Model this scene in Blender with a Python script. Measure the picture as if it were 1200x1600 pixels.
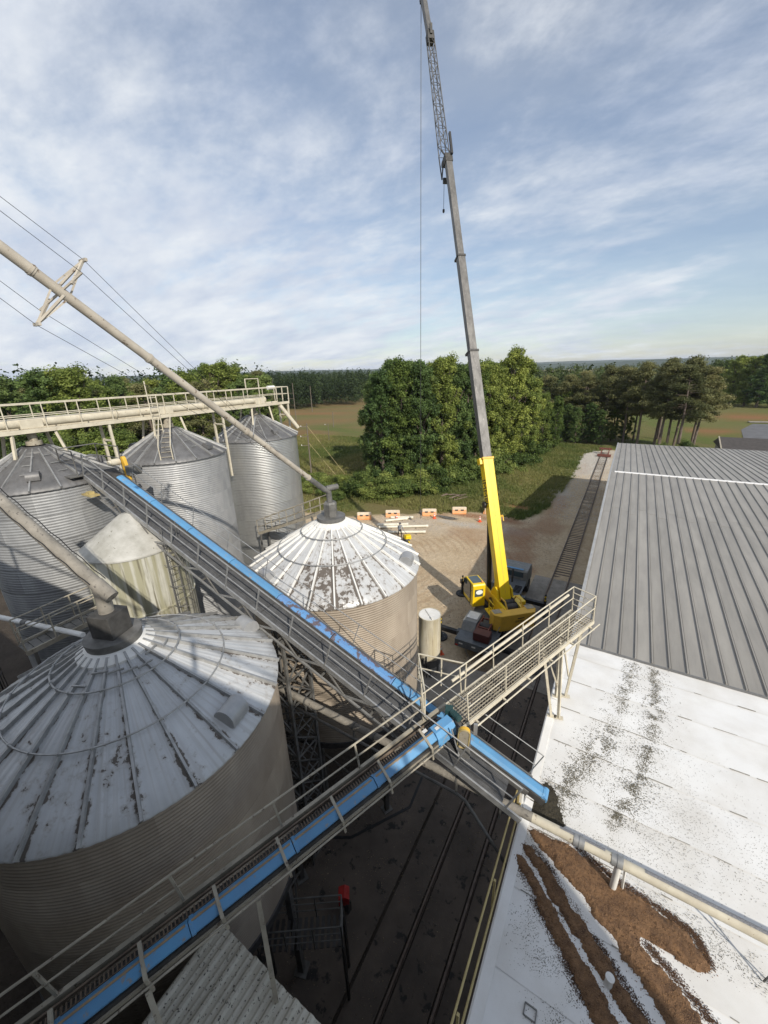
import bpy, bmesh, math, random
import numpy as np
from mathutils import Vector, Matrix, noise

random.seed(11)
U = random.uniform
PI = math.pi
sc = bpy.context.scene
COL = sc.collection
for o in list(bpy.data.objects):
    bpy.data.objects.remove(o)

# ------------------------------------------------------------------ camera
cam_d = bpy.data.cameras.new('camera')
cam = bpy.data.objects.new('camera', cam_d)
COL.objects.link(cam)
sc.camera = cam
cam_d.sensor_fit = 'HORIZONTAL'
cam_d.sensor_width = 36.0
cam_d.lens = 18.36
cam_d.clip_start = 0.1
cam_d.clip_end = 30000
RW = ((0.85572159, 0.15011083, -0.4951841),
      (0.51652715, -0.30452479, 0.80029017),
      (-0.03066361, -0.94060161, -0.33812476))
CAM_H = 20.0
cam.matrix_world = Matrix(((RW[0][0], -RW[0][1], -RW[0][2], 0.0),
                           (RW[1][0], -RW[1][1], -RW[1][2], 0.0),
                           (RW[2][0], -RW[2][1], -RW[2][2], CAM_H),
                           (0, 0, 0, 1)))

# ------------------------------------------------------------------ sky and sun
SUN = Vector((1.25, -0.79, 1.0)).normalized()
SUN_EL = math.asin(SUN.z)
SUN_AZ = math.atan2(SUN.x, SUN.y)
world = bpy.data.worlds.new('World')
sc.world = world
world.use_nodes = True
wn = world.node_tree
for n_ in list(wn.nodes):
    wn.nodes.remove(n_)


def wnode(t, **kw):
    n = wn.nodes.new(t)
    for k, v in kw.items():
        setattr(n, k, v)
    return n


w_out = wnode('ShaderNodeOutputWorld')
w_bg = wnode('ShaderNodeBackground')
w_bg.inputs['Strength'].default_value = 0.10
sky = wnode('ShaderNodeTexSky', sky_type='NISHITA')
sky.sun_disc = False
sky.sun_elevation = SUN_EL
sky.sun_rotation = SUN_AZ
sky.air_density = 1.0
sky.dust_density = 0.7
sky.ozone_density = 1.6
tc = wnode('ShaderNodeTexCoord')
sep = wnode('ShaderNodeSeparateXYZ')
wn.links.new(tc.outputs['Generated'], sep.inputs[0])


def wmath(op, a, b=None, c=None, clamp=False):
    n = wnode('ShaderNodeMath', operation=op)
    n.use_clamp = clamp
    for i, x in enumerate((a, b, c)):
        if x is None:
            continue
        if isinstance(x, (int, float)):
            n.inputs[i].default_value = x
        else:
            wn.links.new(x, n.inputs[i])
    return n.outputs[0]


# clouds on a flat layer: direction divided by height above the horizon
zc = wmath('MAXIMUM', sep.outputs['Z'], 0.0)
den = wmath('ADD', zc, 0.22)
cu = wmath('DIVIDE', sep.outputs['X'], den)
cv = wmath('DIVIDE', sep.outputs['Y'], den)
comb = wnode('ShaderNodeCombineXYZ')
wn.links.new(cu, comb.inputs[0])
wn.links.new(cv, comb.inputs[1])
mp1 = wnode('ShaderNodeMapping')
mp1.inputs['Rotation'].default_value = (0, 0, math.radians(38))
mp1.inputs['Scale'].default_value = (0.85, 1.25, 1)
mp1.inputs['Location'].default_value = (3.1, 1.7, 0)
wn.links.new(comb.outputs[0], mp1.inputs[0])
nz1 = wnode('ShaderNodeTexNoise')
nz1.inputs['Scale'].default_value = 0.62
nz1.inputs['Detail'].default_value = 9
nz1.inputs['Roughness'].default_value = 0.6
nz1.inputs['Distortion'].default_value = 0.6
wn.links.new(mp1.outputs[0], nz1.inputs[0])
mp2 = wnode('ShaderNodeMapping')
mp2.inputs['Rotation'].default_value = (0, 0, math.radians(52))
mp2.inputs['Scale'].default_value = (2.8, 4.2, 1)
wn.links.new(comb.outputs[0], mp2.inputs[0])
nz2 = wnode('ShaderNodeTexNoise')
nz2.inputs['Scale'].default_value = 1.9
nz2.inputs['Detail'].default_value = 6
nz2.inputs['Roughness'].default_value = 0.62
wn.links.new(mp2.outputs[0], nz2.inputs[0])
cl = wmath('ADD', wmath('MULTIPLY', nz1.outputs['Fac'], 0.78), wmath('MULTIPLY', nz2.outputs['Fac'], 0.22))
cl = wmath('SUBTRACT', cl, wmath('ADD', wmath('MULTIPLY', sep.outputs['X'], 0.12), wmath('MULTIPLY', sep.outputs['Y'], 0.05)))
ramp = wnode('ShaderNodeMapRange', interpolation_type='SMOOTHSTEP')
ramp.inputs['From Min'].default_value = 0.39
ramp.inputs['From Max'].default_value = 0.59
ramp.inputs['To Min'].default_value = 0.30
ramp.inputs['To Max'].default_value = 0.97
wn.links.new(cl, ramp.inputs['Value'])
# cloud body: brighter tops, greyer thick parts
crmp = wnode('ShaderNodeValToRGB')
crmp.color_ramp.elements[0].position = 0.36
crmp.color_ramp.elements[0].color = (4.9, 5.45, 6.5, 1)
crmp.color_ramp.elements[1].position = 0.64
crmp.color_ramp.elements[1].color = (6.9, 7.2, 7.6, 1)
nz3 = wnode('ShaderNodeTexNoise')
nz3.inputs['Scale'].default_value = 1.5
nz3.inputs['Detail'].default_value = 8
nz3.inputs['Roughness'].default_value = 0.6
mp3 = wnode('ShaderNodeMapping')
mp3.inputs['Scale'].default_value = (1.0, 2.0, 1)
mp3.inputs['Rotation'].default_value = (0, 0, math.radians(40))
mp3.inputs['Location'].default_value = (7.7, 2.2, 0)
wn.links.new(comb.outputs[0], mp3.inputs[0])
wn.links.new(mp3.outputs[0], nz3.inputs[0])
wn.links.new(nz3.outputs['Fac'], crmp.inputs[0])
mixc = wnode('ShaderNodeMix', data_type='RGBA')
wn.links.new(ramp.outputs[0], mixc.inputs['Factor'])
wn.links.new(sky.outputs[0], mixc.inputs['A'])
wn.links.new(crmp.outputs[0], mixc.inputs['B'])
wn.links.new(mixc.outputs['Result'], w_bg.inputs['Color'])
wn.links.new(w_bg.outputs[0], w_out.inputs['Surface'])

sun_d = bpy.data.lights.new('sun', 'SUN')
sun_d.energy = 3.6
sun_d.angle = math.radians(0.6)
sun_d.color = (1.0, 0.93, 0.82)
sun = bpy.data.objects.new('sun', sun_d)
COL.objects.link(sun)
sun.rotation_euler = SUN.to_track_quat('Z', 'Y').to_euler()
sun.location = SUN * 100

sc.view_settings.view_transform = 'Standard'
sc.view_settings.look = 'None'
sc.view_settings.exposure = 0.28
sc.view_settings.gamma = 1.0
sc.view_settings.use_curve_mapping = False

# ------------------------------------------------------------------ helpers
ORG = {}


class G:
    """collects shapes in world (or local) coordinates into one mesh"""

    def __init__(s):
        s.v = []
        s.f = []

    def add(s, vs, fs):
        b = len(s.v)
        s.v += [tuple(x) for x in vs]
        s.f += [tuple(i + b for i in f) for f in fs]
        return s

    def box(s, c, d, rz=0.0, M=None):
        hx, hy, hz = d[0] / 2, d[1] / 2, d[2] / 2
        m = M if M is not None else Matrix.Rotation(rz, 3, 'Z')
        c = Vector(c)
        vs = [c + m @ Vector((x * hx, y * hy, z * hz)) for z in (-1, 1) for y in (-1, 1) for x in (-1, 1)]
        return s.add(vs, [(0, 2, 3, 1), (4, 5, 7, 6), (0, 1, 5, 4), (2, 6, 7, 3), (0, 4, 6, 2), (1, 3, 7, 5)])

    def bar(s, p, q, w, h=None, up=(0, 0, 1)):
        p, q = Vector(p), Vector(q)
        h = w if h is None else h
        d = (q - p)
        L = d.length
        d.normalize()
        a = d.cross(Vector(up))
        if a.length < 1e-4:
            a = d.cross(Vector((1, 0, 0)))
        a.normalize()
        b = a.cross(d)
        M = Matrix((d, a, b)).transposed()
        return s.box((p + q) / 2, (L, w, h), M=M)

    def tube(s, p, q, r, n=8, r2=None, caps=True):
        p, q = Vector(p), Vector(q)
        r2 = r if r2 is None else r2
        d = (q - p).normalized()
        a = d.orthogonal().normalized()
        b = d.cross(a)
        vs = []
        for c, rr in ((p, r), (q, r2)):
            for i in range(n):
                t = 2 * PI * i / n
                vs.append(c + (a * math.cos(t) + b * math.sin(t)) * rr)
        fs = [(i, (i + 1) % n, n + (i + 1) % n, n + i) for i in range(n)]
        if caps:
            fs += [tuple(range(n - 1, -1, -1)), tuple(range(n, 2 * n))]
        return s.add(vs, fs)

    def path(s, pts, r, n=8, closed=False):
        pts = [Vector(p) for p in pts]
        m = len(pts)
        vs = []
        up = None
        for i, p in enumerate(pts):
            if closed:
                d = pts[(i + 1) % m] - pts[i - 1]
            else:
                d = pts[min(i + 1, m - 1)] - pts[max(i - 1, 0)]
            d.normalize()
            if up is None:
                up = d.orthogonal().normalized()
            a = (up - d * up.dot(d)).normalized()
            up = a
            b = d.cross(a)
            rr = r[i] if hasattr(r, '__len__') else r
            for k in range(n):
                t = 2 * PI * k / n
                vs.append(p + (a * math.cos(t) + b * math.sin(t)) * rr)
        fs = []
        for i in range(m if closed else m - 1):
            j = (i + 1) % m
            for k in range(n):
                fs.append((i * n + k, i * n + (k + 1) % n, j * n + (k + 1) % n, j * n + k))
        if not closed:
            fs += [tuple(range(n - 1, -1, -1)), tuple(range((m - 1) * n, m * n))]
        return s.add(vs, fs)

    def lathe(s, prof, n=32, c=(0, 0, 0), a0=0.0, a1=2 * PI):
        full = abs(a1 - a0 - 2 * PI) < 1e-6
        k = n if full else n + 1
        c = Vector(c)
        vs = []
        for r, z in prof:
            for i in range(k):
                t = a0 + (a1 - a0) * i / n
                vs.append(c + Vector((r * math.cos(t), r * math.sin(t), z)))
        fs = []
        for j in range(len(prof) - 1):
            for i in range(n):
                i2 = (i + 1) % k
                fs.append((j * k + i, j * k + i2, (j + 1) * k + i2, (j + 1) * k + i))
        return s.add(vs, fs)

    def prism(s, poly, axis_o, ax, ay, d):
        """poly in plane (ax, ay) at axis_o, extruded along vector d"""
        o = Vector(axis_o)
        ax, ay, d = Vector(ax), Vector(ay), Vector(d)
        n = len(poly)
        vs = [o + ax * x + ay * y for x, y in poly] + [o + ax * x + ay * y + d for x, y in poly]
        fs = [tuple(range(n - 1, -1, -1)), tuple(range(n, 2 * n))]
        fs += [(i, (i + 1) % n, n + (i + 1) % n, n + i) for i in range(n)]
        return s.add(vs, fs)

    def build(s, name, mat, parent=None, smooth=False, base=None, bev=0.0):
        o0 = ORG[parent.name] if parent is not None else Vector(base if base is not None else (0, 0, 0))
        me = bpy.data.meshes.new(name)
        me.from_pydata([(x - o0.x, y - o0.y, z - o0.z) for x, y, z in s.v], [], s.f)
        return link(name, me, mat, parent, smooth, o0, bev)


def link(name, me, mat, parent=None, smooth=False, o0=None, bev=0.0, fixn=True):
    if fixn:
        bm = bmesh.new()
        bm.from_mesh(me)
        bmesh.ops.recalc_face_normals(bm, faces=bm.faces)
        bm.to_mesh(me)
        bm.free()
    if smooth:
        me.polygons.foreach_set('use_smooth', [True] * len(me.polygons))
        me.set_sharp_from_angle(angle=math.radians(38))
    if mat is not None:
        me.materials.append(mat)
    o = bpy.data.objects.new(name, me)
    COL.objects.link(o)
    o0 = o0 if o0 is not None else Vector((0, 0, 0))
    if parent is not None:
        o.parent = parent
        ORG[o.name] = ORG[parent.name]
    else:
        o.location = o0
        ORG[o.name] = Vector(o0)
    if bev:
        m = o.modifiers.new('bevel', 'BEVEL')
        m.width = bev
        m.segments = 2
        m.limit_method = 'ANGLE'
    return o


def tag(o, label, cat, group=None, kind=None):
    o['label'] = label
    o['category'] = cat
    if group:
        o['group'] = group
    if kind:
        o['kind'] = kind
    return o


def thing(name, label, cat, loc=(0, 0, 0), group=None):
    o = bpy.data.objects.new(name, None)
    o.empty_display_size = 0.3
    COL.objects.link(o)
    o.location = loc
    ORG[o.name] = Vector(loc)
    return tag(o, label, cat, group)


def struct(o):
    o['kind'] = 'structure'
    return o


def inst(name, me, parent, M):
    """a child that shares mesh data; M is its matrix in the thing's own frame"""
    o = bpy.data.objects.new(name, me)
    COL.objects.link(o)
    o.parent = parent
    o.matrix_local = M
    ORG[o.name] = ORG[parent.name]
    return o


def mesh_of(g, name, mat, smooth=False):
    me = bpy.data.meshes.new(name)
    me.from_pydata(g.v, [], g.f)
    bm = bmesh.new()
    bm.from_mesh(me)
    bmesh.ops.recalc_face_normals(bm, faces=bm.faces)
    bm.to_mesh(me)
    bm.free()
    if smooth:
        me.polygons.foreach_set('use_smooth', [True] * len(me.polygons))
        me.set_sharp_from_angle(angle=math.radians(38))
    me.materials.append(mat)
    return me


def copy_tree(o, loc, rz=0.0, scale=None, label=None):
    c = o.copy()
    COL.objects.link(c)
    c.location = loc
    c.rotation_euler = (0, 0, rz)
    if scale is not None:
        c.scale = scale
    if label:
        c['label'] = label
    ORG[c.name] = Vector(loc)
    for ch in o.children:
        d = ch.copy()
        COL.objects.link(d)
        d.parent = c
        for gch in ch.children:
            e = gch.copy()
            COL.objects.link(e)
            e.parent = d
    return c


# ------------------------------------------------------------------ materials
def mk(name, c1, c2=None, scale=3.0, rough=0.6, metal=0.0, bump=0.0, bscale=None, lo=0.35, hi=0.65,
       c3=None, s3=20.0, t3=0.66, stretch=(1, 1, 1), detail=6, rand=0.0, spec=0.5, coat=0.0):
    """noise-mixed two-tone surface; c3 adds specks (dirt, rust, chips) above threshold t3"""
    m = bpy.data.materials.new(name)
    m.use_nodes = True
    t = m.node_tree
    b = t.nodes['Principled BSDF']
    b.inputs['Roughness'].default_value = rough
    b.inputs['Metallic'].default_value = metal
    b.inputs['Specular IOR Level'].default_value = spec
    b.inputs['Coat Weight'].default_value = coat
    L = t.links.new
    N = t.nodes.new
    tcn = N('ShaderNodeTexCoord')
    mp = N('ShaderNodeMapping')
    mp.inputs['Scale'].default_value = stretch
    oi = N('ShaderNodeObjectInfo')
    off = N('ShaderNodeVectorMath')
    off.operation = 'SCALE'
    off.inputs[0].default_value = (17.3, 9.1, 5.7)
    L(oi.outputs['Random'], off.inputs['Scale'])
    L(off.outputs[0], mp.inputs['Location'])
    L(tcn.outputs['Object'], mp.inputs[0])
    c2 = c2 or tuple(x * 0.75 for x in c1)
    nz = N('ShaderNodeTexNoise')
    nz.inputs['Scale'].default_value = scale
    nz.inputs['Detail'].default_value = detail
    nz.inputs['Roughness'].default_value = 0.62
    L(mp.outputs[0], nz.inputs[0])
    mr = N('ShaderNodeMapRange')
    mr.inputs['From Min'].default_value = lo
    mr.inputs['From Max'].default_value = hi
    L(nz.outputs['Fac'], mr.inputs[0])
    mx = N('ShaderNodeMix')
    mx.data_type = 'RGBA'
    mx.inputs['A'].default_value = (*c2, 1)
    mx.inputs['B'].default_value = (*c1, 1)
    L(mr.outputs[0], mx.inputs['Factor'])
    col = mx.outputs['Result']
    if c3:
        n3 = N('ShaderNodeTexNoise')
        n3.inputs['Scale'].default_value = s3
        n3.inputs['Detail'].default_value = 5
        n3.inputs['Roughness'].default_value = 0.65
        L(mp.outputs[0], n3.inputs[0])
        m3 = N('ShaderNodeMapRange')
        m3.inputs['From Min'].default_value = t3
        m3.inputs['From Max'].default_value = t3 + 0.05
        L(n3.outputs['Fac'], m3.inputs[0])
        x3 = N('ShaderNodeMix')
        x3.data_type = 'RGBA'
        L(m3.outputs[0], x3.inputs['Factor'])
        L(col, x3.inputs['A'])
        x3.inputs['B'].default_value = (*c3, 1)
        col = x3.outputs['Result']
    if rand:
        hs = N('ShaderNodeHueSaturation')
        mr2 = N('ShaderNodeMapRange')
        mr2.inputs['To Min'].default_value = 1 - rand
        mr2.inputs['To Max'].default_value = 1 + rand
        L(oi.outputs['Random'], mr2.inputs[0])
        L(mr2.outputs[0], hs.inputs['Value'])
        L(col, hs.inputs['Color'])
        col = hs.outputs['Color']
    L(col, b.inputs['Base Color'])
    rr = N('ShaderNodeMapRange')
    rr.inputs['To Min'].default_value = min(1, rough + 0.08)
    rr.inputs['To Max'].default_value = max(0.02, rough - 0.08)
    L(nz.outputs['Fac'], rr.inputs[0])
    L(rr.outputs[0], b.inputs['Roughness'])
    if bump:
        nb = N('ShaderNodeTexNoise')
        nb.inputs['Scale'].default_value = bscale or scale * 6
        nb.inputs['Detail'].default_value = 4
        L(mp.outputs[0], nb.inputs[0])
        bp = N('ShaderNodeBump')
        bp.inputs['Strength'].default_value = bump
        bp.inputs['Distance'].default_value = 0.05
        L(nb.outputs['Fac'], bp.inputs['Height'])
        L(bp.outputs[0], b.inputs['Normal'])
    return m


M = {}
M['galv'] = mk('galvanised_sheet', (0.46, 0.46, 0.455), (0.36, 0.365, 0.37), 2.2, 0.55, 0.45, rand=0.10, stretch=(1, 1, .4))
M['galv_dim'] = mk('dulled_galvanised_sheet', (0.34, 0.345, 0.345), (0.25, 0.255, 0.26), 1.6, 0.6, 0.35, rand=0.12, stretch=(1, 1, .4))
M['galv_shine'] = mk('bright_galvanised_sheet', (0.56, 0.56, 0.54), (0.46, 0.46, 0.45), 1.6, 0.40, 0.75, rand=0.06, stretch=(1, 1, .4))
M['galv_old'] = mk('weathered_zinc', (0.20, 0.197, 0.195), (0.13, 0.128, 0.127), 2.0, 0.55, 0.45, rand=0.10, stretch=(1, 1, 1), c3=(0.12, 0.115, 0.11), s3=6, t3=0.63)
M['galv_dusty'] = mk('dusty_zinc', (0.39, 0.33, 0.26), (0.29, 0.24, 0.185), 1.0, 0.55, 0.10, rand=0.11, stretch=(1, 1, .4))
M['galv_tube'] = mk('galvanised_tube', (0.42, 0.42, 0.41), (0.28, 0.28, 0.275), 4, 0.5, 0.5)
M['steel_dark'] = mk('grimy_steel', (0.085, 0.082, 0.078), (0.05, 0.048, 0.045), 4, 0.7, 0.2, c3=(0.12, 0.09, 0.07), s3=8)
M['steel_grey'] = mk('grey_painted_steel', (0.19, 0.185, 0.175), (0.11, 0.108, 0.10), 3, 0.6, 0.2, c3=(0.10, 0.08, 0.06), s3=9)
M['cream'] = mk('cream_painted_steel', (0.62, 0.57, 0.45), (0.50, 0.45, 0.35), 3, 0.55, 0.0, c3=(0.22, 0.15, 0.09), s3=9, t3=0.64)
M['cream_dull'] = mk('dusty_cream_steel', (0.40, 0.36, 0.28), (0.28, 0.25, 0.195), 2.5, 0.65, 0.0, c3=(0.13, 0.10, 0.075), s3=9, t3=0.60)
M['spout'] = mk('dusty_spout_pipe', (0.50, 0.455, 0.38), (0.36, 0.32, 0.265), 1.6, 0.65, 0.05, c3=(0.16, 0.115, 0.08), s3=6, t3=0.61)
M['spout_grey'] = mk('caked_spout_pipe', (0.30, 0.275, 0.235), (0.19, 0.175, 0.15), 2.5, 0.8, 0.0, bump=0.3, c3=(0.10, 0.09, 0.08), s3=8, t3=0.6)
M['blue'] = mk('blue_paint', (0.110, 0.315, 0.55), (0.105, 0.25, 0.44), 1.0, 0.6, 0.0, c3=(0.24, 0.26, 0.28), s3=5, t3=0.595, rand=0.10)
M['blue_worn'] = mk('worn_blue_paint', (0.115, 0.29, 0.54), (0.12, 0.24, 0.46), 2, 0.5, 0.0, c3=(0.115, 0.095, 0.11), s3=4, t3=0.50)
M['tan_strip'] = mk('dust_strip', (0.34, 0.25, 0.15), (0.23, 0.17, 0.11), 6, 0.85)
M['yellow'] = mk('yellow_crane_paint', (0.86, 0.60, 0.012), (0.80, 0.55, 0.012), 2, 0.32, 0.0, coat=0.25)
M['ochre'] = mk('ochre_steel', (0.74, 0.45, 0.05), (0.64, 0.38, 0.045), 3, 0.5, c3=(0.2, .12, .06), s3=6, t3=0.68)
M['boom_grey'] = mk('grey_boom_steel', (0.150, 0.145, 0.138), (0.085, 0.082, 0.078), 1.0, 0.5, 0.25, stretch=(2.5, 2.5, 0.25), c3=(0.24, 0.235, 0.22), s3=4, t3=0.62)
M['carrier'] = mk('grey_carrier_paint', (0.135, 0.15, 0.16), (0.095, 0.105, 0.115), 3, 0.5, c3=(0.2, 0.18, 0.15), s3=5, t3=0.66)
M['deckplate'] = mk('carrier_deck_plate', (0.24, 0.245, 0.235), (0.165, 0.17, 0.165), 4, 0.55, c3=(0.3, 0.28, 0.2), s3=4, t3=0.62)
M['maroon'] = mk('maroon_steel', (0.10, 0.022, 0.02), (0.07, 0.018, 0.017), 3, 0.5)
M['black'] = mk('black_steel', (0.018, 0.018, 0.02), (0.012, 0.012, 0.013), 5, 0.5)
M['rubber'] = mk('tyre_rubber', (0.022, 0.022, 0.022), (0.03, 0.028, 0.025), 5, 0.85)
M['green_motor'] = mk('green_motor_paint', (0.025, 0.07, 0.07), (0.018, 0.05, 0.052), 5, 0.5)
M['red'] = mk('red_paint', (0.55, 0.03, 0.025), (0.4, 0.025, 0.02), 4, 0.5)
M['white'] = mk('white_paint', (0.76, 0.75, 0.72), (0.66, 0.65, 0.61), 3, 0.5, c3=(0.35, .3, .24), s3=7, t3=0.68)
M['concrete'] = mk('concrete_slab', (0.32, 0.29, 0.25), (0.22, 0.20, 0.17), 1.2, 0.85, bump=0.15, c3=(0.11, 0.10, 0.09), s3=3.5, t3=0.62)
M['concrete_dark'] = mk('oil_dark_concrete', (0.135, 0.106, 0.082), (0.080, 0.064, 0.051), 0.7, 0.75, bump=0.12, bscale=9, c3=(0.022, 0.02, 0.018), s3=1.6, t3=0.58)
M['rail'] = mk('rail_steel', (0.16, 0.12, 0.095), (0.09, 0.065, 0.05), 4, 0.5, 0.3)
M['tie'] = mk('weathered_sleeper', (0.16, 0.125, 0.095), (0.09, 0.072, 0.058), 3, 0.9, rand=0.25, stretch=(.4, 3, 3))
M['rust'] = mk('rusty_red_steel', (0.20, 0.065, 0.045), (0.12, 0.045, 0.035), 5, 0.8)
M['shed_roof'] = mk('grey_standing_seam', (0.335, 0.315, 0.28), (0.265, 0.25, 0.225), 0.6, 0.52, 0.08, rand=0.09, stretch=(3, .5, 1))
M['shed_trim'] = mk('roof_trim_sheet', (0.42, 0.42, 0.41), (0.34, 0.34, 0.335), 2, 0.5, 0.2)
M['seam_dark'] = mk('eave_dark_grey', (0.20, 0.20, 0.20), (0.16, 0.16, 0.16), 2, 0.5, 0.25)  # plain dark grey sheet for the shed's eave trim
M['shed_wall'] = mk('shed_wall_sheet', (0.30, 0.29, 0.27), (0.22, 0.21, 0.2), 1, 0.6, 0.1, stretch=(1, 1, .2))
M['ridge_white'] = mk('white_ridge_flashing', (0.80, 0.79, 0.77), (0.70, 0.69, 0.67), 2, 0.4)
M['membrane'] = mk('white_roof_membrane', (0.76, 0.755, 0.735), (0.63, 0.61, 0.57), 0.55, 0.62, 0.0, bump=0.05, bscale=3.0, c3=(0.46, 0.41, 0.34), s3=13, t3=0.715, lo=.3, hi=.6)
M['yellow_rail'] = mk('faded_yellow_pipe', (0.46, 0.37, 0.16), (0.36, 0.28, 0.12), 4, 0.55, c3=(0.2, 0.15, 0.09), s3=9, t3=0.66)
M['old_roof'] = mk('lichen_spotted_roof', (0.60, 0.57, 0.48), (0.48, 0.45, 0.37), 1.5, 0.8, c3=(0.085, 0.075, 0.06), s3=16, t3=0.585, bump=0.1)
M['glass'] = mk('cab_glass', (0.06, 0.09, 0.10), (0.05, 0.07, 0.08), 1, 0.06, 0.0, spec=1.0)
M['lamp_glass'] = mk('bright_cab_panel', (0.85, 0.88, 0.84), (0.8, 0.84, 0.8), 2, 0.3)
M['wood_pole'] = mk('grey_pole_wood', (0.20, 0.17, 0.135), (0.12, 0.10, 0.08), 3, 0.9, stretch=(4, 4, .4))
M['wire'] = mk('steel_wire', (0.05, 0.05, 0.052), None, 5, 0.5, 0.5)
M['orange'] = mk('faded_orange_plastic', (0.72, 0.30, 0.10), (0.68, 0.36, 0.17), 1.5, 0.6)
M['orange_white'] = mk('dusty_barrier_top', (0.70, 0.62, 0.50), (0.66, 0.52, 0.36), 2, 0.7)
M['cone'] = mk('traffic_cone_orange', (0.75, 0.11, 0.03), (0.65, 0.09, 0.03), 3, 0.5)
M['pvc'] = mk('white_pipe_plastic', (0.74, 0.71, 0.60), (0.62, 0.58, 0.47), 2, 0.5)
M['bark'] = mk('tree_bark', (0.13, 0.105, 0.08), (0.07, 0.055, 0.042), 2, 0.95, stretch=(3, 3, .5), bump=0.4)
M['bark_pine'] = mk('pine_bark', (0.19, 0.15, 0.125), (0.10, 0.075, 0.06), 2, 0.95, stretch=(3, 3, .6), bump=0.4)
M['dead_wood'] = mk('dead_wood', (0.25, 0.19, 0.15), (0.15, 0.11, 0.085), 2, 0.95)
M['granule'] = mk('brown_granules', (0.26, 0.145, 0.070), (0.10, 0.055, 0.031), 4, 0.95, bump=0.8, bscale=70, c3=(0.33, 0.20, 0.105), s3=75, t3=0.56, detail=10)
M['granule_lite'] = mk('pale_brown_granules', (0.34, 0.20, 0.10), (0.20, 0.11, 0.05), 60, 0.95)
M['granule_dark'] = mk('dark_granules', (0.06, 0.05, 0.03), (0.03, 0.026, 0.018), 26, 0.95, bump=0.9, bscale=40)
M['grit'] = mk('scattered_grit', (0.23, 0.21, 0.16), (0.12, 0.11, 0.08), 40, 0.95)
M['plank'] = mk('walkway_plank_steel', (0.155, 0.155, 0.155), (0.10, 0.10, 0.10), 3, 0.5, 0.35)
M['teeth'] = mk('dusty_chain', (0.20, 0.15, 0.105), (0.10, 0.075, 0.055), 4, 0.8)
M['grey_dust'] = mk('grey_granule_dust', (0.30, 0.295, 0.30), (0.19, 0.19, 0.20), 30, 0.95, bump=0.6, bscale=50)
M['brown_grit'] = mk('scattered_brown_granules', (0.16, 0.09, 0.05), (0.06, 0.036, 0.024), 40, 0.95)
M['tank_cone'] = mk('stained_tank_cone', (0.50, 0.49, 0.45), (0.33, 0.32, 0.28), 1.4, 0.6, c3=(0.20, 0.19, 0.15), s3=5, t3=0.64)
M['seam_mark'] = mk('seam_grime', (0.30, 0.28, 0.25), (0.2, 0.19, 0.17), 9, 0.9)
M['tarp'] = mk('dark_roof_sheet', (0.07, 0.06, 0.055), (0.05, 0.045, 0.04), 2, 0.7)
M['asphalt'] = mk('asphalt', (0.14, 0.14, 0.145), (0.10, 0.10, 0.103), 0.5, 0.9)
M['cloth_grey'] = mk('grey_work_shirt', (0.20, 0.21, 0.23), None, 9, 0.9)
M['cloth_dark'] = mk('dark_work_trousers', (0.035, 0.033, 0.03), None, 9, 0.9)
M['skin'] = mk('skin', (0.34, 0.19, 0.13), None, 9, 0.6)
M['hat'] = mk('dark_cap', (0.09, 0.09, 0.1), None, 9, 0.5)


def stain_mat(name, c1, c2, c3):
    """upright tank paint with run-down stains: noise stretched along the height"""
    m = mk(name, c1, tuple(x * .85 for x in c1), 2, 0.6)
    t = m.node_tree
    N, L = t.nodes.new, t.links.new
    b = t.nodes['Principled BSDF']
    src = b.inputs['Base Color'].links[0].from_socket
    tcn = N('ShaderNodeTexCoord')
    mp = N('ShaderNodeMapping')
    mp.inputs['Scale'].default_value = (2.6, 2.6, 0.16)
    L(tcn.outputs['Object'], mp.inputs[0])
    last = src
    for c, thr, sc_, seed in ((c2, 0.42, 1.5, 3.0), (c3, 0.54, 3.2, 9.0)):
        n1 = N('ShaderNodeTexNoise')
        n1.noise_dimensions = '4D'
        n1.inputs['W'].default_value = seed
        n1.inputs['Scale'].default_value = sc_
        n1.inputs['Detail'].default_value = 6
        L(mp.outputs[0], n1.inputs[0])
        r1 = N('ShaderNodeMapRange')
        r1.inputs['From Min'].default_value = thr
        r1.inputs['From Max'].default_value = thr + 0.12
        r1.inputs['To Max'].default_value = 0.85
        L(n1.outputs['Fac'], r1.inputs[0])
        x = N('ShaderNodeMix')
        x.data_type = 'RGBA'
        L(r1.outputs[0], x.inputs['Factor'])
        L(last, x.inputs['A'])
        x.inputs['B'].default_value = (*c, 1)
        last = x.outputs['Result']
    L(last, b.inputs['Base Color'])
    return m


M['tank_green'] = stain_mat('algae_and_shade_streaked_tank', (0.54, 0.53, 0.46), (0.31, 0.295, 0.19), (0.14, 0.125, 0.08))  # algae streaks, made stronger to put the wall's shade into the colour
M['tank_cream'] = stain_mat('cream_tank_paint', (0.68, 0.63, 0.50), (0.52, 0.46, 0.31), (0.36, 0.29, 0.19))


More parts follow.
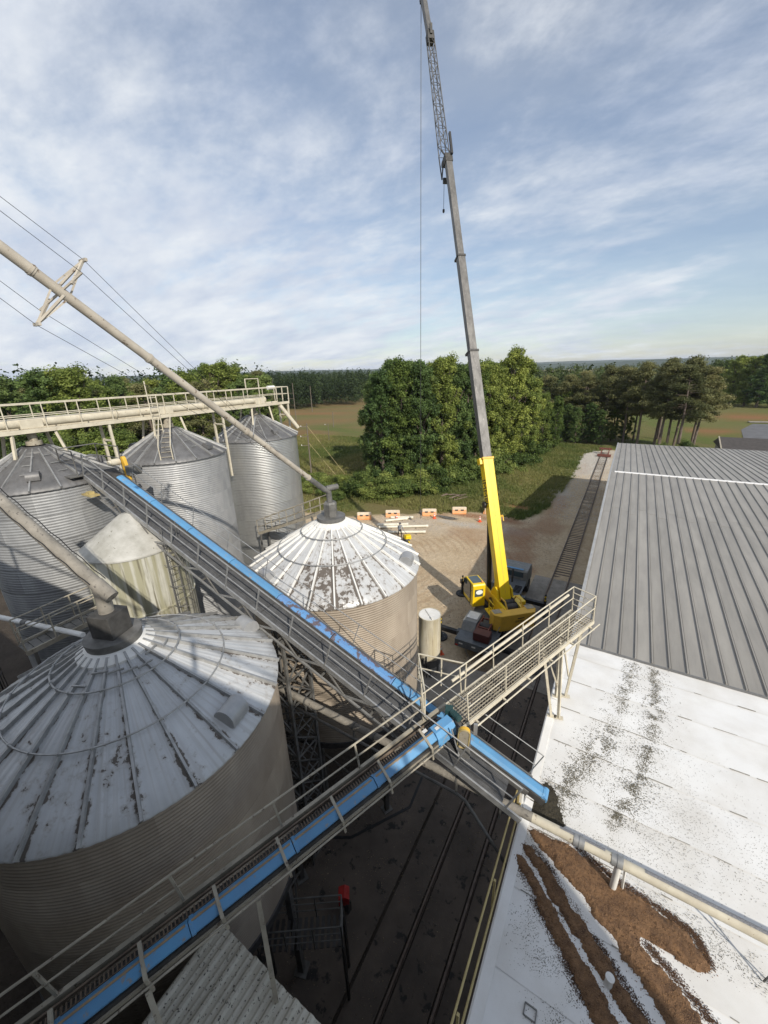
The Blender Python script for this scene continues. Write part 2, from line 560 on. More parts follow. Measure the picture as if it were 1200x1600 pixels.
def peel_mat():
    """white roof coating flaking to grey-brown metal: flakes gather along the ribs (uv x near 0 or 1);
    the amount per sheet comes from the custom property 'peel'"""
    m = bpy.data.materials.new('flaking_white_coating')
    m.use_nodes = True
    t = m.node_tree
    N, L = t.nodes.new, t.links.new
    b = t.nodes['Principled BSDF']
    uv = N('ShaderNodeUVMap')
    uv.uv_map = 'UVMap'
    sp = N('ShaderNodeSeparateXYZ')
    L(uv.outputs[0], sp.inputs[0])

    def mth(op, a, b_=None, clamp=False):
        n = N('ShaderNodeMath')
        n.operation = op
        n.use_clamp = clamp
        for i, x in enumerate((a, b_)):
            if x is None:
                continue
            if isinstance(x, (int, float)):
                n.inputs[i].default_value = x
            else:
                L(x, n.inputs[i])
        return n.outputs[0]

    oi = N('ShaderNodeObjectInfo')
    at = N('ShaderNodeAttribute')
    at.attribute_type = 'OBJECT'
    at.attribute_name = 'peel'
    tcn = N('ShaderNodeTexCoord')
    ad = N('ShaderNodeVectorMath')
    ad.operation = 'SCALE'
    ad.inputs[0].default_value = (31.0, 17.0, 23.0)
    L(oi.outputs['Random'], ad.inputs['Scale'])
    ad2 = N('ShaderNodeVectorMath')
    L(tcn.outputs['Object'], ad2.inputs[0])
    L(ad.outputs[0], ad2.inputs[1])
    n1 = N('ShaderNodeTexNoise')
    n1.inputs['Scale'].default_value = 5.0
    n1.inputs['Detail'].default_value = 10
    n1.inputs['Roughness'].default_value = 0.68
    L(ad2.outputs[0], n1.inputs[0])
    n0 = N('ShaderNodeTexNoise')
    n0.inputs['Scale'].default_value = 0.7
    n0.inputs['Detail'].default_value = 2
    L(ad2.outputs[0], n0.inputs[0])
    # distance from the middle of the sheet 0..1
    e = mth('ABSOLUTE', mth('SUBTRACT', mth('MULTIPLY', sp.outputs['X'], 2.0), 1.0))
    er = N('ShaderNodeMapRange')
    er.interpolation_type = 'SMOOTHSTEP'
    er.inputs['From Min'].default_value = 0.66
    er.inputs['From Max'].default_value = 0.92
    L(e, er.inputs[0])
    e4 = er.outputs[0]
    val = mth('ADD', n1.outputs['Fac'], mth('MULTIPLY', e4, 0.185))
    val = mth('ADD', val, mth('MULTIPLY', mth('SUBTRACT', n0.outputs['Fac'], 0.5), 0.35))
    ringd = mth('MULTIPLY', mth('SUBTRACT', sp.outputs['Y'], 0.60), 9.0)
    val = mth('ADD', val, mth('MULTIPLY', mth('MULTIPLY', mth('EXPONENT', mth('MULTIPLY', mth('MULTIPLY', ringd, ringd), -1.0)), 1.1), at.outputs['Fac']))
    val = mth('ADD', val, at.outputs['Fac'])
    msk = N('ShaderNodeMapRange')
    msk.inputs['From Min'].default_value = 0.675
    msk.inputs['From Max'].default_value = 0.690
    L(val, msk.inputs[0])
    n2 = N('ShaderNodeTexNoise')
    n2.inputs['Scale'].default_value = 1.6
    n2.inputs['Detail'].default_value = 5
    L(ad2.outputs[0], n2.inputs[0])
    wm = N('ShaderNodeMix')
    wm.data_type = 'RGBA'
    wm.inputs['A'].default_value = (0.38, 0.39, 0.395, 1)
    wm.inputs['B'].default_value = (0.60, 0.612, 0.618, 1)
    L(n2.outputs['Fac'], wm.inputs['Factor'])
    # soft rust bleed round the flakes and streaks running down the slope
    bl = N('ShaderNodeMapRange')
    bl.interpolation_type = 'SMOOTHSTEP'
    bl.inputs['From Min'].default_value = 0.53
    bl.inputs['From Max'].default_value = 0.70
    bl.inputs['To Max'].default_value = 0.65
    L(val, bl.inputs[0])
    smp = N('ShaderNodeMapping')
    smp.inputs['Scale'].default_value = (9.0, 0.9, 1.0)
    L(uv.outputs[0], smp.inputs[0])
    L(ad.outputs[0], smp.inputs['Location'])
    sn = N('ShaderNodeTexNoise')
    sn.inputs['Scale'].default_value = 1.3
    sn.inputs['Detail'].default_value = 5
    L(smp.outputs[0], sn.inputs[0])
    sr_ = N('ShaderNodeMapRange')
    sr_.inputs['From Min'].default_value = 0.48
    sr_.inputs['From Max'].default_value = 0.75
    sr_.inputs['To Max'].default_value = 0.55
    L(sn.outputs['Fac'], sr_.inputs[0])
    w2 = N('ShaderNodeMix')
    w2.data_type = 'RGBA'
    w2.inputs['B'].default_value = (0.31, 0.285, 0.255, 1)
    L(mth('MAXIMUM', bl.outputs[0], sr_.outputs[0]), w2.inputs['Factor'])
    L(wm.outputs['Result'], w2.inputs['A'])
    wm = w2
    dm = N('ShaderNodeMix')
    dm.data_type = 'RGBA'
    dm.inputs['A'].default_value = (0.075, 0.062, 0.053, 1)
    dm.inputs['B'].default_value = (0.16, 0.14, 0.12, 1)
    L(n2.outputs['Fac'], dm.inputs['Factor'])
    fm = N('ShaderNodeMix')
    fm.data_type = 'RGBA'
    L(msk.outputs[0], fm.inputs['Factor'])
    L(wm.outputs['Result'], fm.inputs['A'])
    L(dm.outputs['Result'], fm.inputs['B'])
    L(fm.outputs['Result'], b.inputs['Base Color'])
    rg = N('ShaderNodeMapRange')
    rg.inputs['To Min'].default_value = 0.34
    rg.inputs['To Max'].default_value = 0.8
    L(msk.outputs[0], rg.inputs[0])
    L(rg.outputs[0], b.inputs['Roughness'])
    bp = N('ShaderNodeBump')
    bp.inputs['Strength'].default_value = 0.4
    bp.inputs['Distance'].default_value = 0.01
    bp.invert = True
    L(msk.outputs[0], bp.inputs['Height'])
    L(bp.outputs[0], b.inputs['Normal'])
    return m


M['peel'] = peel_mat()


def leaf_mat(name, dark, light, trans=0.25):
    m = bpy.data.materials.new(name)
    m.use_nodes = True
    t = m.node_tree
    N, L = t.nodes.new, t.links.new
    b = t.nodes['Principled BSDF']
    b.inputs['Roughness'].default_value = 0.6
    b.inputs['Specular IOR Level'].default_value = 0.25
    at = N('ShaderNodeAttribute')
    at.attribute_name = 'tint'
    oi = N('ShaderNodeObjectInfo')
    mx = N('ShaderNodeMix')
    mx.data_type = 'RGBA'
    mx.inputs['A'].default_value = (*dark, 1)
    mx.inputs['B'].default_value = (*light, 1)
    L(at.outputs['Fac'], mx.inputs['Factor'])
    hs = N('ShaderNodeHueSaturation')
    r1 = N('ShaderNodeMapRange')
    r1.inputs['To Min'].default_value = 0.72
    r1.inputs['To Max'].default_value = 1.5
    L(oi.outputs['Random'], r1.inputs[0])
    r2 = N('ShaderNodeMapRange')
    r2.inputs['To Min'].default_value = 0.520
    r2.inputs['To Max'].default_value = 0.478
    L(oi.outputs['Random'], r2.inputs[0])
    L(r1.outputs[0], hs.inputs['Value'])
    L(r2.outputs[0], hs.inputs['Hue'])
    L(mx.outputs['Result'], hs.inputs['Color'])
    L(hs.outputs[0], b.inputs['Base Color'])
    tr = N('ShaderNodeBsdfTranslucent')
    L(hs.outputs[0], tr.inputs['Color'])
    ms = N('ShaderNodeMixShader')
    ms.inputs[0].default_value = trans
    L(b.outputs[0], ms.inputs[1])
    L(tr.outputs[0], ms.inputs[2])
    out = t.nodes['Material Output']
    L(ms.outputs[0], out.inputs['Surface'])
    return m


M['leaf'] = leaf_mat('broad_leaves', (0.080, 0.120, 0.027), (0.26, 0.325, 0.080), 0.42)
M['leaf_light'] = leaf_mat('light_leaves', (0.10, 0.14, 0.030), (0.29, 0.345, 0.085), 0.42)
M['leaf_deep'] = leaf_mat('deep_green_leaves', (0.062, 0.100, 0.030), (0.185, 0.26, 0.080), 0.38)
M['leaf_pine'] = leaf_mat('pine_needles', (0.090, 0.100, 0.036), (0.24, 0.235, 0.10), 0.35)
M['leaf_shrub'] = leaf_mat('shrub_leaves', (0.075, 0.115, 0.026), (0.20, 0.25, 0.065), 0.3)
M['grass_blade'] = leaf_mat('grass_blades', (0.085, 0.125, 0.028), (0.27, 0.25, 0.09), 0.3)
M['far_leaf'] = leaf_mat('far_wood_leaves', (0.035, 0.055, 0.018), (0.085, 0.115, 0.035))

# ------------------------------------------------------------------ ground
def axis(lo, hi, step, far):
    a = list(np.arange(lo, hi + step, step))
    d, x = step, lo
    left = []
    while x > -far:
        d *= 1.28
        x -= d
        left.append(x)
    d, x = step, a[-1]
    right = []
    while x < far:
        d *= 1.28
        x += d
        right.append(x)
    return np.array(left[::-1] + a + right)


def poly_sd(P, X, Y):
    """signed distance (positive inside) of grid points to polygon P"""
    P = np.array(P, float)
    best = np.full(X.shape, 1e9)
    ins = np.zeros(X.shape, bool)
    n = len(P)
    for i in range(n):
        x0, y0 = P[i]
        x1, y1 = P[(i + 1) % n]
        dx, dy = x1 - x0, y1 - y0
        t = np.clip(((X - x0) * dx + (Y - y0) * dy) / (dx * dx + dy * dy + 1e-12), 0, 1)
        best = np.minimum(best, np.hypot(X - x0 - t * dx, Y - y0 - t * dy))
        c = ((y0 > Y) != (y1 > Y)) & (X < (x1 - x0) * (Y - y0) / (y1 - y0 + 1e-12) + x0)
        ins ^= c
    return np.where(ins, best, -best)


def vnoise(X, Y, s, seed=0):
    f = np.frompyfunc(lambda a, b: noise.noise((a * s + seed, b * s - seed, seed * .37)), 2, 1)
    return f(X, Y).astype(float)


def sstep(x, a, b):
    t = np.clip((x - a) / (b - a), 0, 1)
    return t * t * (3 - 2 * t)


gx = axis(-62, 14, 0.7, 9000)
gy = axis(-12, 118, 0.7, 9000)
GX, GY = np.meshgrid(gx, gy)
near = (np.abs(GX) < 400) & (np.abs(GY) < 600)
N1 = np.where(near, vnoise(GX, GY, 0.22, 1.3), 0)
N2 = np.where(near, vnoise(GX, GY, 0.06, 4.1), 0)
N3 = np.where(near, vnoise(GX, GY, 0.6, 7.7), 0)
YARD = [(-60, -30), (-60, 38), (-41, 42), (-33, 42.6), (-28.5, 46.2), (-22.8, 50.0), (-18.5, 53.2), (-14.5, 55.0),
        (-11.2, 53.6), (-8.8, 56.5), (-8.0, 62), (-7.3, 70), (-7.2, 80), (-7.6, 90), (-7.6, 100), (-6.0, 108), (-1.5, 110.5),
        (1.5, 109), (1.5, -30)]
yard = sstep(poly_sd(YARD, GX, GY) + 0.9 * N1 + 0.5 * N3, -0.35, 0.45)
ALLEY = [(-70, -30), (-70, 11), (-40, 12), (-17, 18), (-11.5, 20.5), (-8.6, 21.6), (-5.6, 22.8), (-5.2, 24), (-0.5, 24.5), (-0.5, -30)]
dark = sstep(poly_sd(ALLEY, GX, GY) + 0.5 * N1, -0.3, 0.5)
clay = np.zeros(GX.shape)
for cx_, cy_, rx, ry, k in ((-17.3, 51.6, 4.2, 1.4, 1.0), (-21, 50.2, 2.5, 1.0, .6), (-11.5, 52.3, 2.6, 1.8, .9), (-9.2, 46.5, 2.8, 4.2, .75), (-8.6, 39.5, 2.6, 4.0, .7), (-7, 52, 2.2, 5, .6), (-12.5, 58, 3, 1.5, .7),
                            (-7.2, 60, 1.6, 7, .45), (-14, 45, 4.5, 3.0, .35), (-6.2, 88, 1.5, 9, .4),
                            (-146, 166, 11, 7, 1.2), (40, 196, 13, 6, 1.1), (22, 150, 8, 7, .9), (46, 168, 10, 5, .9), (-130, 230, 26, 14, .5), (29, 141, 7, 4, .9)):
    q = ((GX - cx_) / rx) ** 2 + ((GY - cy_) / ry) ** 2
    clay = np.maximum(clay, k * sstep(1.25 - q + 0.8 * N1 + .5 * N3, 0, 1.1))
pale = np.zeros(GX.shape)
for cx_, cy_, rx, ry, k in ((-17.0, 47.9, 4.0, 1.3, .8), (-10.5, 48.2, 2.3, 1.6, .6), (-5.6, 96, 4.4, 19, .95), (-23, 44, 6, 3, .45), (-8.2, 68, 2.2, 8, .5)):
    q = ((GX - cx_) / rx) ** 2 + ((GY - cy_) / ry) ** 2
    pale = np.maximum(pale, k * sstep(1.2 - q + 0.7 * N1 + .4 * N3, 0, 1.0))
dry = np.clip(0.50 + 1.2 * N2 + 0.5 * N1, 0, 1)
dry = np.where(GY - 0.3 * GX > 150, np.clip(dry + .25, 0, 1), dry)
dry = np.where((GX < -42) & (GY > 40), np.clip(dry + .18, 0, 1), dry)
far_red = (GX < -60) & (GY > 95) & (GY < 330)
clay = np.where(far_red, np.maximum(clay, np.clip(.10 + .9 * N2, 0, .40)), clay)
dry = np.where((GX > 2) & (GY > 100), np.clip(dry - .42, 0, 1), dry)
dry = np.where((GX > -26) & (GX < -5) & (GY > 50) & (GY < 115), np.clip(dry - .15, 0, 1), dry)
GZ = np.zeros(GX.shape) + np.where(near, 0.05 * N1 + 0.03 * N3, 0)
GZ *= np.where((GX > -9.5) & (GX < 3), 0.25, 1.0)
GZ -= 0.03 * dark
# grassy bank west of the siding rises a little, field rolls
bank = sstep(poly_sd([(-34, 56), (-20, 57), (-10, 58), (-10.5, 75), (-12, 100), (-26, 118), (-60, 118), (-60, 60)], GX, GY), 0, 8)
GZ += 0.9 * bank * (1 - yard)
nr, nc = GX.shape
me = bpy.data.meshes.new('ground')
vs = np.stack([GX.ravel(), GY.ravel(), GZ.ravel()], 1)
idx = np.arange(nr * nc).reshape(nr, nc)
fs = np.stack([idx[:-1, :-1].ravel(), idx[:-1, 1:].ravel(), idx[1:, 1:].ravel(), idx[1:, :-1].ravel()], 1)
me.from_pydata(vs.tolist(), [], fs.tolist())
for nm, A in (('yard', yard), ('dark', dark), ('clay', clay), ('pale', pale), ('dry', dry)):
    a = me.attributes.new(nm, 'FLOAT', 'POINT')
    a.data.foreach_set('value', np.clip(A, 0, 1).ravel().astype(np.float32))


def ground_mat():
    m = bpy.data.materials.new('ground_cover')
    m.use_nodes = True
    t = m.node_tree
    N, L = t.nodes.new, t.links.new
    b = t.nodes['Principled BSDF']
    b.inputs['Roughness'].default_value = 0.95
    b.inputs['Specular IOR Level'].default_value = 0.1
    tcn = N('ShaderNodeTexCoord')

    def nz(s, d=6, r=0.65, st=None, w=0.0):
        n = N('ShaderNodeTexNoise')
        n.noise_dimensions = '4D'
        n.inputs['W'].default_value = w
        n.inputs['Scale'].default_value = s
        n.inputs['Detail'].default_value = d
        n.inputs['Roughness'].default_value = r
        if st:
            mp = N('ShaderNodeMapping')
            mp.inputs['Scale'].default_value = st
            mp.inputs['Rotation'].default_value = (0, 0, 0.6)
            L(tcn.outputs['Object'], mp.inputs[0])
            L(mp.outputs[0], n.inputs[0])
        else:
            L(tcn.outputs['Object'], n.inputs[0])
        return n.outputs['Fac']

    def mr(x, a, b_, c=0.0, d=1.0):
        n = N('ShaderNodeMapRange')
        for k, v in (('From Min', a), ('From Max', b_), ('To Min', c), ('To Max', d)):
            n.inputs[k].default_value = v
        L(x, n.inputs[0])
        return n.outputs[0]

    def mix(f, a, b_):
        n = N('ShaderNodeMix')
        n.data_type = 'RGBA'
        if isinstance(f, float):
            n.inputs['Factor'].default_value = f
        else:
            L(f, n.inputs['Factor'])
        for k, v in (('A', a), ('B', b_)):
            if isinstance(v, tuple):
                n.inputs[k].default_value = (*v, 1)
            else:
                L(v, n.inputs[k])
        return n.outputs['Result']

    def att(nm):
        n = N('ShaderNodeAttribute')
        n.attribute_name = nm
        return n.outputs['Fac']

    def mul(a, b_):
        n = N('ShaderNodeMath')
        n.operation = 'MULTIPLY'
        L(a, n.inputs[0])
        if isinstance(b_, float):
            n.inputs[1].default_value = b_
        else:
            L(b_, n.inputs[1])
        return n.outputs[0]

    fine = nz(3.0, 8, 0.7)
    mid = nz(0.5, 6, 0.6, w=3.0)
    grit = nz(14.0, 4, 0.7, w=8.0)
    # turning wheel tracks: rings round the middle of the yard, broken by noise
    mpw = N('ShaderNodeMapping')
    mpw.inputs['Location'].default_value = (24.0, -33.0, 0)
    L(tcn.outputs['Object'], mpw.inputs[0])
    wv = N('ShaderNodeTexWave')
    wv.wave_type = 'RINGS'
    wv.rings_direction = 'Z'
    wv.inputs['Scale'].default_value = 0.34
    wv.inputs['Distortion'].default_value = 3.0
    wv.inputs['Detail'].default_value = 5.0
    wv.inputs['Detail Scale'].default_value = 1.6
    L(mpw.outputs[0], wv.inputs[0])
    arc = mul(wv.outputs['Fac'], mr(nz(0.16, 3, 0.5, None, 6.0), .38, .62))
    grass = mix(mr(fine, .3, .7), (0.065, 0.088, 0.022), (0.15, 0.175, 0.05))
    drygr = mix(mr(fine, .3, .7), (0.105, 0.098, 0.038), (0.225, 0.185, 0.080))
    gr = mix(mr(att('dry'), .25, .8), grass, drygr)
    grav = mix(mr(mid, .32, .68), (0.46, 0.345, 0.215), (0.585, 0.475, 0.33))
    grav = mix(mr(arc, .45, .80, 0, .40), grav, (0.33, 0.215, 0.125))
    grav = mix(mr(fine, .44, .66, 0, .6), grav, (0.30, 0.225, 0.15))
    grav = mix(mr(grit, .5, .75, 0, .5), grav, (0.60, 0.55, 0.46))
    clayc = mix(mr(fine, .3, .7), (0.17, 0.075, 0.038), (0.34, 0.165, 0.085))
    palec = mix(mr(grit, .3, .7), (0.33, 0.31, 0.28), (0.58, 0.56, 0.52))
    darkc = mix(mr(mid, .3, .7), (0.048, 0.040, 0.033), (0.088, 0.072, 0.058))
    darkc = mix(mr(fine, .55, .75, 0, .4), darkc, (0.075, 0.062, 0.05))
    gr = mix(mr(nz(0.35, 5, .65, None, 12.0), .45, .7, 0, .6), gr, (0.150, 0.120, 0.058))
    base = mix(att('yard'), gr, grav)
    base = mix(mul(att('pale'), mr(fine, .3, .55)), base, palec)
    base = mix(mul(att('clay'), mr(fine, .25, .6, .45, 1.0)), base, clayc)
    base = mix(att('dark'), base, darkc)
    L(base, b.inputs['Base Color'])
    bp = N('ShaderNodeBump')
    bp.inputs['Strength'].default_value = 0.9
    bp.inputs['Distance'].default_value = 0.2
    hsum = N('ShaderNodeMath')
    hsum.operation = 'ADD'
    L(fine, hsum.inputs[0])
    L(mid, hsum.inputs[1])
    L(hsum.outputs[0], bp.inputs['Height'])
    L(bp.outputs[0], b.inputs['Normal'])
    return m


struct(link('ground', me, ground_mat(), smooth=True, fixn=False))

# road and parking lot on the far right
g = G()
g.add([(27, 136, .06), (62, 128, .06), (90, 150, .06), (60, 176, .06), (35.5, 174, .06), (30, 158, .06)], [(0, 1, 2, 3, 4, 5)])
struct(g.build('road', M['asphalt']))
g = G()
g.bar((35, 177.5, .3), (75, 182, .3), 1.6, .25)
struct(g.build('pavement', M['concrete']))

# far hills
def hill(D, az0, az1, hts, mat, thick):
    g = G()
    n = len(hts)
    vs = []
    for k, (dd, f) in enumerate(((D, 0.0), (D + thick, 1.0), (D + 2.5 * thick, 0.2))):
        for i, h in enumerate(hts):
            a = math.radians(az0 + (az1 - az0) * i / (n - 1))
            vs.append((dd * math.sin(a), dd * math.cos(a), -2 + h * f))
    fs = [(k * n + i, k * n + i + 1, (k + 1) * n + i + 1, (k + 1) * n + i) for k in range(2) for i in range(n - 1)]
    g.add(vs, fs)
    return struct(g.build('hill', mat, smooth=True))


M['hill'] = mk('wooded_hill', (0.048, 0.072, 0.040), (0.026, 0.042, 0.026), 0.02, 0.95, bump=1.0, bscale=0.06)
hill(2300, -95, 40, [34 + 9 * noise.noise((i * .09, 1.1, 0)) + 3.5 * noise.noise((i * .6, 3.1, 0)) for i in range(160)], M['hill'], 300)
hill(4200, -95, 40, [52 + 18 * noise.noise((i * .05, 8.1, 0)) + 3 * noise.noise((i * .5, 5.1, 0)) for i in range(140)], M['hill'], 500)

# alley slab with the embedded siding, and the concrete pads
g = G()
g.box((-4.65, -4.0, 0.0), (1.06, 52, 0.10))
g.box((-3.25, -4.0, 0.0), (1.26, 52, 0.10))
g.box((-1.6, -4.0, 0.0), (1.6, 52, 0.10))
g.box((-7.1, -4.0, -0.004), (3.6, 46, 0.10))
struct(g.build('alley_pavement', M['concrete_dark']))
for (ya, yb) in ((22.02, 27.3), (27.34, 32.6), (32.64, 37.9)):
    for (xa, xb) in ((-5.6, -4.1), (-3.88, -2.6), (-2.4, -.75)):
        g = G()
        g.box(((xa + xb) / 2, (ya + yb) / 2, 0.0), (xb - xa, yb - ya, 0.10 + U(-.008, .008)))
        struct(g.build('crossing_slab', M['concrete']))
g = G()
g.box((-7.6, 19.6, 0.03), (4.6, 4.4, 0.12), rz=0.12)
struct(g.build('tank_slab', M['concrete']))

tr = thing('railway_track', 'rusty railway siding running along the grey shed past the crane', 'railway', (-3.25, 60, 0))
for x in (-4.0, -2.5):
    g = G()
    g.box((x, 47, 0.14), (0.07, 122, 0.05))
    g.box((x, 47, 0.07), (0.025, 122, 0.12))
    g.box((x, 47, 0.03), (0.13, 122, 0.02))
    g.build('rail', M['rail'], tr)
g = G()
g.box((0, 0, 0), (1.44, 0.23, 0.12))
sl = mesh_of(g, 'sleeper', M['tie'])
y = 38.6
while y < 107:
    inst('sleeper', sl, tr, Matrix.Translation((U(-.06, .06), y - 60, -.040 + U(-.02, .014))) @ Matrix.Rotation(U(-.02, .02), 4, 'Z'))
    y += 0.56
bs = thing('buffer_stop', 'rust red steel buffer stop at the far end of the siding', 'buffer stop', (-3.25, 104.5, 0))
for x in (-4.0, -2.5):
    g = G()
    g.bar((x, 103.2, .15), (x, 105.6, 1.35), .14, .16)
    g.bar((x, 105.7, .0), (x, 105.7, 1.5), .16, .16)
    g.build('upright', M['rust'], bs)
g = G()
g.box((-3.25, 105.5, 1.2), (2.6, .35, .38))
g.build('beam', M['rust'], bs)
for k in range(3):
    g = G()
    g.box((-3.25 + U(-.1, .1), 101.2 + k * .8, .28), (2.7, .34, .28), rz=U(-.1, .1))
    g.build('timber', M['rust'], bs)

# ------------------------------------------------------------------ trees
def leaves_mesh(name, clumps, n, size, mat, seed, flat=0.0):
    """clumps: (x,y,z,rx,rz,weight,tint); n leaf quads spread through the clumps"""
    rs = np.random.RandomState(seed)
    C = np.array([c[:7] for c in clumps], float)
    w = C[:, 5] / C[:, 5].sum()
    k = rs.choice(len(C), n, p=w)
    d = rs.normal(size=(n, 3))
    d /= np.linalg.norm(d, axis=1)[:, None]
    rad = np.minimum(np.abs(rs.normal(size=n)) * .38 + .45 * rs.rand(n) + .15, 1.1)
    off = d * rad[:, None] * np.stack([C[k, 3], C[k, 3], C[k, 4]], 1)
    P = C[k, :3] + off
    nrm = d * 0.9 + rs.normal(size=(n, 3)) * 0.6 + np.array([0, 0, 0.35 + flat])
    nrm /= np.linalg.norm(nrm, axis=1)[:, None]
    t = np.cross(nrm, rs.normal(size=(n, 3)))
    t /= np.linalg.norm(t, axis=1)[:, None] + 1e-9
    bt = np.cross(nrm, t)
    s = size * (0.45 + 1.2 * rs.rand(n) ** 1.5)[:, None]
    asp = (0.55 + 0.3 * rs.rand(n))[:, None]
    bend = nrm * s * 0.25
    q = np.stack([P - t * s, P - bt * s * asp + bend, P + t * s, P + bt * s * asp + bend], 1).reshape(-1, 3)
    me = bpy.data.meshes.new(name)
    me.vertices.add(4 * n)
    me.vertices.foreach_set('co', q.ravel())
    me.loops.add(4 * n)
    me.loops.foreach_set('vertex_index', np.arange(4 * n))
    me.polygons.add(n)
    me.polygons.foreach_set('loop_start', np.arange(0, 4 * n, 4))
    a = me.attributes.new('tint', 'FLOAT', 'POINT')
    tint = np.clip(C[k, 6] + rs.normal(size=n) * 0.18, 0, 1)
    a.data.foreach_set('value', np.repeat(tint, 4).astype(np.float32))
    me.update()
    me.validate()
    me.materials.append(mat)
    return me


def tree_proto(kind, seed):
    rs = random.Random(seed)
    cl = []
    g = G()
    if kind == 'broad':
        H = 20.0
        lean = (rs.uniform(-.6, .6), rs.uniform(-.6, .6))
        g.path([(0, 0, -.3), (lean[0] * .2, lean[1] * .2, 3), (lean[0] * .6, lean[1] * .6, 8), (lean[0], lean[1], 15)], [.34, .28, .20, .07], 8)
        for i in range(230):
            z = 1.2 + 18.4 * rs.random() ** .9
            f = z / H
            R = (2.8 + .9 * math.sin(z * 1.3 + seed)) * (math.sin(min(1, f * 1.25 + .25) * PI * .6)) * (1.0 if f < .6 else max(.22, (1.06 - f) / .46) ** .6)
            a = rs.uniform(0, 2 * PI)
            rr = R * rs.uniform(.35, 1.08)
            r = rs.uniform(.28, .85) * rs.uniform(.7, 1.15)
            x, y = rr * math.cos(a) + lean[0] * f, rr * math.sin(a) + lean[1] * f
            cl.append((x, y, z, r, r * rs.uniform(.8, 1.35), r * r, rs.uniform(.08, .95)))
            if i % 14 == 0:
                g.path([(lean[0] * f * .7, lean[1] * f * .7, z * .72), (x * .5, y * .5, z * .88), (x, y, z)], [.11, .07, .025], 5)
        n, s, lm, bm_ = 36000, 0.12, {3: M['leaf'], 14: M['leaf_light'], 25: M['leaf_deep'], 36: M['leaf'], 47: M['leaf_deep']}[seed], M['bark']
    elif kind == 'pine':
        H = 20.0
        lx, ly = rs.uniform(-1.2, 1.2), rs.uniform(-1.2, 1.2)
        pts = [(lx * (t ** 1.5), ly * (t ** 1.5), -.3 + 19.6 * t) for t in (0, .2, .4, .6, .8, 1.0)]
        g.path(pts, [.26, .22, .19, .15, .10, .03], 8)
        for i in range(60):
            z = rs.uniform(8.0, 19.6)
            f = max(0.0, (z - 8.0) / 11.6)
            R = 3.4 * max(0.0, 1 - f ** 1.8) * (.55 + .9 * min(1, f * 3)) * .85 + .4
            a = rs.uniform(0, 2 * PI)
            rr = R * rs.uniform(.25, 1.0)
            t = z / 19.6
            x, y = lx * t ** 1.5 + rr * math.cos(a), ly * t ** 1.5 + rr * math.sin(a)
            r = rs.uniform(.7, 1.35)
            cl.append((x, y, z, r, r * .62, r * r, rs.uniform(.1, .8)))
            g.path([(lx * t ** 1.5, ly * t ** 1.5, z - .5), (x, y, z - .15)], [.06, .02], 4)
        for i in range(7):      # dead stubs on the bare trunk
            z = rs.uniform(4, 9)
            a = rs.uniform(0, 6.28)
            t = z / 19.6
            g.path([(lx * t ** 1.5, ly * t ** 1.5, z), (lx * t ** 1.5 + math.cos(a) * 1.0, ly * t ** 1.5 + math.sin(a) * 1.0, z + .25)], [.035, .012], 4)
        n, s, lm, bm_ = 21000, 0.115, M['leaf_pine'], M['bark_pine']
    else:
        H = 3.4
        for i in range(5):
            a = rs.uniform(0, 6.28)
            g.path([(0, 0, -.1), (math.cos(a) * .5, math.sin(a) * .5, 1.0), (math.cos(a) * 1.2, math.sin(a) * 1.2, 2.0)], [.06, .04, .015], 5)
        for i in range(26):
            a = rs.uniform(0, 6.28)
            rr = 2.6 * math.sqrt(rs.random())
            z = rs.uniform(.3, 2.9) * (1 - .5 * (rr / 2.6) ** 2)
            r = rs.uniform(.5, .95)
            cl.append((rr * math.cos(a), rr * math.sin(a), z, r, r * .7, r * r, rs.uniform(.15, .9)))
        n, s, lm, bm_ = 9000, 0.085, M['leaf_shrub'], M['bark']
    crown = leaves_mesh('crown', cl, n, s, lm, seed)
    trunk = mesh_of(g, 'trunk', bm_, True)
    return trunk, crown


PROTO = {'broad': [tree_proto('broad', s) for s in (3, 14, 25, 36, 47)],
         'pine': [tree_proto('pine', s) for s in (5, 16, 27)],
         'shrub': [tree_proto('shrub', s) for s in (8, 19)]}


def plant(kind, x, y, h, label, group, wide=1.0, z=0.0):
    p = random.choice(PROTO[kind])
    H0 = 3.4 if kind == 'shrub' else 20.0
    nm = {'broad': 'broadleaf_tree', 'pine': 'pine_tree', 'shrub': 'shrub'}[kind]
    r = thing(nm, label, {'broad': 'tree', 'pine': 'pine tree', 'shrub': 'shrub'}[kind], (x, y, z), group)
    s = h / H0
    r.scale = (s * wide, s * wide, s)
    r.rotation_euler = (0, 0, U(0, 6.28))
    for n_, m_ in zip(('trunk', 'crown'), p):
        o = bpy.data.objects.new(n_, m_)
        COL.objects.link(o)
        o.parent = r
    return r


def pol(az, D):
    a = math.radians(az)
    return D * math.sin(a), D * math.cos(a)


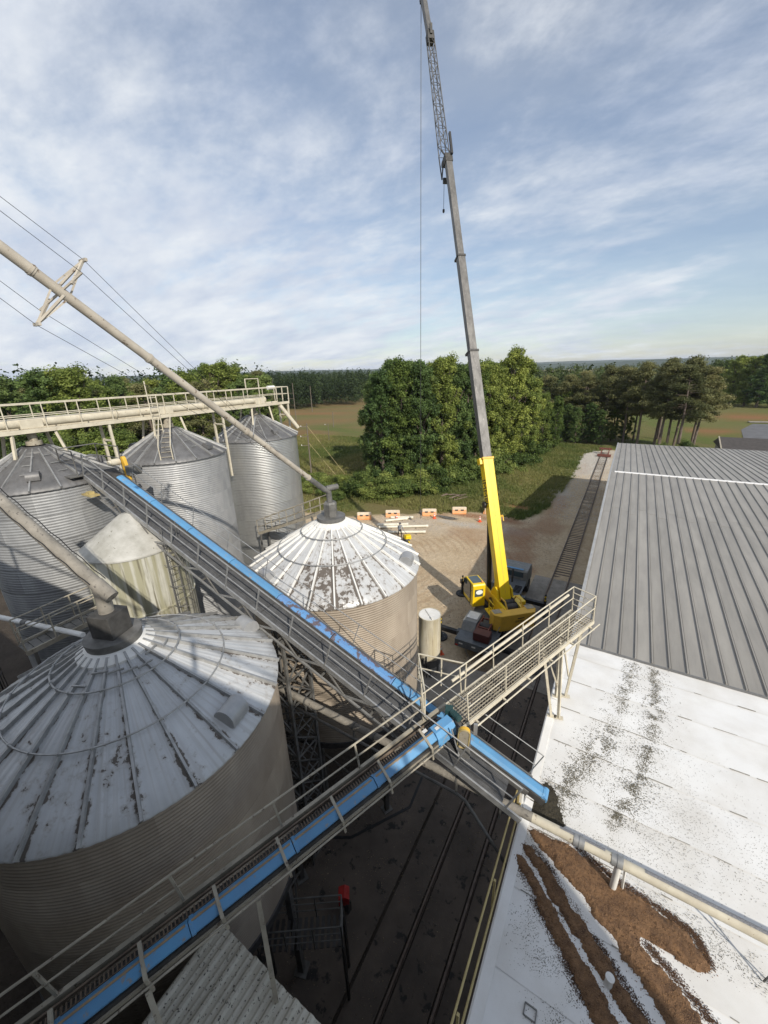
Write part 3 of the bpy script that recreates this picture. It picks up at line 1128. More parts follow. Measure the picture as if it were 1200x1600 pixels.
# big broadleaf clump behind the crane: (azimuth from north, distance, height)
CL = [(-32.9, 74, 19.5, 1.0), (-31.6, 71, 21.0, 1.05), (-30.3, 73, 22.6, 1.1), (-28.9, 71, 22.2, 1.05), (-27.3, 73, 21.6, 1.05), (-26.1, 71, 22.0, .95),
      (-24.6, 74, 21.0, 1.1), (-23.0, 73, 21.9, 1.1), (-21.2, 76, 21.4, 1.0), (-19.8, 77, 22.2, 1.1), (-18.2, 79, 21.0, 1.05), (-16.6, 82, 22.9, 1.1), (-15.2, 85, 22.2, 1.0), (-13.8, 88, 23.4, 1.15),
      (-12.2, 92, 21.5, 1.1), (-10.9, 98, 18.0, 1.0), (-32.2, 86, 20.5, 1.3), (-29.6, 83, 22, 1.3), (-26.8, 84, 22.4, 1.3), (-24, 84, 22.0, 1.3), (-21.6, 86, 22.2, 1.3),
      (-18.6, 90, 22.2, 1.3), (-15.8, 95, 22.4, 1.3), (-9.4, 101, 15.5, 1.0), (-8.0, 109, 13.0, 1.0)]
lab = ['leafy green tree at the left end of the clump behind the barriers', 'tall bushy tree in the clump behind the barriers',
       'tall leafy tree in the wood behind the crane boom', 'green tree at the right end of the clump beside the siding bank']
for i, (a, D, h, w) in enumerate(CL):
    x, y = pol(a, D)
    k = 0 if a < -31 else 1 if a < -23 else 2 if a < -13 else 3
    plant('broad', x, y, h * U(.9, 1.04), lab[k], ['left end trees of the clump', 'trees behind the barriers', 'trees behind the boom', 'trees beside the bank'][k], w, -.3)
# understorey along the clump's edge
for i, (a, D, h) in enumerate([(-34.2, 65, 4.6), (-33.0, 64, 4.2), (-31.8, 63.5, 4.4), (-30.3, 63.5, 4.2), (-28.8, 64, 4.2), (-27.2, 65, 4.4), (-25.6, 66, 4.4), (-24.0, 67, 4.6),
                                (-22.4, 68.5, 4.6), (-20.6, 71, 5), (-18.6, 73, 5), (-16.6, 76, 5), (-14.8, 80, 5.5), (-13.2, 84, 5.0), (-11.8, 90, 5.5), (-10.2, 98, 5.0)]):
    x, y = pol(a, D)
    plant('shrub', x, y, h, 'low leafy shrub along the foot of the tree clump', 'shrubs at the foot of the clump', 1.0)
for (x, y, h) in [(-42, 50.5, 2.6), (-44.5, 53, 2.8), (-40, 52.5, 2.4), (-47, 51, 2.4), (-50, 56, 2.6), (-45.5, 57.5, 2.2), (-53, 53, 2.2), (-39, 49.2, 1.6)]:
    plant('shrub', x, y, h, 'grey green bush in the rough grass left of the clump', 'bushes in the rough grass', 1.3)
# right of the clump: pines with bare trunks in front of a mixed wood
PN = [(-6.4, 128, 20), (-5.2, 134, 20), (-4.2, 125, 19.5), (-3.0, 130, 20.3), (-2.0, 121, 19.6), (-1.0, 127, 20), (0.2, 118, 19.8), (1.0, 124, 20.2), (1.9, 117, 20.4), (2.8, 121, 20.6),
      (3.6, 114, 20.8), (4.4, 117, 21.0), (5.1, 113, 21.3), (5.9, 115, 21.4), (6.6, 113, 21.0), (7.2, 116, 20.2), (-7.6, 132, 19.5), (-8.6, 126, 18.5), (-9.4, 134, 19), (5.5, 120, 20.5), (4.0, 124, 20.5), (3.0, 128, 20.2)]
for a, D, h in PN:
    x, y = pol(a + U(-.5, .5), D + U(-5, 5))
    plant('pine', x, y, h * U(.88, 1.02), 'tall pine with bare lower trunk behind the grey shed', 'pines behind the shed', 1.25)
for a, D, h in [(-8.0, 117, 9), (-6.6, 121, 10), (-5.4, 118, 9.5), (-4.0, 119, 10.5), (-2.8, 117, 9), (-7.2, 126, 13), (0.0, 126, 11), (-1.4, 124, 12), (-3.4, 128, 13), (-9.0, 118, 11)]:
    x, y = pol(a, D)
    plant('broad', x, y, h, 'young leafy tree among the pine trunks at the end of the siding', 'young trees among the pines', 1.3)
for a, D, h in [(6.0, 108, 4.2), (5.2, 106, 3.6), (6.7, 106, 3.0), (4.2, 109, 3.4)]:
    x, y = pol(a, D)
    plant('shrub', x, y, h, 'bright green bush under the pines beyond the shed roof', 'bushes under the pines')
for a, D, h in [(9.2, 250, 22), (10.4, 245, 21), (11.4, 240, 22), (12.4, 250, 22), (8.4, 262, 20), (9.8, 270, 21), (13.4, 240, 21), (7.4, 300, 20)]:
    x, y = pol(a, D)
    plant('broad', x, y, h, 'dark tree across the far field on the right', 'trees across the far right field', 1.5)
# left wood behind the overhead catwalk
for i in range(46):
    a = -77 + 30 * (i / 45) + U(-.5, .5)
    D = U(82, 128)
    h = U(17.5, 21.3)
    if 8 < i < 15:
        D, h = U(78, 92), U(21, 22.6)
    if 33 < i < 39:
        D, h = U(98, 112), U(21.5, 23.2)
    x, y = pol(a, D)
    plant('broad' if i % 4 else 'pine', x, y, h, 'dark tree in the wood behind the cream overhead catwalk', 'wood behind the catwalk', 1.3)
for i in range(16):
    a = -75 + 24 * i / 15
    x, y = pol(a, U(62, 74))
    plant('broad', x, y, U(10, 14), 'lower tree in front of the wood behind the bins', 'front row of the left wood', 1.5)
# distant woods that read as one mass
def far_wood(rows, seed):
    rs = random.Random(seed)
    cl = []
    for (a0, a1, D0, D1, n, h0, h1) in rows:
        for i in range(n):
            a = a0 + (a1 - a0) * (i + rs.random()) / n
            D = rs.uniform(D0, D1)
            x, y = pol(a, D)
            h = rs.uniform(h0, h1)
            w = rs.uniform(2.6, 4.6)
            t = rs.uniform(.1, .7)
            for zz, wf in ((.25, .9), (.5, 1.1), (.72, .9), (.9, .5)):
                cl.append((x + rs.uniform(-1, 1), y + rs.uniform(-1, 1), h * zz, w * wf, h * .17, w * wf, min(1, max(0, t + rs.uniform(-.2, .2)))))
    return cl


cl = far_wood([(-80, -47, 130, 175, 90, 18, 23), (-50, -40, 245, 300, 70, 18, 22.5), (-46, -33, 300, 380, 80, 18, 22), (-42, -34, 262, 300, 40, 17, 21)], 4)
o = link('far_wood', leaves_mesh('far_wood', cl, 130000, 0.40, M['far_leaf'], 77), None, fixn=False)
tag(o, 'dark far wood along the skyline beyond the open field', 'wood', kind='stuff')
cl = far_wood([(-13, -2.5, 150, 215, 50, 16, 19.5), (-40, -10, 420, 560, 110, 16, 21), (-12, 18, 380, 520, 90, 15, 20), (7, 20, 262, 330, 50, 17, 21)], 9)
o = link('far_wood', leaves_mesh('far_wood', cl, 130000, 0.42, M['far_leaf'], 78), None, fixn=False)
tag(o, 'distant wood on the skyline behind the pines', 'wood', kind='stuff')

# rough grass tufts on the bank and the near field
def tufts(name, n, region, h, seed, label):
    rs = np.random.RandomState(seed)
    pts = []
    while len(pts) < n:
        x = rs.uniform(region[0], region[1], 4000)
        y = rs.uniform(region[2], region[3], 4000)
        xi = np.clip(np.searchsorted(gx, x), 0, nc - 1)
        yi = np.clip(np.searchsorted(gy, y), 0, nr - 1)
        ok = (yard[yi, xi] < rs.uniform(0.2, .8, 4000)) & (clay[yi, xi] < .5)
        for a, b_, i, j in zip(x[ok], y[ok], yi[ok], xi[ok]):
            pts.append((a, b_, GZ[i, j], dry[i, j]))
    P = np.array(pts[:n])
    k = 5
    V, F, T = [], [], []
    ang = rs.uniform(0, 6.28, (n, k))
    hh = h * rs.uniform(.5, 1.35, (n, k))
    ln = rs.uniform(.15, .75, (n, k))
    ox = rs.uniform(-.22, .22, (n, k))
    oy = rs.uniform(-.22, .22, (n, k))
    w = .05
    bx, by = P[:, 0:1] + ox, P[:, 1:2] + oy
    z0 = P[:, 2:3] - .03
    ca, sa = np.cos(ang), np.sin(ang)
    v0 = np.stack([bx - sa * w, by + ca * w, z0 + 0 * ca], 2)
    v1 = np.stack([bx + sa * w, by - ca * w, z0 + 0 * ca], 2)
    v2 = np.stack([bx + ca * ln * hh, by + sa * ln * hh, z0 + hh], 2)
    q = np.stack([v0, v1, v2], 2).reshape(-1, 3)
    m = n * k
    me = bpy.data.meshes.new(name)
    me.vertices.add(3 * m)
    me.vertices.foreach_set('co', q.ravel())
    me.loops.add(3 * m)
    me.loops.foreach_set('vertex_index', np.arange(3 * m))
    me.polygons.add(m)
    me.polygons.foreach_set('loop_start', np.arange(0, 3 * m, 3))
    a = me.attributes.new('tint', 'FLOAT', 'POINT')
    tt = np.clip(np.repeat(P[:, 3], k) * .8 + rs.normal(size=m) * .18, 0, 1)
    a.data.foreach_set('value', np.repeat(tt, 3).astype(np.float32))
    me.update()
    me.validate()
    me.materials.append(M['grass_blade'])
    o = link(name, me, None, fixn=False)
    tag(o, label, 'grass', kind='stuff')


tufts('rough_grass', 26000, (-36, -4, 50, 116), 0.42, 5, 'rough green grass on the bank between the siding and the trees')
tufts('rough_grass', 22000, (-95, -34, 42, 105), 0.45, 6, 'dry and green rough grass in the open field left of the clump')


# loose stones: pale ballast beside the siding and gravel in the yard
def stones(name, n, region, test, smin, smax, mat, label, seed, zo=0.0):
    rs = np.random.RandomState(seed)
    x = rs.uniform(region[0], region[1], n * 2)
    y = rs.uniform(region[2], region[3], n * 2)
    ok = test(x, y, rs.rand(n * 2))
    x, y = x[ok][:n], y[ok][:n]
    n = len(x)
    xi = np.clip(np.searchsorted(gx, x), 0, nc - 1)
    yi = np.clip(np.searchsorted(gy, y), 0, nr - 1)
    z = GZ[yi, xi] + zo
    s_ = smin + (smax - smin) * rs.rand(n) ** 2.5
    a = rs.uniform(0, 6.28, n)
    base = [np.stack([x + s_ * np.cos(a + t), y + s_ * np.sin(a + t), z - .01], 1) for t in (0, 2.1, 4.2)]
    top = np.stack([x + s_ * .3 * np.cos(a), y + s_ * .3 * np.sin(a), z + s_ * rs.uniform(.5, 1.0, n)], 1)
    q = np.stack(base + [top], 1).reshape(-1, 3)
    k4 = np.arange(n) * 4
    F = np.concatenate([np.stack([k4, k4 + 1, k4 + 3], 1), np.stack([k4 + 1, k4 + 2, k4 + 3], 1), np.stack([k4 + 2, k4, k4 + 3], 1)])
    me_ = bpy.data.meshes.new(name)
    me_.from_pydata(q.tolist(), [], F.tolist())
    o_ = link(name, me_, mat, None, fixn=False)
    tag(o_, label, 'stones', kind='stuff')


def in_yard(x, y, r):
    xi = np.clip(np.searchsorted(gx, x), 0, nc - 1)
    yi = np.clip(np.searchsorted(gy, y), 0, nr - 1)
    return (yard[yi, xi] > .6) & (dark[yi, xi] < .4) & (vnoise(x, y, .35, 2.2) > r - .75)


M['ballast'] = mk('pale_ballast', (0.56, 0.54, 0.50), (0.30, 0.285, 0.26), 9, 0.95)
M['gravel'] = mk('tan_gravel', (0.52, 0.43, 0.31), (0.20, 0.15, 0.105), 9, 0.95)
stones('yard_gravel', 26000, (-34, -5, 26, 57), in_yard, .02, .085, M['gravel'], 'loose tan gravel strewn over the yard', 21)
stones('ballast_stones', 22000, (-7.5, -.8, 56, 110), lambda x, y, r: (np.abs(np.abs(x + 3.25) - .75) > .08) & (r < .35 + .65 * (y > 80)), .03, .10, M['ballast'], 'pale ballast stones along the siding', 22)
stones('spilled_grain', 9000, (-8.8, -1.0, 2, 22), lambda x, y, r: vnoise(x, y, .7, 5.5) > r * .9 - .25, .008, .03, M['gravel'], 'spilled grain and grit on the dark alley slab', 23, .085)

# ------------------------------------------------------------------ buildings
def railing(parent, p, q, h, mat, up=(0, 0, 1), sp=1.5, r=0.022, mids=(0.5,), ends=True, postr=None, square=False):
    p, q, up = Vector(p), Vector(q), Vector(up).normalized()
    L = (q - p).length
    g = G()
    g.tube(p + up * h, q + up * h, r, 8)
    g.build('handrail', mat, parent, True)
    for m_ in mids:
        g = G()
        g.tube(p + up * h * m_, q + up * h * m_, r * .85, 6)
        g.build('mid_rail', mat, parent, True)
    n = max(1, round(L / sp))
    for i in range(n + 1):
        if not ends and i in (0, n):
            continue
        c = p.lerp(q, i / n)
        g = G()
        pr = postr or r * 1.05
        if square:
            g.bar(c - up * .05, c + up * h, pr * 1.8, pr * 1.8, up=(q - p))
        else:
            g.tube(c - up * .05, c + up * h, pr, 6)
        g.build('post', mat, parent, True)


shed = thing('metal_shed', 'long shed with grey standing seam roof beside the railway siding', 'shed', (-0.65, 17.3, 0))
SY0, SYR, SY1, SX0, SX1 = 17.3, 45.2, 73.1, -0.62, 25.6
EZ, RZ = 8.0, 9.66


def shed_z(y):
    return EZ + (RZ - EZ) * (1 - abs(y - SYR) / (SYR - SY0))


def panel_mesh(L, name):
    g = G()
    g.box((0, L / 2, 0), (0.604, L, 0.012))
    g.prism([(-.035, .006), (.035, .006), (.022, .068), (-.022, .068)], (-.27, 0, 0), (1, 0, 0), (0, 0, 1), (0, L, 0))
    g.box((-.195, L / 2, .012), (0.02, L, 0.012))
    me_ = mesh_of(g, name, M['shed_roof'])
    return me_


sl_ang = math.atan2(RZ - EZ, SYR - SY0)
LS = math.hypot(RZ - EZ, SYR - SY0)
cuts = {}
npan = int((SX1 - SX0) / 0.61)
for side in (0, 1):
    for i in range(npan):
        x = SX0 + 0.31 + i * 0.61
        cut = (0.60, 0.64, 0.62)[i % 3] if side == 0 else (0.55, 0.50)[i % 2]
        if side == 0:
            segs = ((-0.12, LS * cut + .15, 0.0), (LS * cut, LS - .02, 0.010))
        else:
            segs = ((-0.12, LS - .02, 0.0),)
        for s0, s1, lift in segs:
            key = round(s1 - s0, 2)
            if key not in cuts:
                cuts[key] = panel_mesh(key, 'roof_panel')
            if side == 0:
                Mx = Matrix.Translation((x - ORG[shed.name].x, SY0 - ORG[shed.name].y, EZ)) @ Matrix.Rotation(sl_ang, 4, 'X') @ Matrix.Translation((0, s0, lift))
            else:
                Mx = Matrix.Translation((x - ORG[shed.name].x, SY1 - ORG[shed.name].y, EZ)) @ Matrix.Rotation(PI, 4, 'Z') @ Matrix.Rotation(sl_ang, 4, 'X') @ Matrix.Translation((0, s0, lift))
            inst('roof_panel', cuts[key], shed, Mx)
g = G()
g.add([(SX0, SY0 + .1, 0), (SX0, SY1 - .1, 0), (SX0, SY1 - .1, EZ - .06), (SX0, SYR, RZ - .06), (SX0, SY0 + .1, EZ - .06)], [(0, 1, 2, 3, 4)])
g.add([(SX0, SY0 + .1, 0), (SX1, SY0 + .1, 0), (SX1, SY0 + .1, EZ - .06), (SX0, SY0 + .1, EZ - .06)], [(0, 1, 2, 3)])
g.add([(SX0, SY1 - .1, 0), (SX1, SY1 - .1, 0), (SX1, SY1 - .1, EZ - .06), (SX0, SY1 - .1, EZ - .06)], [(0, 1, 2, 3)])
g.add([(SX1, SY0 + .1, 0), (SX1, SY1 - .1, 0), (SX1, SY1 - .1, EZ - .06), (SX1, SYR, RZ - .06), (SX1, SY0 + .1, EZ - .06)], [(0, 1, 2, 3, 4)])
g.build('wall', M['shed_wall'], shed)
g = G()
g.prism([(-.22, -.0), (0, .07), (.22, -.0), (.22, -.03), (0, .04), (-.22, -.03)], (SX0 + .35, SYR, RZ + .045), (0, 1, 0), (0, 0, 1), (SX1 - SX0, 0, 0))
g.build('ridge_cap', M['ridge_white'], shed)
for (ya, yb) in ((SY0 - .1, SYR), (SYR, SY1 + .1)):
    g = G()
    g.bar((SX0 - .02, ya, shed_z(ya) + .01), (SX0 - .02, yb, shed_z(yb) + .01), .16, .14)
    g.build('rake_trim', M['shed_trim'], shed)
g = G()
g.bar((SX0 - .1, SY0 - .13, EZ - .05), (SX1, SY0 - .13, EZ - .05), .05, .10)
g.build('eave_trim', M['seam_dark'], shed)
# wall sheets on the siding side
for i in range(18):
    y = SY0 + .6 + i * 3.05
    g = G()
    zt = shed_z(y + 1.5) - .2
    g.box((SX0 - .03, y + 1.5, zt / 2), (.03, 2.95, zt))
    g.build('wall_sheet', M['shed_wall'], shed)

wb = thing('white_roofed_building', 'lower building with flat white membrane roof strewn with granules', 'building', (-0.85, 4, 0))
g = G()
g.box((9.6, 7.85, 3.92), (20.9, 18.7, 7.84))
g.build('wall', M['shed_wall'], wb)
WZ = 7.90
k = 0
y = -1.4
while y < 17.1:
    wd = min(1.62, 17.22 - y)
    nx, ny = 110, 9
    vs, fs = [], []
    for j in range(ny + 1):
        for i in range(nx + 1):
            xx = -0.86 + 20.5 * i / nx
            yy = y + (wd + .05) * j / ny
            zz = WZ + 0.012 * noise.noise((xx * .55, yy * 1.1, 3.3)) + 0.010 * noise.noise((xx * 1.7, yy * 2.6, 1.3))
            zz += 0.014 * (1 - j / ny)
            if xx < 1.8:
                zz += 0.018 * abs(noise.noise((xx * .8 + yy * .4, yy * 2.0 - xx * .5, 9.1)))
            if i == 0:
                zz -= .05
            vs.append((xx, yy, zz))
    for j in range(ny):
        for i in range(nx):
            a = j * (nx + 1) + i
            fs.append((a, a + 1, a + nx + 2, a + nx + 1))
    g = G()
    g.add(vs, fs)
    g.build('membrane_sheet', M['membrane'], wb, True)
    xs0 = -.5
    while xs0 < 13:
        ln_ = U(.08, .9)
        if random.random() < .75:
            g = G()
            g.bar((xs0, y + .012, WZ + .022), (xs0 + ln_, y + .012 + U(-.01, .01), WZ + .022), U(.012, .03), .012)
            g.build('seam_mark', M['seam_mark'], wb)
        xs0 += ln_ + U(.1, 1.4)
    y += 1.6
for (y0, y1) in ((-1.4, 3.0), (3.02, 8.9), (8.95, 13.2), (13.25, 17.2)):
    g = G()
    g.prism([(-.06, -.35), (-.06, .05), (-.02, .075), (.20, .045), (.20, -.01), (-.02, .0), (-.02, -.35)], (-.86, y0, WZ), (1, 0, 0), (0, 0, 1), (0, y1 - y0, 0))
    g.build('edge_flashing', M['membrane'], wb)
for (x, y, s) in ((1.23, 5.47, .2), (0.12, 4.7, .22)):
    g = G()
    for a, b_ in (((-1, -.7), (1, -.7)), ((1, -.7), (1, .7)), ((1, .7), (-1, .7)), ((-1, .7), (-1, -.7))):
        g.bar((x + a[0] * s * .5, y + a[1] * s * .6, WZ + .03), (x + b_[0] * s * .5, y + b_[1] * s * .6, WZ + .03), .022, .02)
    g.build('hatch_outline', M['steel_grey'], wb)
vp = thing('vent_pipe', 'short white vent pipe standing in the brown granules', 'vent pipe', (1.42, 5.9, WZ))
g = G()
g.lathe([(.10, 0), (.075, .03), (.07, .26), (.085, .27), (.085, .30), (0.0, .31)], 20, (1.42, 5.9, WZ))
g.build('pipe', M['white'], vp, True)

# mill building whose roof edge the view looks down from (behind the camera)
ml = thing('mill_building', 'tall mill block behind the viewpoint', 'building', (4, -6, 0))
g = G()
g.box((1.2, -9.6, 10.2), (26.9, 16, 20.4))
g.build('wall', M['shed_wall'], ml)
g = G()
g.box((-22.5, -8.0, 6.5), (20, 9, 13))  # block added out of view to cut sky light on the low left
g.build('unseen_shade_block', M['shed_wall'], ml)
for x in (-11, -7, -3, 1, 5, 9, 13):
    g = G()
    g.bar((x, -1.7, 20.4), (x, -1.7, 21.5), .08, .08)
    g.build('post', M['cream_dull'], ml)
g = G()
g.bar((-12, -1.7, 21.5), (14.5, -1.7, 21.5), .06, .06)
g.build('handrail', M['cream_dull'], ml)

# granules heaped and scattered on the white roof
def pile(name, poly, hmax, mat, label, seed, step=0.045, slope=.5):
    P = np.array(poly)
    x0, y0 = P.min(0) - .15
    x1, y1 = P.max(0) + .15
    xs, ys = np.arange(x0, x1, step), np.arange(y0, y1, step)
    X, Y = np.meshgrid(xs, ys)
    sd = poly_sd(poly, X, Y) + .10 * vnoise(X, Y, 2.3, seed) + .06 * vnoise(X, Y, 7.0, seed + 2) + .03 * vnoise(X, Y, 19.0, seed + 4)
    Z = np.minimum(sd * slope, hmax) * (1 + .35 * vnoise(X, Y, 2.2, seed + 5)) + .012 * vnoise(X, Y, 14, seed + 8)
    ins = sd > -0.03
    idx_ = -np.ones(X.shape, int)
    vs, fs = [], []
    for (j, i) in zip(*np.nonzero(ins)):
        idx_[j, i] = len(vs)
        vs.append((X[j, i], Y[j, i], WZ + .012 + max(-.01, Z[j, i])))
    for j in range(X.shape[0] - 1):
        for i in range(X.shape[1] - 1):
            q = (idx_[j, i], idx_[j, i + 1], idx_[j + 1, i + 1], idx_[j + 1, i])
            if min(q) >= 0:
                fs.append(q)
    g = G()
    g.add(vs, fs)
    nf = len(fs)
    rs = random.Random(seed)
    for _ in range(int(len(vs) * 1.6)):      # single grains on and just beyond the heap
        vx, vy, vz = vs[rs.randrange(len(vs))]
        s_ = rs.uniform(.006, .016)
        vx += rs.gauss(0, .05)
        vy += rs.gauss(0, .05)
        a = rs.uniform(0, 6.28)
        vz = max(vz, WZ + .014)
        g.add([(vx + s_ * math.cos(a), vy + s_ * math.sin(a), vz - .002), (vx + s_ * math.cos(a + 2.1), vy + s_ * math.sin(a + 2.1), vz - .002),
               (vx + s_ * math.cos(a + 4.2), vy + s_ * math.sin(a + 4.2), vz - .002), (vx, vy, vz + s_)], [(0, 1, 3), (1, 2, 3), (2, 0, 3)])
    me_ = bpy.data.meshes.new(name)
    me_.from_pydata(g.v, [], g.f)
    o = link(name, me_, mat, None, fixn=False)
    me_.materials.append(M['granule_lite'] if mat is M['granule'] else mat)
    me_.materials.append(M['brown_grit'] if mat is M['granule'] else mat)
    mi = [0] * nf + [1 + (k_ // 3) % 2 for k_ in range(len(g.f) - nf)]
    me_.polygons.foreach_set('material_index', mi)
    tag(o, label, 'granules', kind='stuff')


pile('granule_heap', [(-.78, 8.1), (.55, 8.25), (1.45, 7.97), (2.49, 7.8), (3.01, 7.66), (3.22, 7.27), (3.0, 7.03), (2.57, 7.1), (1.86, 7.12), (2.0, 6.95),
                      (2.65, 6.62), (3.3, 6.1), (4.2, 5.2), (3.6, 4.9), (2.6, 5.75), (1.5, 6.65), (.66, 7.27), (-.16, 7.73)], .075, M['granule'],
     'large heap of reddish brown granules under the pipe on the white roof', 3)
pile('granule_heap', [(-.84, 7.66), (-.47, 7.72), (.41, 7.12), (1.15, 6.52), (1.9, 5.92), (2.9, 5.1), (2.7, 4.8), (1.75, 5.55), (1.0, 6.12), (.3, 6.72), (-.5, 7.36)], .05, M['granule'],
     'narrow middle drift of brown granules along the white roof', 5)
pile('granule_heap', [(-.84, 7.42), (-.5, 7.28), (.2, 6.68), (.9, 6.08), (1.6, 5.52), (2.4, 4.7), (1.5, 4.8), (1.05, 5.4), (.5, 5.88), (-.1, 6.5), (-.55, 6.95), (-.84, 7.2)], .055, M['granule'],
     'leftmost drift of dark brown granules beside the vent pipe', 8)
pile('granule_heap', [(-.72, 9.35), (-.42, 9.75), (-.08, 9.45), (.05, 9.05), (.2, 8.7), (0.1, 8.4), (-.4, 8.3), (-.74, 8.45)], .10, M['granule_dark'],
     'dark wet granule heap under the end of the blue conveyor', 12, slope=.25)


def grit(name, n, paths, label, seed, smin=.008, smax=.03, mat=None):
    rs = random.Random(seed)
    g = G()
    for _ in range(n):
        pts, w, clump = rs.choices(paths, [p[3] for p in paths])[0][:3]
        t = rs.random() * (len(pts) - 1)
        i = int(t)
        f = t - i
        x = pts[i][0] * (1 - f) + pts[i + 1][0] * f + rs.gauss(0, w)
        y = pts[i][1] * (1 - f) + pts[i + 1][1] * f + rs.gauss(0, w)
        if clump and noise.noise((x * 3.0, y * 3.0, seed)) + .35 * noise.noise((x * 9, y * 9, 2.2)) < rs.uniform(-.4, .15):
            continue
        if x < -.78 or y > 17.1:
            continue
        s = rs.uniform(smin, smax)
        a = rs.uniform(0, 6.28)
        z = WZ + .015
        g.add([(x + s * math.cos(a), y + s * math.sin(a), z), (x + s * math.cos(a + 2.1), y + s * math.sin(a + 2.1), z),
               (x + s * math.cos(a + 4.2), y + s * math.sin(a + 4.2), z), (x, y, z + s * .9)], [(0, 1, 3), (1, 2, 3), (2, 0, 3)])
    me_ = bpy.data.meshes.new(name)
    me_.from_pydata(g.v, [], g.f)
    o = link(name, me_, mat or M['grit'], None, fixn=False)
    tag(o, label, 'granules', kind='stuff')


grit('scattered_grit', 16000, [([(-.6, 8.25), (.55, 8.3), (1.45, 8.02), (2.49, 7.86), (3.05, 7.72), (3.27, 7.3)], .05, False, 1.0), ([(2.1, 7.0), (2.7, 6.68), (3.4, 6.2), (4.2, 5.4)], .06, False, .6),
                              ([(-.4, 7.72), (.45, 7.12), (1.2, 6.5), (1.95, 5.9), (2.9, 5.1)], .05, False, .6), ([(-.6, 7.05), (0, 6.5), (.6, 5.9), (1.1, 5.4)], .08, False, .7)],
     'brown granules fringing the heaps on the white roof', 14, .006, .017, M['brown_grit'])
S1 = [(1.81, 16.97), (1.62, 15.4), (1.41, 14.19), (1.0, 12.1), (.43, 10.97), (0.05, 9.58), (-.2, 9.1)]
S2 = [(2.54, 16.94), (2.54, 14.83), (2.35, 13.15), (2.01, 11.39), (1.61, 10.06), (1.24, 9.26)]
grit('scattered_grit', 8000, [(S1, .16, True, 1.0), (S1[2:], .34, True, .9)], 'dark grit streak on the white roof nearest the conveyor end', 4, .006, .022)
grit('scattered_grit', 9000, [(S2, .10, True, 1.0), (S2, .30, True, .8)], 'dark grit streak on the white roof farther from the conveyor', 6, .006, .020)
grit('scattered_grit', 12000, [([(0.2, 8.9), (1.5, 9.1), (3, 10), (6, 10.5)], .75, False, 1.0), ([(1, 10), (3, 12.5)], .8, False, .5), ([(-.2, 6.2), (.6, 5.2), (1.2, 4.2)], .3, True, .7),
                               ([(2.2, 7.9), (4.6, 7.6)], .25, True, .5)], 'fine grit thinly scattered over the white roof', 9, .004, .012)

# low corrugated roof at the bottom of the picture
cr = thing('corrugated_roof', 'stained cream corrugated roof below the nearest conveyor', 'roof', (-5, 0.5, 0))
g = G()
g.box((-4.9, .25, 3.9), (2.9, 4.1, 7.7))
g.build('wall', M['steel_dark'], cr)
xx = -6.42
while xx < -3.3:
    g = G()
    prof = [(0, 0), (.05, .045), (.11, .045), (.16, 0), (.24, .0), (.29, .02), (.34, .0), (.40, 0.0), (.40, -.012), (0, -.012)]
    dz = U(-.006, .006)
    y1 = 2.45 + U(-.03, .03)
    g.prism(prof, (xx, -1.55, 8.0 + dz), (1, 0, 0), (0, 0, 1), (0, y1 + 1.55, 0))
    g.build('roof_sheet', M['old_roof'], cr)
    xx += .395

# ------------------------------------------------------------------ grain bins
def wall_sheet_mesh(R, N, pitch, amp, mat):
    arc = 2 * PI / (N // 3)
    n = 14
    rows = int(round(1.1176 / pitch * 6))
    g = G()
    prof = [(R + amp * math.sin(2 * PI * (1.1176 * j / rows) / pitch), 1.1176 * j / rows) for j in range(rows + 1)]
    g.lathe(prof, n, (0, 0, 0), -.003, arc + .006)
    return mesh_of(g, 'wall_sheet', mat, True)


def roof_panel_mesh(R, N, r0, ze, za, mat):
    """one wedge of the cone, with shallow ripples and uv (across, along)"""
    h = PI / N * .985
    nu, nv = 16, 8
    vs, fs, uvs = [], [], []
    for j in range(nv + 1):
        r = r0 + (R + .11 - r0) * j / nv
        for i in range(nu + 1):
            u = i / nu
            a = -h + 2 * h * u
            rip = .007 * math.cos(u * 2 * PI * 4) * min(1, (r - r0) / 1.0)
            z = ze + (za - ze) * (1 - r / R) + rip
            vs.append((r * math.cos(a), r * math.sin(a), z))
            uvs.append((u, j / nv))
    for j in range(nv):
        for i in range(nu):
            a = j * (nu + 1) + i
            fs.append((a, a + 1, a + nu + 2, a + nu + 1))
    # turned-down eave lip
    b0 = len(vs)
    for i in range(nu + 1):
        v = vs[nv * (nu + 1) + i]
        vs.append((v[0], v[1], v[2] - .06))
        uvs.append((i / nu, 1))
    for i in range(nu):
        a = nv * (nu + 1) + i
        fs.append((a, a + 1, b0 + i + 1, b0 + i))
    me_ = bpy.data.meshes.new('roof_panel')
    me_.from_pydata(vs, [], fs)
    ul = me_.uv_layers.new(name='UVMap')
    for lp in me_.loops:
        ul.data[lp.index].uv = uvs[lp.vertex_index]
    me_.polygons.foreach_set('use_smooth', [True] * len(me_.polygons))
    me_.materials.append(mat)
    return me_


def roof_rib_mesh(R, N, r0, ze, za, mat, w=.075, hh=.085):
    g = G()
    p = Vector((r0, 0, ze + (za - ze) * (1 - r0 / R)))
    q = Vector((R + .13, 0, ze + (za - ze) * (1 - (R + .13) / R)))
    d = (q - p).normalized()
    nrm = Vector((0, 1, 0)).cross(d)
    if nrm.z < 0:
        nrm = -nrm
    g.prism([(-w / 2, -.01), (w / 2, -.01), (w / 2 * .65, hh), (-w / 2 * .65, hh)], p, (0, 1, 0), nrm, q - p)
    return mesh_of(g, 'roof_rib', mat)


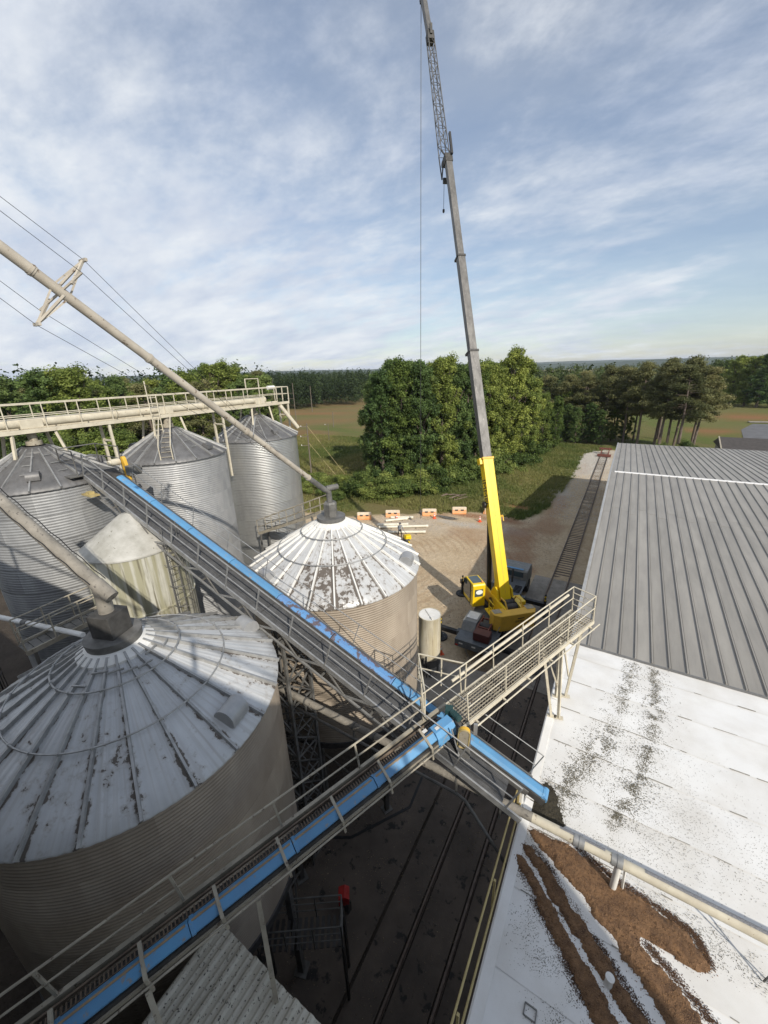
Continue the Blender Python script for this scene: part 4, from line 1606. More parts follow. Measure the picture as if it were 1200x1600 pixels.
def vent_hood(parent, c, R, ze, za, ang, rr, mat, s=.42):
    """curved gooseneck hood standing on the roof slope"""
    a = math.radians(ang)
    rad = Vector((math.cos(a), math.sin(a), 0))
    tan = Vector((-math.sin(a), math.cos(a), 0))
    z = ze + (za - ze) * (1 - rr)
    o = Vector((c[0], c[1], 0)) + rad * R * rr + Vector((0, 0, z - .12))
    g = G()
    prof = []
    for i in range(11):
        t = PI * i / 10
        prof.append((-math.cos(t) * s * .62, .18 + math.sin(t) * s * .62))
    prof = [(-s * .62, -.1)] + prof + [(s * .62, 0.06)]
    g.prism(prof, o - tan * s * .62, rad, (0, 0, 1), tan * s * 1.24)
    return g.build('roof_vent', mat, parent, True)


def grain_bin(name, label, c, R, N, ze, za, z0, mats, pitch, amp, peel, vents=(), rings=(), collar_r=.5, group=None, rot=.0087):
    wall_m, roof_m, rib_m = mats
    t = thing(name, label, 'grain bin', (c[0], c[1], 0), group)
    rows = int(round((ze - z0) / 1.1176))
    sm = wall_sheet_mesh(R, N, pitch, amp, wall_m)
    k = N // 3
    for j in range(rows):
        for i in range(k):
            ang = 2 * PI / k * (i + (.5 if j % 2 else 0))
            s = 1 + (.0006 if j % 2 else 0) + .0003 * (i % 2)
            inst('wall_sheet', sm, t, Matrix.Translation((0, 0, ze - .02 - 1.1176 * (rows - j))) @ Matrix.Rotation(ang, 4, 'Z') @ Matrix.Diagonal((s, s, 1, 1)))
    pm = roof_panel_mesh(R, N, collar_r, ze, za, roof_m)
    rm = roof_rib_mesh(R, N, collar_r + .05, ze, za, rib_m)
    for i in range(N):
        ang = 2 * PI * i / N + rot
        o = inst('roof_panel', pm, t, Matrix.Rotation(ang, 4, 'Z') @ Matrix.Translation((0, 0, U(-.004, .004))))
        o['peel'] = float(peel(math.degrees(ang)))
        inst('roof_rib', rm, t, Matrix.Rotation(ang + PI / N, 4, 'Z'))
    zc = ze + (za - ze) * (1 - collar_r / R)
    g = G()
    g.lathe([(collar_r + .28, zc - .17), (collar_r + .27, zc - .08), (collar_r - .03, zc + .10), (collar_r - .05, zc + .05)], 32, (c[0], c[1], 0))
    g.build('peak_collar', mats[1] if mats[1] is not M['peel'] else M['white'], t, True)
    for rr in rings:
        r = R * rr
        z = ze + (za - ze) * (1 - rr) + .13
        g = G()
        g.path([(c[0] + r * math.cos(a), c[1] + r * math.sin(a), z) for a in [2 * PI * i / 72 for i in range(72)]], .022, 6, True)
        ro = g.build('safety_ring', M['galv_tube'], t, True)
        for i in range(N):
            a = 2 * PI * i / N + PI / N + rot
            g = G()
            x, y = c[0] + r * math.cos(a), c[1] + r * math.sin(a)
            g.bar((x, y, z - .13), (x, y, z + .03), .05, .03)
            g.build('ring_bracket', M['galv_tube'], ro)
    for ang, rr, s in vents:
        vent_hood(t, c, R, ze, za, ang, rr, M['galv'] if roof_m is M['peel'] else M['galv_old'], s)
    return t


C6, C5 = (-10.35, 3.47), (-10.40, 12.41)
C1, C3, C4 = (-22.2, 6.78), (-21.96, 12.77), (-22.6, 19.5)


def peel5(a):
    d = (a + 52 + 180) % 360 - 180
    return 0.0 + 0.125 * math.exp(-(d / 34) ** 2) + U(-.015, .02)


def peel6(a):
    return 0.0 + U(-.02, .02)


b5 = grain_bin('grain_bin', 'bin with badly flaking white cone roof beside the crane yard', C5, 3.72, 24, 12.0, 14.27, 5.3, (M['galv_dusty'], M['peel'], M['white']), .1016, .011, peel5,
               ((17.6, .89, .46), (-109, .86, .46)), (.36, .64), .52)
b6 = grain_bin('grain_bin', 'nearest bin with pale ribbed cone roof and brown dusty wall', C6, 3.72, 24, 12.0, 14.03, 5.3, (M['galv_dusty'], M['peel'], M['galv_tube']), .1016, .011, peel6,
               ((13.4, .88, .46), (80, .93, .46)), (.38, .66), .6, rot=math.radians(12.2))
b1 = grain_bin('grain_bin', 'leftmost tall bin with dark weathered cone roof', C1, 2.74, 18, 16.0, 17.58, .35, (M['galv_dim'], M['galv_old'], M['galv_tube']), .120, .008, lambda a: 0,
               ((-26.7, .79, .36), (75, .8, .34), (100, .82, .34)), (), .5)
b3 = grain_bin('grain_bin', 'middle tall bin under the cream catwalk with grey cone roof', C3, 2.74, 18, 16.0, 17.6, .35, (M['galv'], M['galv_old'], M['galv_tube']), .115, .0075, lambda a: 0,
               ((19.1, .82, .36), (-150, .8, .34)), (), .5)
b4 = grain_bin('grain_bin', 'tall silvery bin at the far end of the cream catwalk', C4, 2.78, 18, 16.0, 17.6, .35, (M['galv_shine'], M['galv_old'], M['galv_tube']), .110, .006, lambda a: 0,
               ((-9.9, .82, .30), (-150, .8, .34)), (), .5)
# hoppers, legs under the two raised bins
for t, c in ((b5, C5), (b6, C6)):
    g = G()
    g.lathe([(3.70, 5.32), (3.78, 5.30), (3.78, 5.02), (3.70, 5.0)], 48, (c[0], c[1], 0))
    g.build('ring_beam', M['steel_dark'], t, True)
    g = G()
    g.lathe([(3.6, 5.1), (.4, 1.9), (.4, 1.5)], 48, (c[0], c[1], 0))
    g.build('hopper', M['steel_dark'], t, True)
    for i in range(8):
        a = 2 * PI * i / 8 + .35
        x, y = c[0] + 3.6 * math.cos(a), c[1] + 3.6 * math.sin(a)
        g = G()
        g.bar((x, y, 0), (x, y, 5.0), .2, .2, up=(math.cos(a), math.sin(a), 0))
        g.box((x, y, .06), (.45, .45, .03), a)
        g.build('leg', M['steel_grey'], t)
        a2 = a + 2 * PI / 8
        if i % 2 == 0:
            g = G()
            x2, y2 = c[0] + 3.6 * math.cos(a2), c[1] + 3.6 * math.sin(a2)
            g.bar((x, y, .5), (x2, y2, 4.6), .06, .06)
            g.bar((x2, y2, .5), (x, y, 4.6), .06, .06)
            g.build('leg_brace', M['steel_grey'], t)
for t, c in ((b1, C1), (b3, C3), (b4, C4)):
    g = G()
    g.lathe([(2.95, 0), (2.95, .36), (2.6, .36)], 40, (c[0], c[1], 0))
    g.build('foundation_ring', M['concrete'], t)
    for i in range(3):      # step bars across the roof sheets
        r = 1.0 + i * .5
        for d in (-.6, .0, .6):
            a = math.radians(-35 + d * 60)
            z = 16 + 1.58 * (1 - r / 2.74) + .06
            g = G()
            tx, ty = -math.sin(a), math.cos(a)
            x, y = c[0] + r * math.cos(a), c[1] + r * math.sin(a)
            g.bar((x - tx * .16, y - ty * .16, z), (x + tx * .16, y + ty * .16, z), .03, .03)
            g.build('roof_step', M['galv_tube'], t)
# step bars on the near bin's roof
for ang, r in ((-28, 1.05), (-14, 1.15), (2, 1.2), (-46, 1.0), (20, 1.0), (40, 1.15), (-64, 1.25)):
    a = math.radians(ang)
    z = 12 + 2.03 * (1 - r / 3.72) + .09
    x, y = C6[0] + r * math.cos(a), C6[1] + r * math.sin(a)
    g = G()
    g.bar((x + math.sin(a) * .17, y - math.cos(a) * .17, z), (x - math.sin(a) * .17, y + math.cos(a) * .17, z), .035, .045)
    g.build('roof_step', M['galv_tube'], b6)

# inlet boxes on the two white-roofed bins
g = G()
g.lathe([(.62, 13.78), (.64, 13.98), (.0, 14.0)], 32, (C6[0], C6[1], 0))
ic = g.build('inlet_collar', M['steel_grey'], b6, True)
g = G()
g.box((C6[0] + .02, C6[1], 14.30), (.62, .62, .62), .35)
g.build('inlet_box', M['steel_dark'], b6, bev=.02)
g = G()
g.lathe([(.55, 13.95), (.62, 14.02), (.62, 14.16), (.0, 14.18)], 32, (C5[0], C5[1], 0))
g.build('inlet_collar', M['steel_grey'], b5, True)
g = G()
g.lathe([(.30, 14.15), (.30, 14.72), (.24, 14.8), (0, 14.8)], 6, (C5[0], C5[1], 0))
g.build('inlet_box', M['steel_grey'], b5)

# ------------------------------------------------------------------ spouts
sp1 = thing('grain_spout', 'long pale spout pipe slanting down to the flaking white bin', 'spout pipe', (C5[0], C5[1], 14.8))
A_, B_ = Vector((-10.5, 0.6, 24.92)), Vector((-10.42, 12.05, 15.48))
d_ = (B_ - A_).normalized()
cuts_ = [0, .30, .47, .70, .93]
for i in range(4):
    g = G()
    p, q = A_.lerp(B_, cuts_[i]), A_.lerp(B_, cuts_[i + 1])
    g.tube(p, q, .106 - .003 * i, 20)
    g.build('pipe_section', M['spout'], sp1, True)
    g = G()
    g.tube(q - d_ * .05, q + d_ * .05, .114, 20)
    g.tube(q - d_ * .012, q + d_ * .012, .124, 20)
    g.build('pipe_flange', M['spout'], sp1, True)
g = G()
q = A_.lerp(B_, .93)
g.path([q, B_, (-10.4, 12.38, 15.25), (-10.4, 12.41, 14.75)], [.10, .115, .125, .125], 16)
g.tube((-10.41, 12.25, 15.42), (-10.2, 12.75, 15.42), .12, 14)
g.build('elbow', M['steel_grey'], sp1, True)
# spreader frame that carries the guy cables
fc = A_.lerp(B_, .335)
side = Vector((1, 0, 0))
nn = side.cross(d_).normalized()
if nn.z < 0:
    nn = -nn
for s_, lbl in ((.22, 0), (-.22, 1)):
    for a, b_ in ((nn, 1), (-nn, 1)):
        pass
for s_ in (-1, 1):
    for k_ in (-1, 1):
        g = G()
        g.bar(fc + nn * .85 * k_ + side * .12 * k_, fc + d_ * .16 * s_ + side * .02, .035, .035)
        g.build('spreader_bar', M['spout'], sp1)
for k_ in (-1, 1):
    g = G()
    g.bar(fc + nn * .83 * k_ + side * (.12 * k_ - .14), fc + nn * .83 * k_ + side * (.12 * k_ + .14), .05, .06)
    g.build('spreader_end', M['spout'], sp1)
for k_ in (1, -1):
    for s_ in (1, -1):
        g = G()
        g.bar(fc + nn * .82 * k_ + side * .12 * k_, fc + d_ * .45 * s_ * 0 + side * .35 * s_ + nn * .15 * k_, .045, .045)
        g.build('spreader_brace', M['spout'], sp1)
tips = [fc + nn * .85 + side * .12, fc - nn * .85 - side * .12, fc + nn * .42 + side * .5, fc - nn * .42 - side * .5]
g = G()
g.bar(tips[2], tips[3], .035, .035)
g.build('spreader_bar', M['spout'], sp1)
for k_, tp in enumerate(tips):
    g = G()
    e0 = A_ + (tp - fc) * .55
    e1 = A_.lerp(B_, .88)
    g.tube(e0, tp, .0055, 5)
    g.tube(tp, e1, .0055, 5)
    g.build('guy_cable', M['wire'], sp1)
g = G()
p = A_.lerp(B_, .70)
g.bar(p + side * .3 - Vector((0, 0, .1)), p + side * .1 + nn * .55, .03, .03)
g.bar(p - side * .3 - Vector((0, 0, .1)), p - side * .1 + nn * .55, .03, .03)
g.bar(p + side * .3 - nn * .3, p - side * .3 - nn * .3, .04, .04)
g.build('cable_strut', M['galv_tube'], sp1)

sp2 = thing('grain_spout', 'caked grey spout pipe ending on the nearest bin', 'spout pipe', (C6[0], C6[1], 14.6))
B2 = Vector((-10.33, 3.48, 15.32))
A2 = Vector((-13.6, 2.62, 18.15))
d2 = (B2 - A2).normalized()
g = G()
g.tube(A2, B2, .15, 20)
g.build('pipe_section', M['spout_grey'], sp2, True)
g = G()
g.tube(B2 - d2 * .10, B2 + d2 * .42, .165, 20)
g.build('pipe_stub', M['spout_grey'], sp2, True)
g = G()
g.path([B2 - d2 * .05, B2 + Vector((.02, 0, -.2)), (C6[0] + .02, C6[1], 14.58)], [.155, .165, .17], 16)
g.build('elbow', M['spout_grey'], sp2, True)
g = G()
for s_ in (.19, -.19):
    pts = [A2.lerp(B2, t) + Vector((0, s_ * .9, .10 + .03 * math.sin(t * 40))) for t in [i / 24 for i in range(25)]]
    g.path(pts, .012, 5)
g.build('cable', M['wire'], sp2)

# ------------------------------------------------------------------ stained cone-top tank and small tank
CT, RT = (-16.5, 7.15), 1.83
tk = thing('cone_top_tank', 'white cone topped tank with green algae streaks under the inclined conveyor', 'tank', (CT[0], CT[1], 0))
g = G()
g.lathe([(RT, 0), (RT, 4), (RT, 8), (RT, 13.75)], 56, (CT[0], CT[1], 0))
g.build('tank_wall', M['tank_green'], tk, True)
g = G()
g.lathe([(RT + .05, 13.70), (RT + .05, 13.76), (.25, 14.98), (0, 15.0)], 56, (CT[0], CT[1], 0))
g.build('tank_roof', M['tank_cone'], tk, True)
g = G()
g.lathe([(RT + .005, 11.25), (RT + .05, 11.27), (RT + .05, 11.33), (RT + .005, 11.35)], 56, (CT[0], CT[1], 0))
g.build('stiffener_band', M['tank_green'], tk, True)
la = math.radians(8)
lad_c = Vector((CT[0] + (RT + .2) * math.cos(la), CT[1] + (RT + .2) * math.sin(la), 0))
tn = Vector((-math.sin(la), math.cos(la), 0))
rd = Vector((math.cos(la), math.sin(la), 0))
g = G()
for s_ in (-.21, .21):
    g.tube(lad_c + tn * s_ + Vector((0, 0, .5)), lad_c + tn * s_ + Vector((0, 0, 14.6)), .022, 6)
z = 1.0
while z < 14.3:
    g.tube(lad_c - tn * .21 + Vector((0, 0, z)), lad_c + tn * .21 + Vector((0, 0, z)), .014, 5)
    z += .3
ldr = g.build('ladder', M['steel_grey'], tk)
z = 6.0
while z < 14.9:
    g = G()
    pts = [lad_c + Vector((0, 0, z)) + tn * .34 * math.cos(a) + rd * (.62 * max(0, math.sin(a))) for a in [PI * i / 12 for i in range(13)]]
    g.path(pts, .014, 5)
    g.build('cage_hoop', M['steel_grey'], ldr)
    z += .9
for a in (.4, 1.0, 1.57, 2.14, 2.74):
    g = G()
    o_ = tn * .34 * math.cos(a) + rd * .62 * math.sin(a)
    g.tube(lad_c + o_ + Vector((0, 0, 6)), lad_c + o_ + Vector((0, 0, 14.8)), .011, 5)
    g.build('cage_bar', M['steel_grey'], ldr)

CS, RS = (-9.25, 20.3), .74
st = thing('small_tank', 'small upright cream tank on legs beside the flaking white bin', 'tank', (CS[0], CS[1], 0))
g = G()
g.lathe([(RS, .95), (RS, 1.5)], 40, (CS[0], CS[1], 0))
g.build('tank_skirt', M['steel_grey'], st, True)
g = G()
g.lathe([(RS, 1.5), (RS, 3), (RS, 4.66), (RS + .02, 4.70), (RS + .02, 4.76), (RS - .03, 4.76)], 40, (CS[0], CS[1], 0))
g.build('tank_wall', M['tank_cream'], st, True)
g = G()
g.lathe([(RS - .03, 4.74), (.4, 4.72), (0, 4.73)], 40, (CS[0], CS[1], 0))
lid = g.build('lid', M['white'], st, True)
g = G()
g.bar((CS[0] - .45, CS[1] + .35, 4.77), (CS[0] + .45, CS[1] - .5, 4.77), .10, .04)
g.box((CS[0] + .35, CS[1] - .42, 4.82), (.12, .08, .1))
g.build('lid_brace', M['white'], lid)
for a in (.5, 2.07, 3.64, 5.21):
    g = G()
    g.box((CS[0] + .58 * math.cos(a), CS[1] + .58 * math.sin(a), .5), (.14, .14, .92), a)
    g.build('leg', M['steel_grey'], st)
for x in (-.18, .02):
    g = G()
    g.tube((CS[0] + x + .15, CS[1] - .8, .2), (CS[0] + x + .15, CS[1] - .8, 1.9 + x), .035, 8)
    g.build('drain_pipe', M['steel_dark'], st, True)

# ------------------------------------------------------------------ inclined conveyor (blue cover) up to the tall bins
def zb(x):
    return -.365 * x + 9.15


cb = thing('inclined_conveyor', 'inclined conveyor with blue cover and grated walkway climbing between the bins', 'conveyor', (-.5, 7.9, 7.9))
bd = Vector((-1, 0, .365)).normalized()
bn = Vector((.365, 0, 1)).normalized()


def bp(x, y, h=0.0):
    return Vector((x, y, zb(x))) + bn * h


BX0, BX1 = -.75, -19.4
# walkway planks with raised ribs
xs_ = [BX0 - .5 - 2.05 * i for i in range(10)]
for i in range(9):
    for j in range(4):
        y = 7.31 + j * .17
        g = G()
        g.bar(bp(xs_[i], y), bp(xs_[i + 1] + .02, y), .155, .02, up=bn)
        for k_ in (-.06, -.02, .02, .06):
            g.bar(bp(xs_[i], y + k_, .016), bp(xs_[i + 1] + .02, y + k_, .016), .014, .02, up=bn)
        g.build('walkway_plank', M['plank'], cb)
# side channels
for y in (7.21, 7.99, 8.46):
    g = G()
    g.bar(bp(BX0, y, -.06), bp(BX1, y, -.06), .05, .18, up=bn)
    g.build('side_channel', M['galv_tube'] if y < 7.5 else M['steel_grey'], cb)
# conveyor trough and blue cover hoods
g = G()
g.bar(bp(BX0 + .4, 8.2, -.02), bp(BX1, 8.2, -.02), .40, .20, up=bn)
g.build('trough', M['steel_dark'], cb)
n_ = 8
for i in range(n_):
    xa, xb = BX0 + .35 + (-18.6 - BX0 - .35) * i / n_, BX0 + .35 + (-18.6 - BX0 - .35) * (i + 1) / n_
    if i == 1:
        xa, xb = xa - .45, xb
    g = G()
    hw = .155
    prof = [(-hw, .0), (-hw, .05), (-hw * .5, .105), (hw * .5, .105), (hw, .05), (hw, .0)]
    g.prism(prof, bp(xa - .01, 8.2, .05), (0, 1, 0), bn, bd * ((xa - xb) / abs(bd.x) - .02))
    g.prism([(-hw - .012, -.01), (-hw - .012, .05), (-hw * .5, .118), (hw * .5, .118), (hw + .012, .05), (hw + .012, -.01)], bp(xa - .01, 8.2, .05), (0, 1, 0), bn, bd * .06)
    g.build('belt_cover', M['blue_worn'] if i in (2, 3) else M['blue'], cb, bev=.006)
g = G()
g.tube(bp(BX0 + .36, 8.04, .06), bp(BX0 + .36, 8.36, .06), .085, 18)
g.build('tail_pulley_cover', M['blue'], cb, True)
g = G()
g.path([bp(-2.9 + .0, 8.0, .02), bp(-2.6, 7.95, -.05), bp(-2.2, 7.97, -.08), bp(-1.7, 7.98, -.02)], .025, 6)
g.build('hose', M['black'], cb, True)
# railings, posts square to the slope
railing(cb, bp(BX0 - .4, 7.2, 0), bp(BX1, 7.2, 0), .98, M['galv_tube'], bn, 1.55, .020, (.5,), square=True)
railing(cb, bp(BX0 - .1, 8.5, -.05), bp(BX1 + 1.2, 8.5, -.05), .95, M['galv_tube'], bn, 2.0, .014, (.5,))
# truss under the walkway
for y in (7.23, 8.45):
    g = G()
    g.bar(bp(-3.2, y, -.62), bp(BX1, y, -.62), .06, .06, up=bn)
    g.build('truss_chord', M['galv_tube'] if y < 8 else M['steel_grey'], cb)
    n_ = 9
    for i in range(n_):
        xa = -3.2 + (BX1 + 3.2) * i / n_
        xb = -3.2 + (BX1 + 3.2) * (i + .5) / n_
        xc = -3.2 + (BX1 + 3.2) * (i + 1) / n_
        g = G()
        g.bar(bp(xa, y, -.1), bp(xb, y, -.62), .05, .05, up=(0, 1, 0))
        g.build('truss_brace', M['galv_tube'] if y < 8 else M['steel_grey'], cb)
        g = G()
        g.bar(bp(xb, y, -.62), bp(xc, y, -.1), .045, .045, up=(0, 1, 0))
        g.build('truss_brace', M['steel_grey'], cb)
for i in range(10):
    xa = -3.2 + (BX1 + 3.2) * i / 9
    g = G()
    g.bar(bp(xa, 7.23, -.62), bp(xa, 8.45, -.62), .05, .05)
    g.build('cross_member', M['steel_grey'], cb)
# head platform with guard rail
hz = zb(BX1)
g = G()
g.box((BX1 - .7, 7.6, hz + .0), (1.5, 1.8, .05))
g.build('head_platform', M['steel_grey'], cb)
for (p, q) in (((BX1, 7.0), (BX1 - 1.4, 7.0)), ((BX1 - 1.4, 7.0), (BX1 - 1.4, 8.5)), ((BX1 - 1.4, 8.5), (BX1 + .6, 8.5))):
    railing(cb, (p[0], p[1], hz), (q[0], q[1], hz), 1.05, M['steel_grey'], (0, 0, 1), 1.4, .026, (.5,))
# head drive: cream motor, yellow guard
mx = Vector((-18.75, 8.45, zb(-18.75) + .55))
g = G()
g.tube(mx + Vector((-.1, -.35, .08)), mx + Vector((-.1, .0, .08)), .15, 18)
g.tube(mx + Vector((-.1, -.45, .08)), mx + Vector((-.1, -.35, .08)), .11, 18)
mo = g.build('drive_motor', M['cream'], cb, True)
g = G()
capsule = [(.16 * math.cos(t) * 1.0, .42 + .16 * math.sin(t)) for t in [PI * i / 10 for i in range(11)]] + [(.16 * math.cos(PI + PI * i / 10), -.42 + .16 * math.sin(PI + PI * i / 10)) for i in range(11)]
g.prism(capsule, mx + Vector((.12, .05, -.28)), Vector((.94, 0, .34)), Vector((-.2, 0, .98)), (0, .14, 0))
g.build('belt_guard', M['ochre'], cb, bev=.015)
g = G()
g.box(mx + Vector((.42, .25, -.3)), (.36, .5, .42))
g.tube(mx + Vector((.2, .2, -.3)), mx + Vector((.2, .7, -.3)), .13, 14)
g.build('gearbox', M['steel_grey'], cb, bev=.02)
g = G()
g.box((-18.6, 6.95, 15.55), (.8, .35, .06))
g.box((-18.6, 6.95, 15.62), (.3, .2, .12))
g.build('bracket_plate', M['yellow_rail'], cb)
# short foot of the truss on the tank
g = G()
g.bar((-16.2, 7.25, 14.75), (-16.2, 7.25, 14.1), .10, .10)
g.box((-16.2, 7.25, 14.12), (.22, .2, .03))
g.build('support_foot', M['steel_grey'], cb)

# lattice tower that carries it between the bins
lt = thing('lattice_tower', 'dark lattice steel tower between the two white roofed bins', 'steel tower', (-9.6, 7.9, 0))
lx0, lx1, ly0, ly1 = -10.3, -8.7, 7.35, 8.45
for x in (lx0, lx1):
    for y in (ly0, ly1):
        g = G()
        g.bar((x, y, 0), (x, y, zb(x) - .65), .10, .10)
        g.build('leg', M['steel_grey'], lt)
zz = .3
k = 0
while zz < 10.8:
    for (p, q) in (((lx0, ly0), (lx1, ly0)), ((lx1, ly0), (lx1, ly1)), ((lx0, ly1), (lx1, ly1)), ((lx0, ly0), (lx0, ly1))):
        a, b_ = (p, q) if k % 2 else (q, p)
        g = G()
        g.bar((a[0], a[1], zz), (b_[0], b_[1], zz + 1.1), .05, .05)
        g.bar((b_[0], b_[1], zz), (a[0], a[1], zz + 1.1), .05, .05)
        g.bar((p[0], p[1], zz), (q[0], q[1], zz), .05, .05)
        g.build('lattice_brace', M['steel_grey'], lt)
    zz += 1.2
    k += 1
# ------------------------------------------------------------------ nearest conveyor crossing the alley
ca = thing('crossing_conveyor', 'near conveyor with blue cover and cream handrails crossing above the alley', 'conveyor', (-3, 8, 7.9))
AU = Vector((.452, 1, .12)).normalized()
AR = Vector((.911, -.411, 0)).normalized()
AN = AR.cross(AU)
if AN.z < 0:
    AN = -AN


def ap(y, w=0.0, h=0.0):
    return Vector((.452 * y - 6.88, y, 10.05 + .12 * y)) + AR * w + AN * h


YA, YH, YE = -1.9, 7.75, 13.75
railing(ca, ap(YA), ap(YH - .35), .91, M['cream_dull'], AN, 2.05, .024, (.52,), square=True)
g = G()
g.bar(ap(YA, .0, -.02), ap(YH + .4, .0, -.02), .08, .14, up=AN)
g.build('side_channel', M['cream_dull'], ca)
g = G()
g.bar(ap(YA, .72, -.12), ap(YH - .3, .72, -.12), .05, .07, up=AN)
g.build('side_channel', M['cream_dull'], ca)
# toothed grating strip beside the cover
for i in range(5):
    ya, yb = YA + (YH - YA) * i / 5, YA + (YH - YA) * (i + 1) / 5
    g = G()
    g.bar(ap(ya, .14, .02), ap(yb, .14, .02), .035, .06, up=AN)
    g.bar(ap(ya, .33, .02), ap(yb, .33, .02), .015, .05, up=AN)
    yy = ya
    while yy < yb:
        g.bar(ap(yy, .21, .03), ap(yy, .33, .03), .022, .03, up=AN)
        yy += .062
    g.build('grating_strip', M['teeth'], ca)
g = G()
g.bar(ap(YA, .30, -.16), ap(YH, .30, -.16), .36, .03, up=AN)
g.bar(ap(YA, .54, -.10), ap(YH, .54, -.10), .34, .22, up=AN)
g.build('trough', M['steel_dark'], ca)
n_ = 5
for i in range(n_):
    ya, yb = YA + (YH - .25 - YA) * i / n_, YA + (YH - .25 - YA) * (i + 1) / n_
    g = G()
    prof = [(-.155, 0), (-.155, .04), (-.02, .15), (.02, .15), (.155, .04), (.155, 0)]
    L_ = (ap(yb) - ap(ya)).length
    g.prism(prof, ap(ya, .54, .06), AR, AN, AU * (L_ - .015))
    g.prism([(-.168, -.01), (-.168, .05), (-.02, .163), (.02, .163), (.168, .05), (.168, -.01)], ap(ya, .54, .06), AR, AN, AU * .07)
    o = g.build('belt_cover', M['blue'] if i > 1 else M['blue'], ca, bev=.005)
    g = G()
    g.bar(ap(ya + .05, .54, .218), ap(yb - .05, .54, .218), .04, .012, up=AN)
    g.build('dust_line', M['tan_strip'], o)
# cross bars over the cover
yy = -1.2
while yy < 7.2:
    g = G()
    g.bar(ap(yy, .30, .30), ap(yy, .80, .10), .055, .06, up=AU)
    g.bar(ap(yy, .80, .12), ap(yy, .80, -.30), .05, .05, up=AU)
    g.build('cross_bar', M['cream_dull'], ca)
    yy += 1.18
g = G()
g.tube(ap(YA, .84, -.06), ap(YH - .4, .84, -.06), .022, 8)
g.build('side_rail', M['cream_dull'], ca, True)
# head box, drive motor, oval belt guard, discharge chute
g = G()
g.prism([(-.21, -.2), (-.21, .1), (-.12, .24), (.12, .24), (.21, .1), (.21, -.2)], ap(YH - .45, .54, .02), AR, AN, AU * .62)
g.build('head_box', M['blue'], ca, bev=.01)
for (w_, y_) in ((.42, YH - .6), (.56, YH - .32)):
    g = G()
    g.box(ap(y_, w_, .275), (.13, .09, .004), M=Matrix((AU, -AR, AN)).transposed())
    g.build('sticker', M['white'], ca)
dm_ = ap(YH + .25, .50, .25)
g = G()
g.tube(dm_ - AR * .05, dm_ + AR * .24, .09, 18)
for i in range(5):
    g.tube(dm_ + AR * (.0 + i * .045), dm_ + AR * (.02 + i * .045), .10, 18)
g.box(dm_ - AR * .16 - Vector((0, 0, .05)), (.2, .2, .22), .3)
g.build('drive_motor', M['green_motor'], ca, True)
gc = ap(YH + .15, .98, -.02)
gu = Vector((.08, -.05, 1)).normalized()
gw = Vector((.93, .30, 0)).normalized()
capsule = [(.15 * math.cos(t), .20 + .15 * math.sin(t)) for t in [PI * i / 12 for i in range(13)]] + [(.15 * math.cos(PI + PI * i / 12), -.20 + .15 * math.sin(PI + PI * i / 12)) for i in range(13)]
gout = gw.cross(gu).normalized()
g = G()
g.prism(capsule, gc, gw, gu, gout * .11)
bg = g.build('belt_guard', M['ochre'], ca, bev=.01)
g = G()
g.prism([(x * .8, y * .88) for x, y in capsule], gc + gout * .1, gw, gu, gout * .02)
g.build('guard_face', M['cream_dull'], bg)
g = G()
g.path([gc + gw * x * .95 + gu * y * .97 + gout * .115 for x, y in capsule], .018, 6, True)
g.build('guard_rim', M['yellow_rail'], bg, True)
g = G()
g.box(ap(YH + .3, .78, -.62), (.34, .40, 1.1), .4)
g.build('discharge_chute', M['steel_grey'], ca, bev=.01)
g = G()
g.box(ap(YH + .42, 1.12, .1), (.10, .06, .34), .4)
g.build('switch_box', M['galv_tube'], ca)
g = G()
g.path([ap(YH - .1, .85, .3), ap(YH - .1, .95, -.1), ap(YH - .05, 1.0, -.6), ap(YH, 1.1, -.75)], .02, 6)
g.build('conduit', M['galv_tube'], ca, True)
# walkway beyond the head: grating with both handrails
W0, W1 = .04, .74
for i in range(5):
    ya, yb = YH + .35 + (YE - YH - .35) * i / 5, YH + .35 + (YE - YH - .35) * (i + 1) / 5
    g = G()
    for k_ in range(9):
        w_ = W0 + (W1 - W0) * k_ / 8
        g.bar(ap(ya + .01, w_, -.02), ap(yb - .01, w_, -.02), .012, .04, up=AN)
    yy = ya + .02
    while yy < yb:
        g.bar(ap(yy, W0, -.02), ap(yy, W1, -.02), .012, .03, up=AN)
        yy += .10
    g.build('walkway_grating', M['cream_dull'], ca)
railing(ca, ap(YH - .3, .0, 0), ap(YE, .0, 0), .98, M['cream'], AN, 1.45, .020, (.5,))
railing(ca, ap(YH + .5, .78, 0), ap(YE, .78, 0), .98, M['cream'], AN, 1.45, .020, (.5,))
railing(ca, ap(YE, .0, 0), ap(YE, .78, 0), .98, M['cream'], AN, .8, .022, (.25, .5, .75))
for w_ in (-.02, .80):
    g = G()
    g.bar(ap(YH + .3, w_, -.08), ap(YE, w_, -.08), .05, .13, up=AN)
    g.build('walkway_stringer', M['cream'], ca)
for k_ in range(6):
    yy = YH + .7 + k_ * 1.0
    g = G()
    g.bar(ap(yy, -.02, -.1), ap(yy, 1.0, -.1), .05, .05, up=AN)
    g.build('outrigger', M['cream'], ca)
g = G()
g.tube(ap(YH + .6, 1.0, -.06), ap(YE, 1.0, -.06), .022, 8)
g.build('side_rail', M['cream'], ca, True)
g = G()
g.tube(ap(YH + .7, -.05, .62), ap(YE - .2, -.05, .72), .045, 10)
g.build('cable_pipe', M['cream'], ca, True)
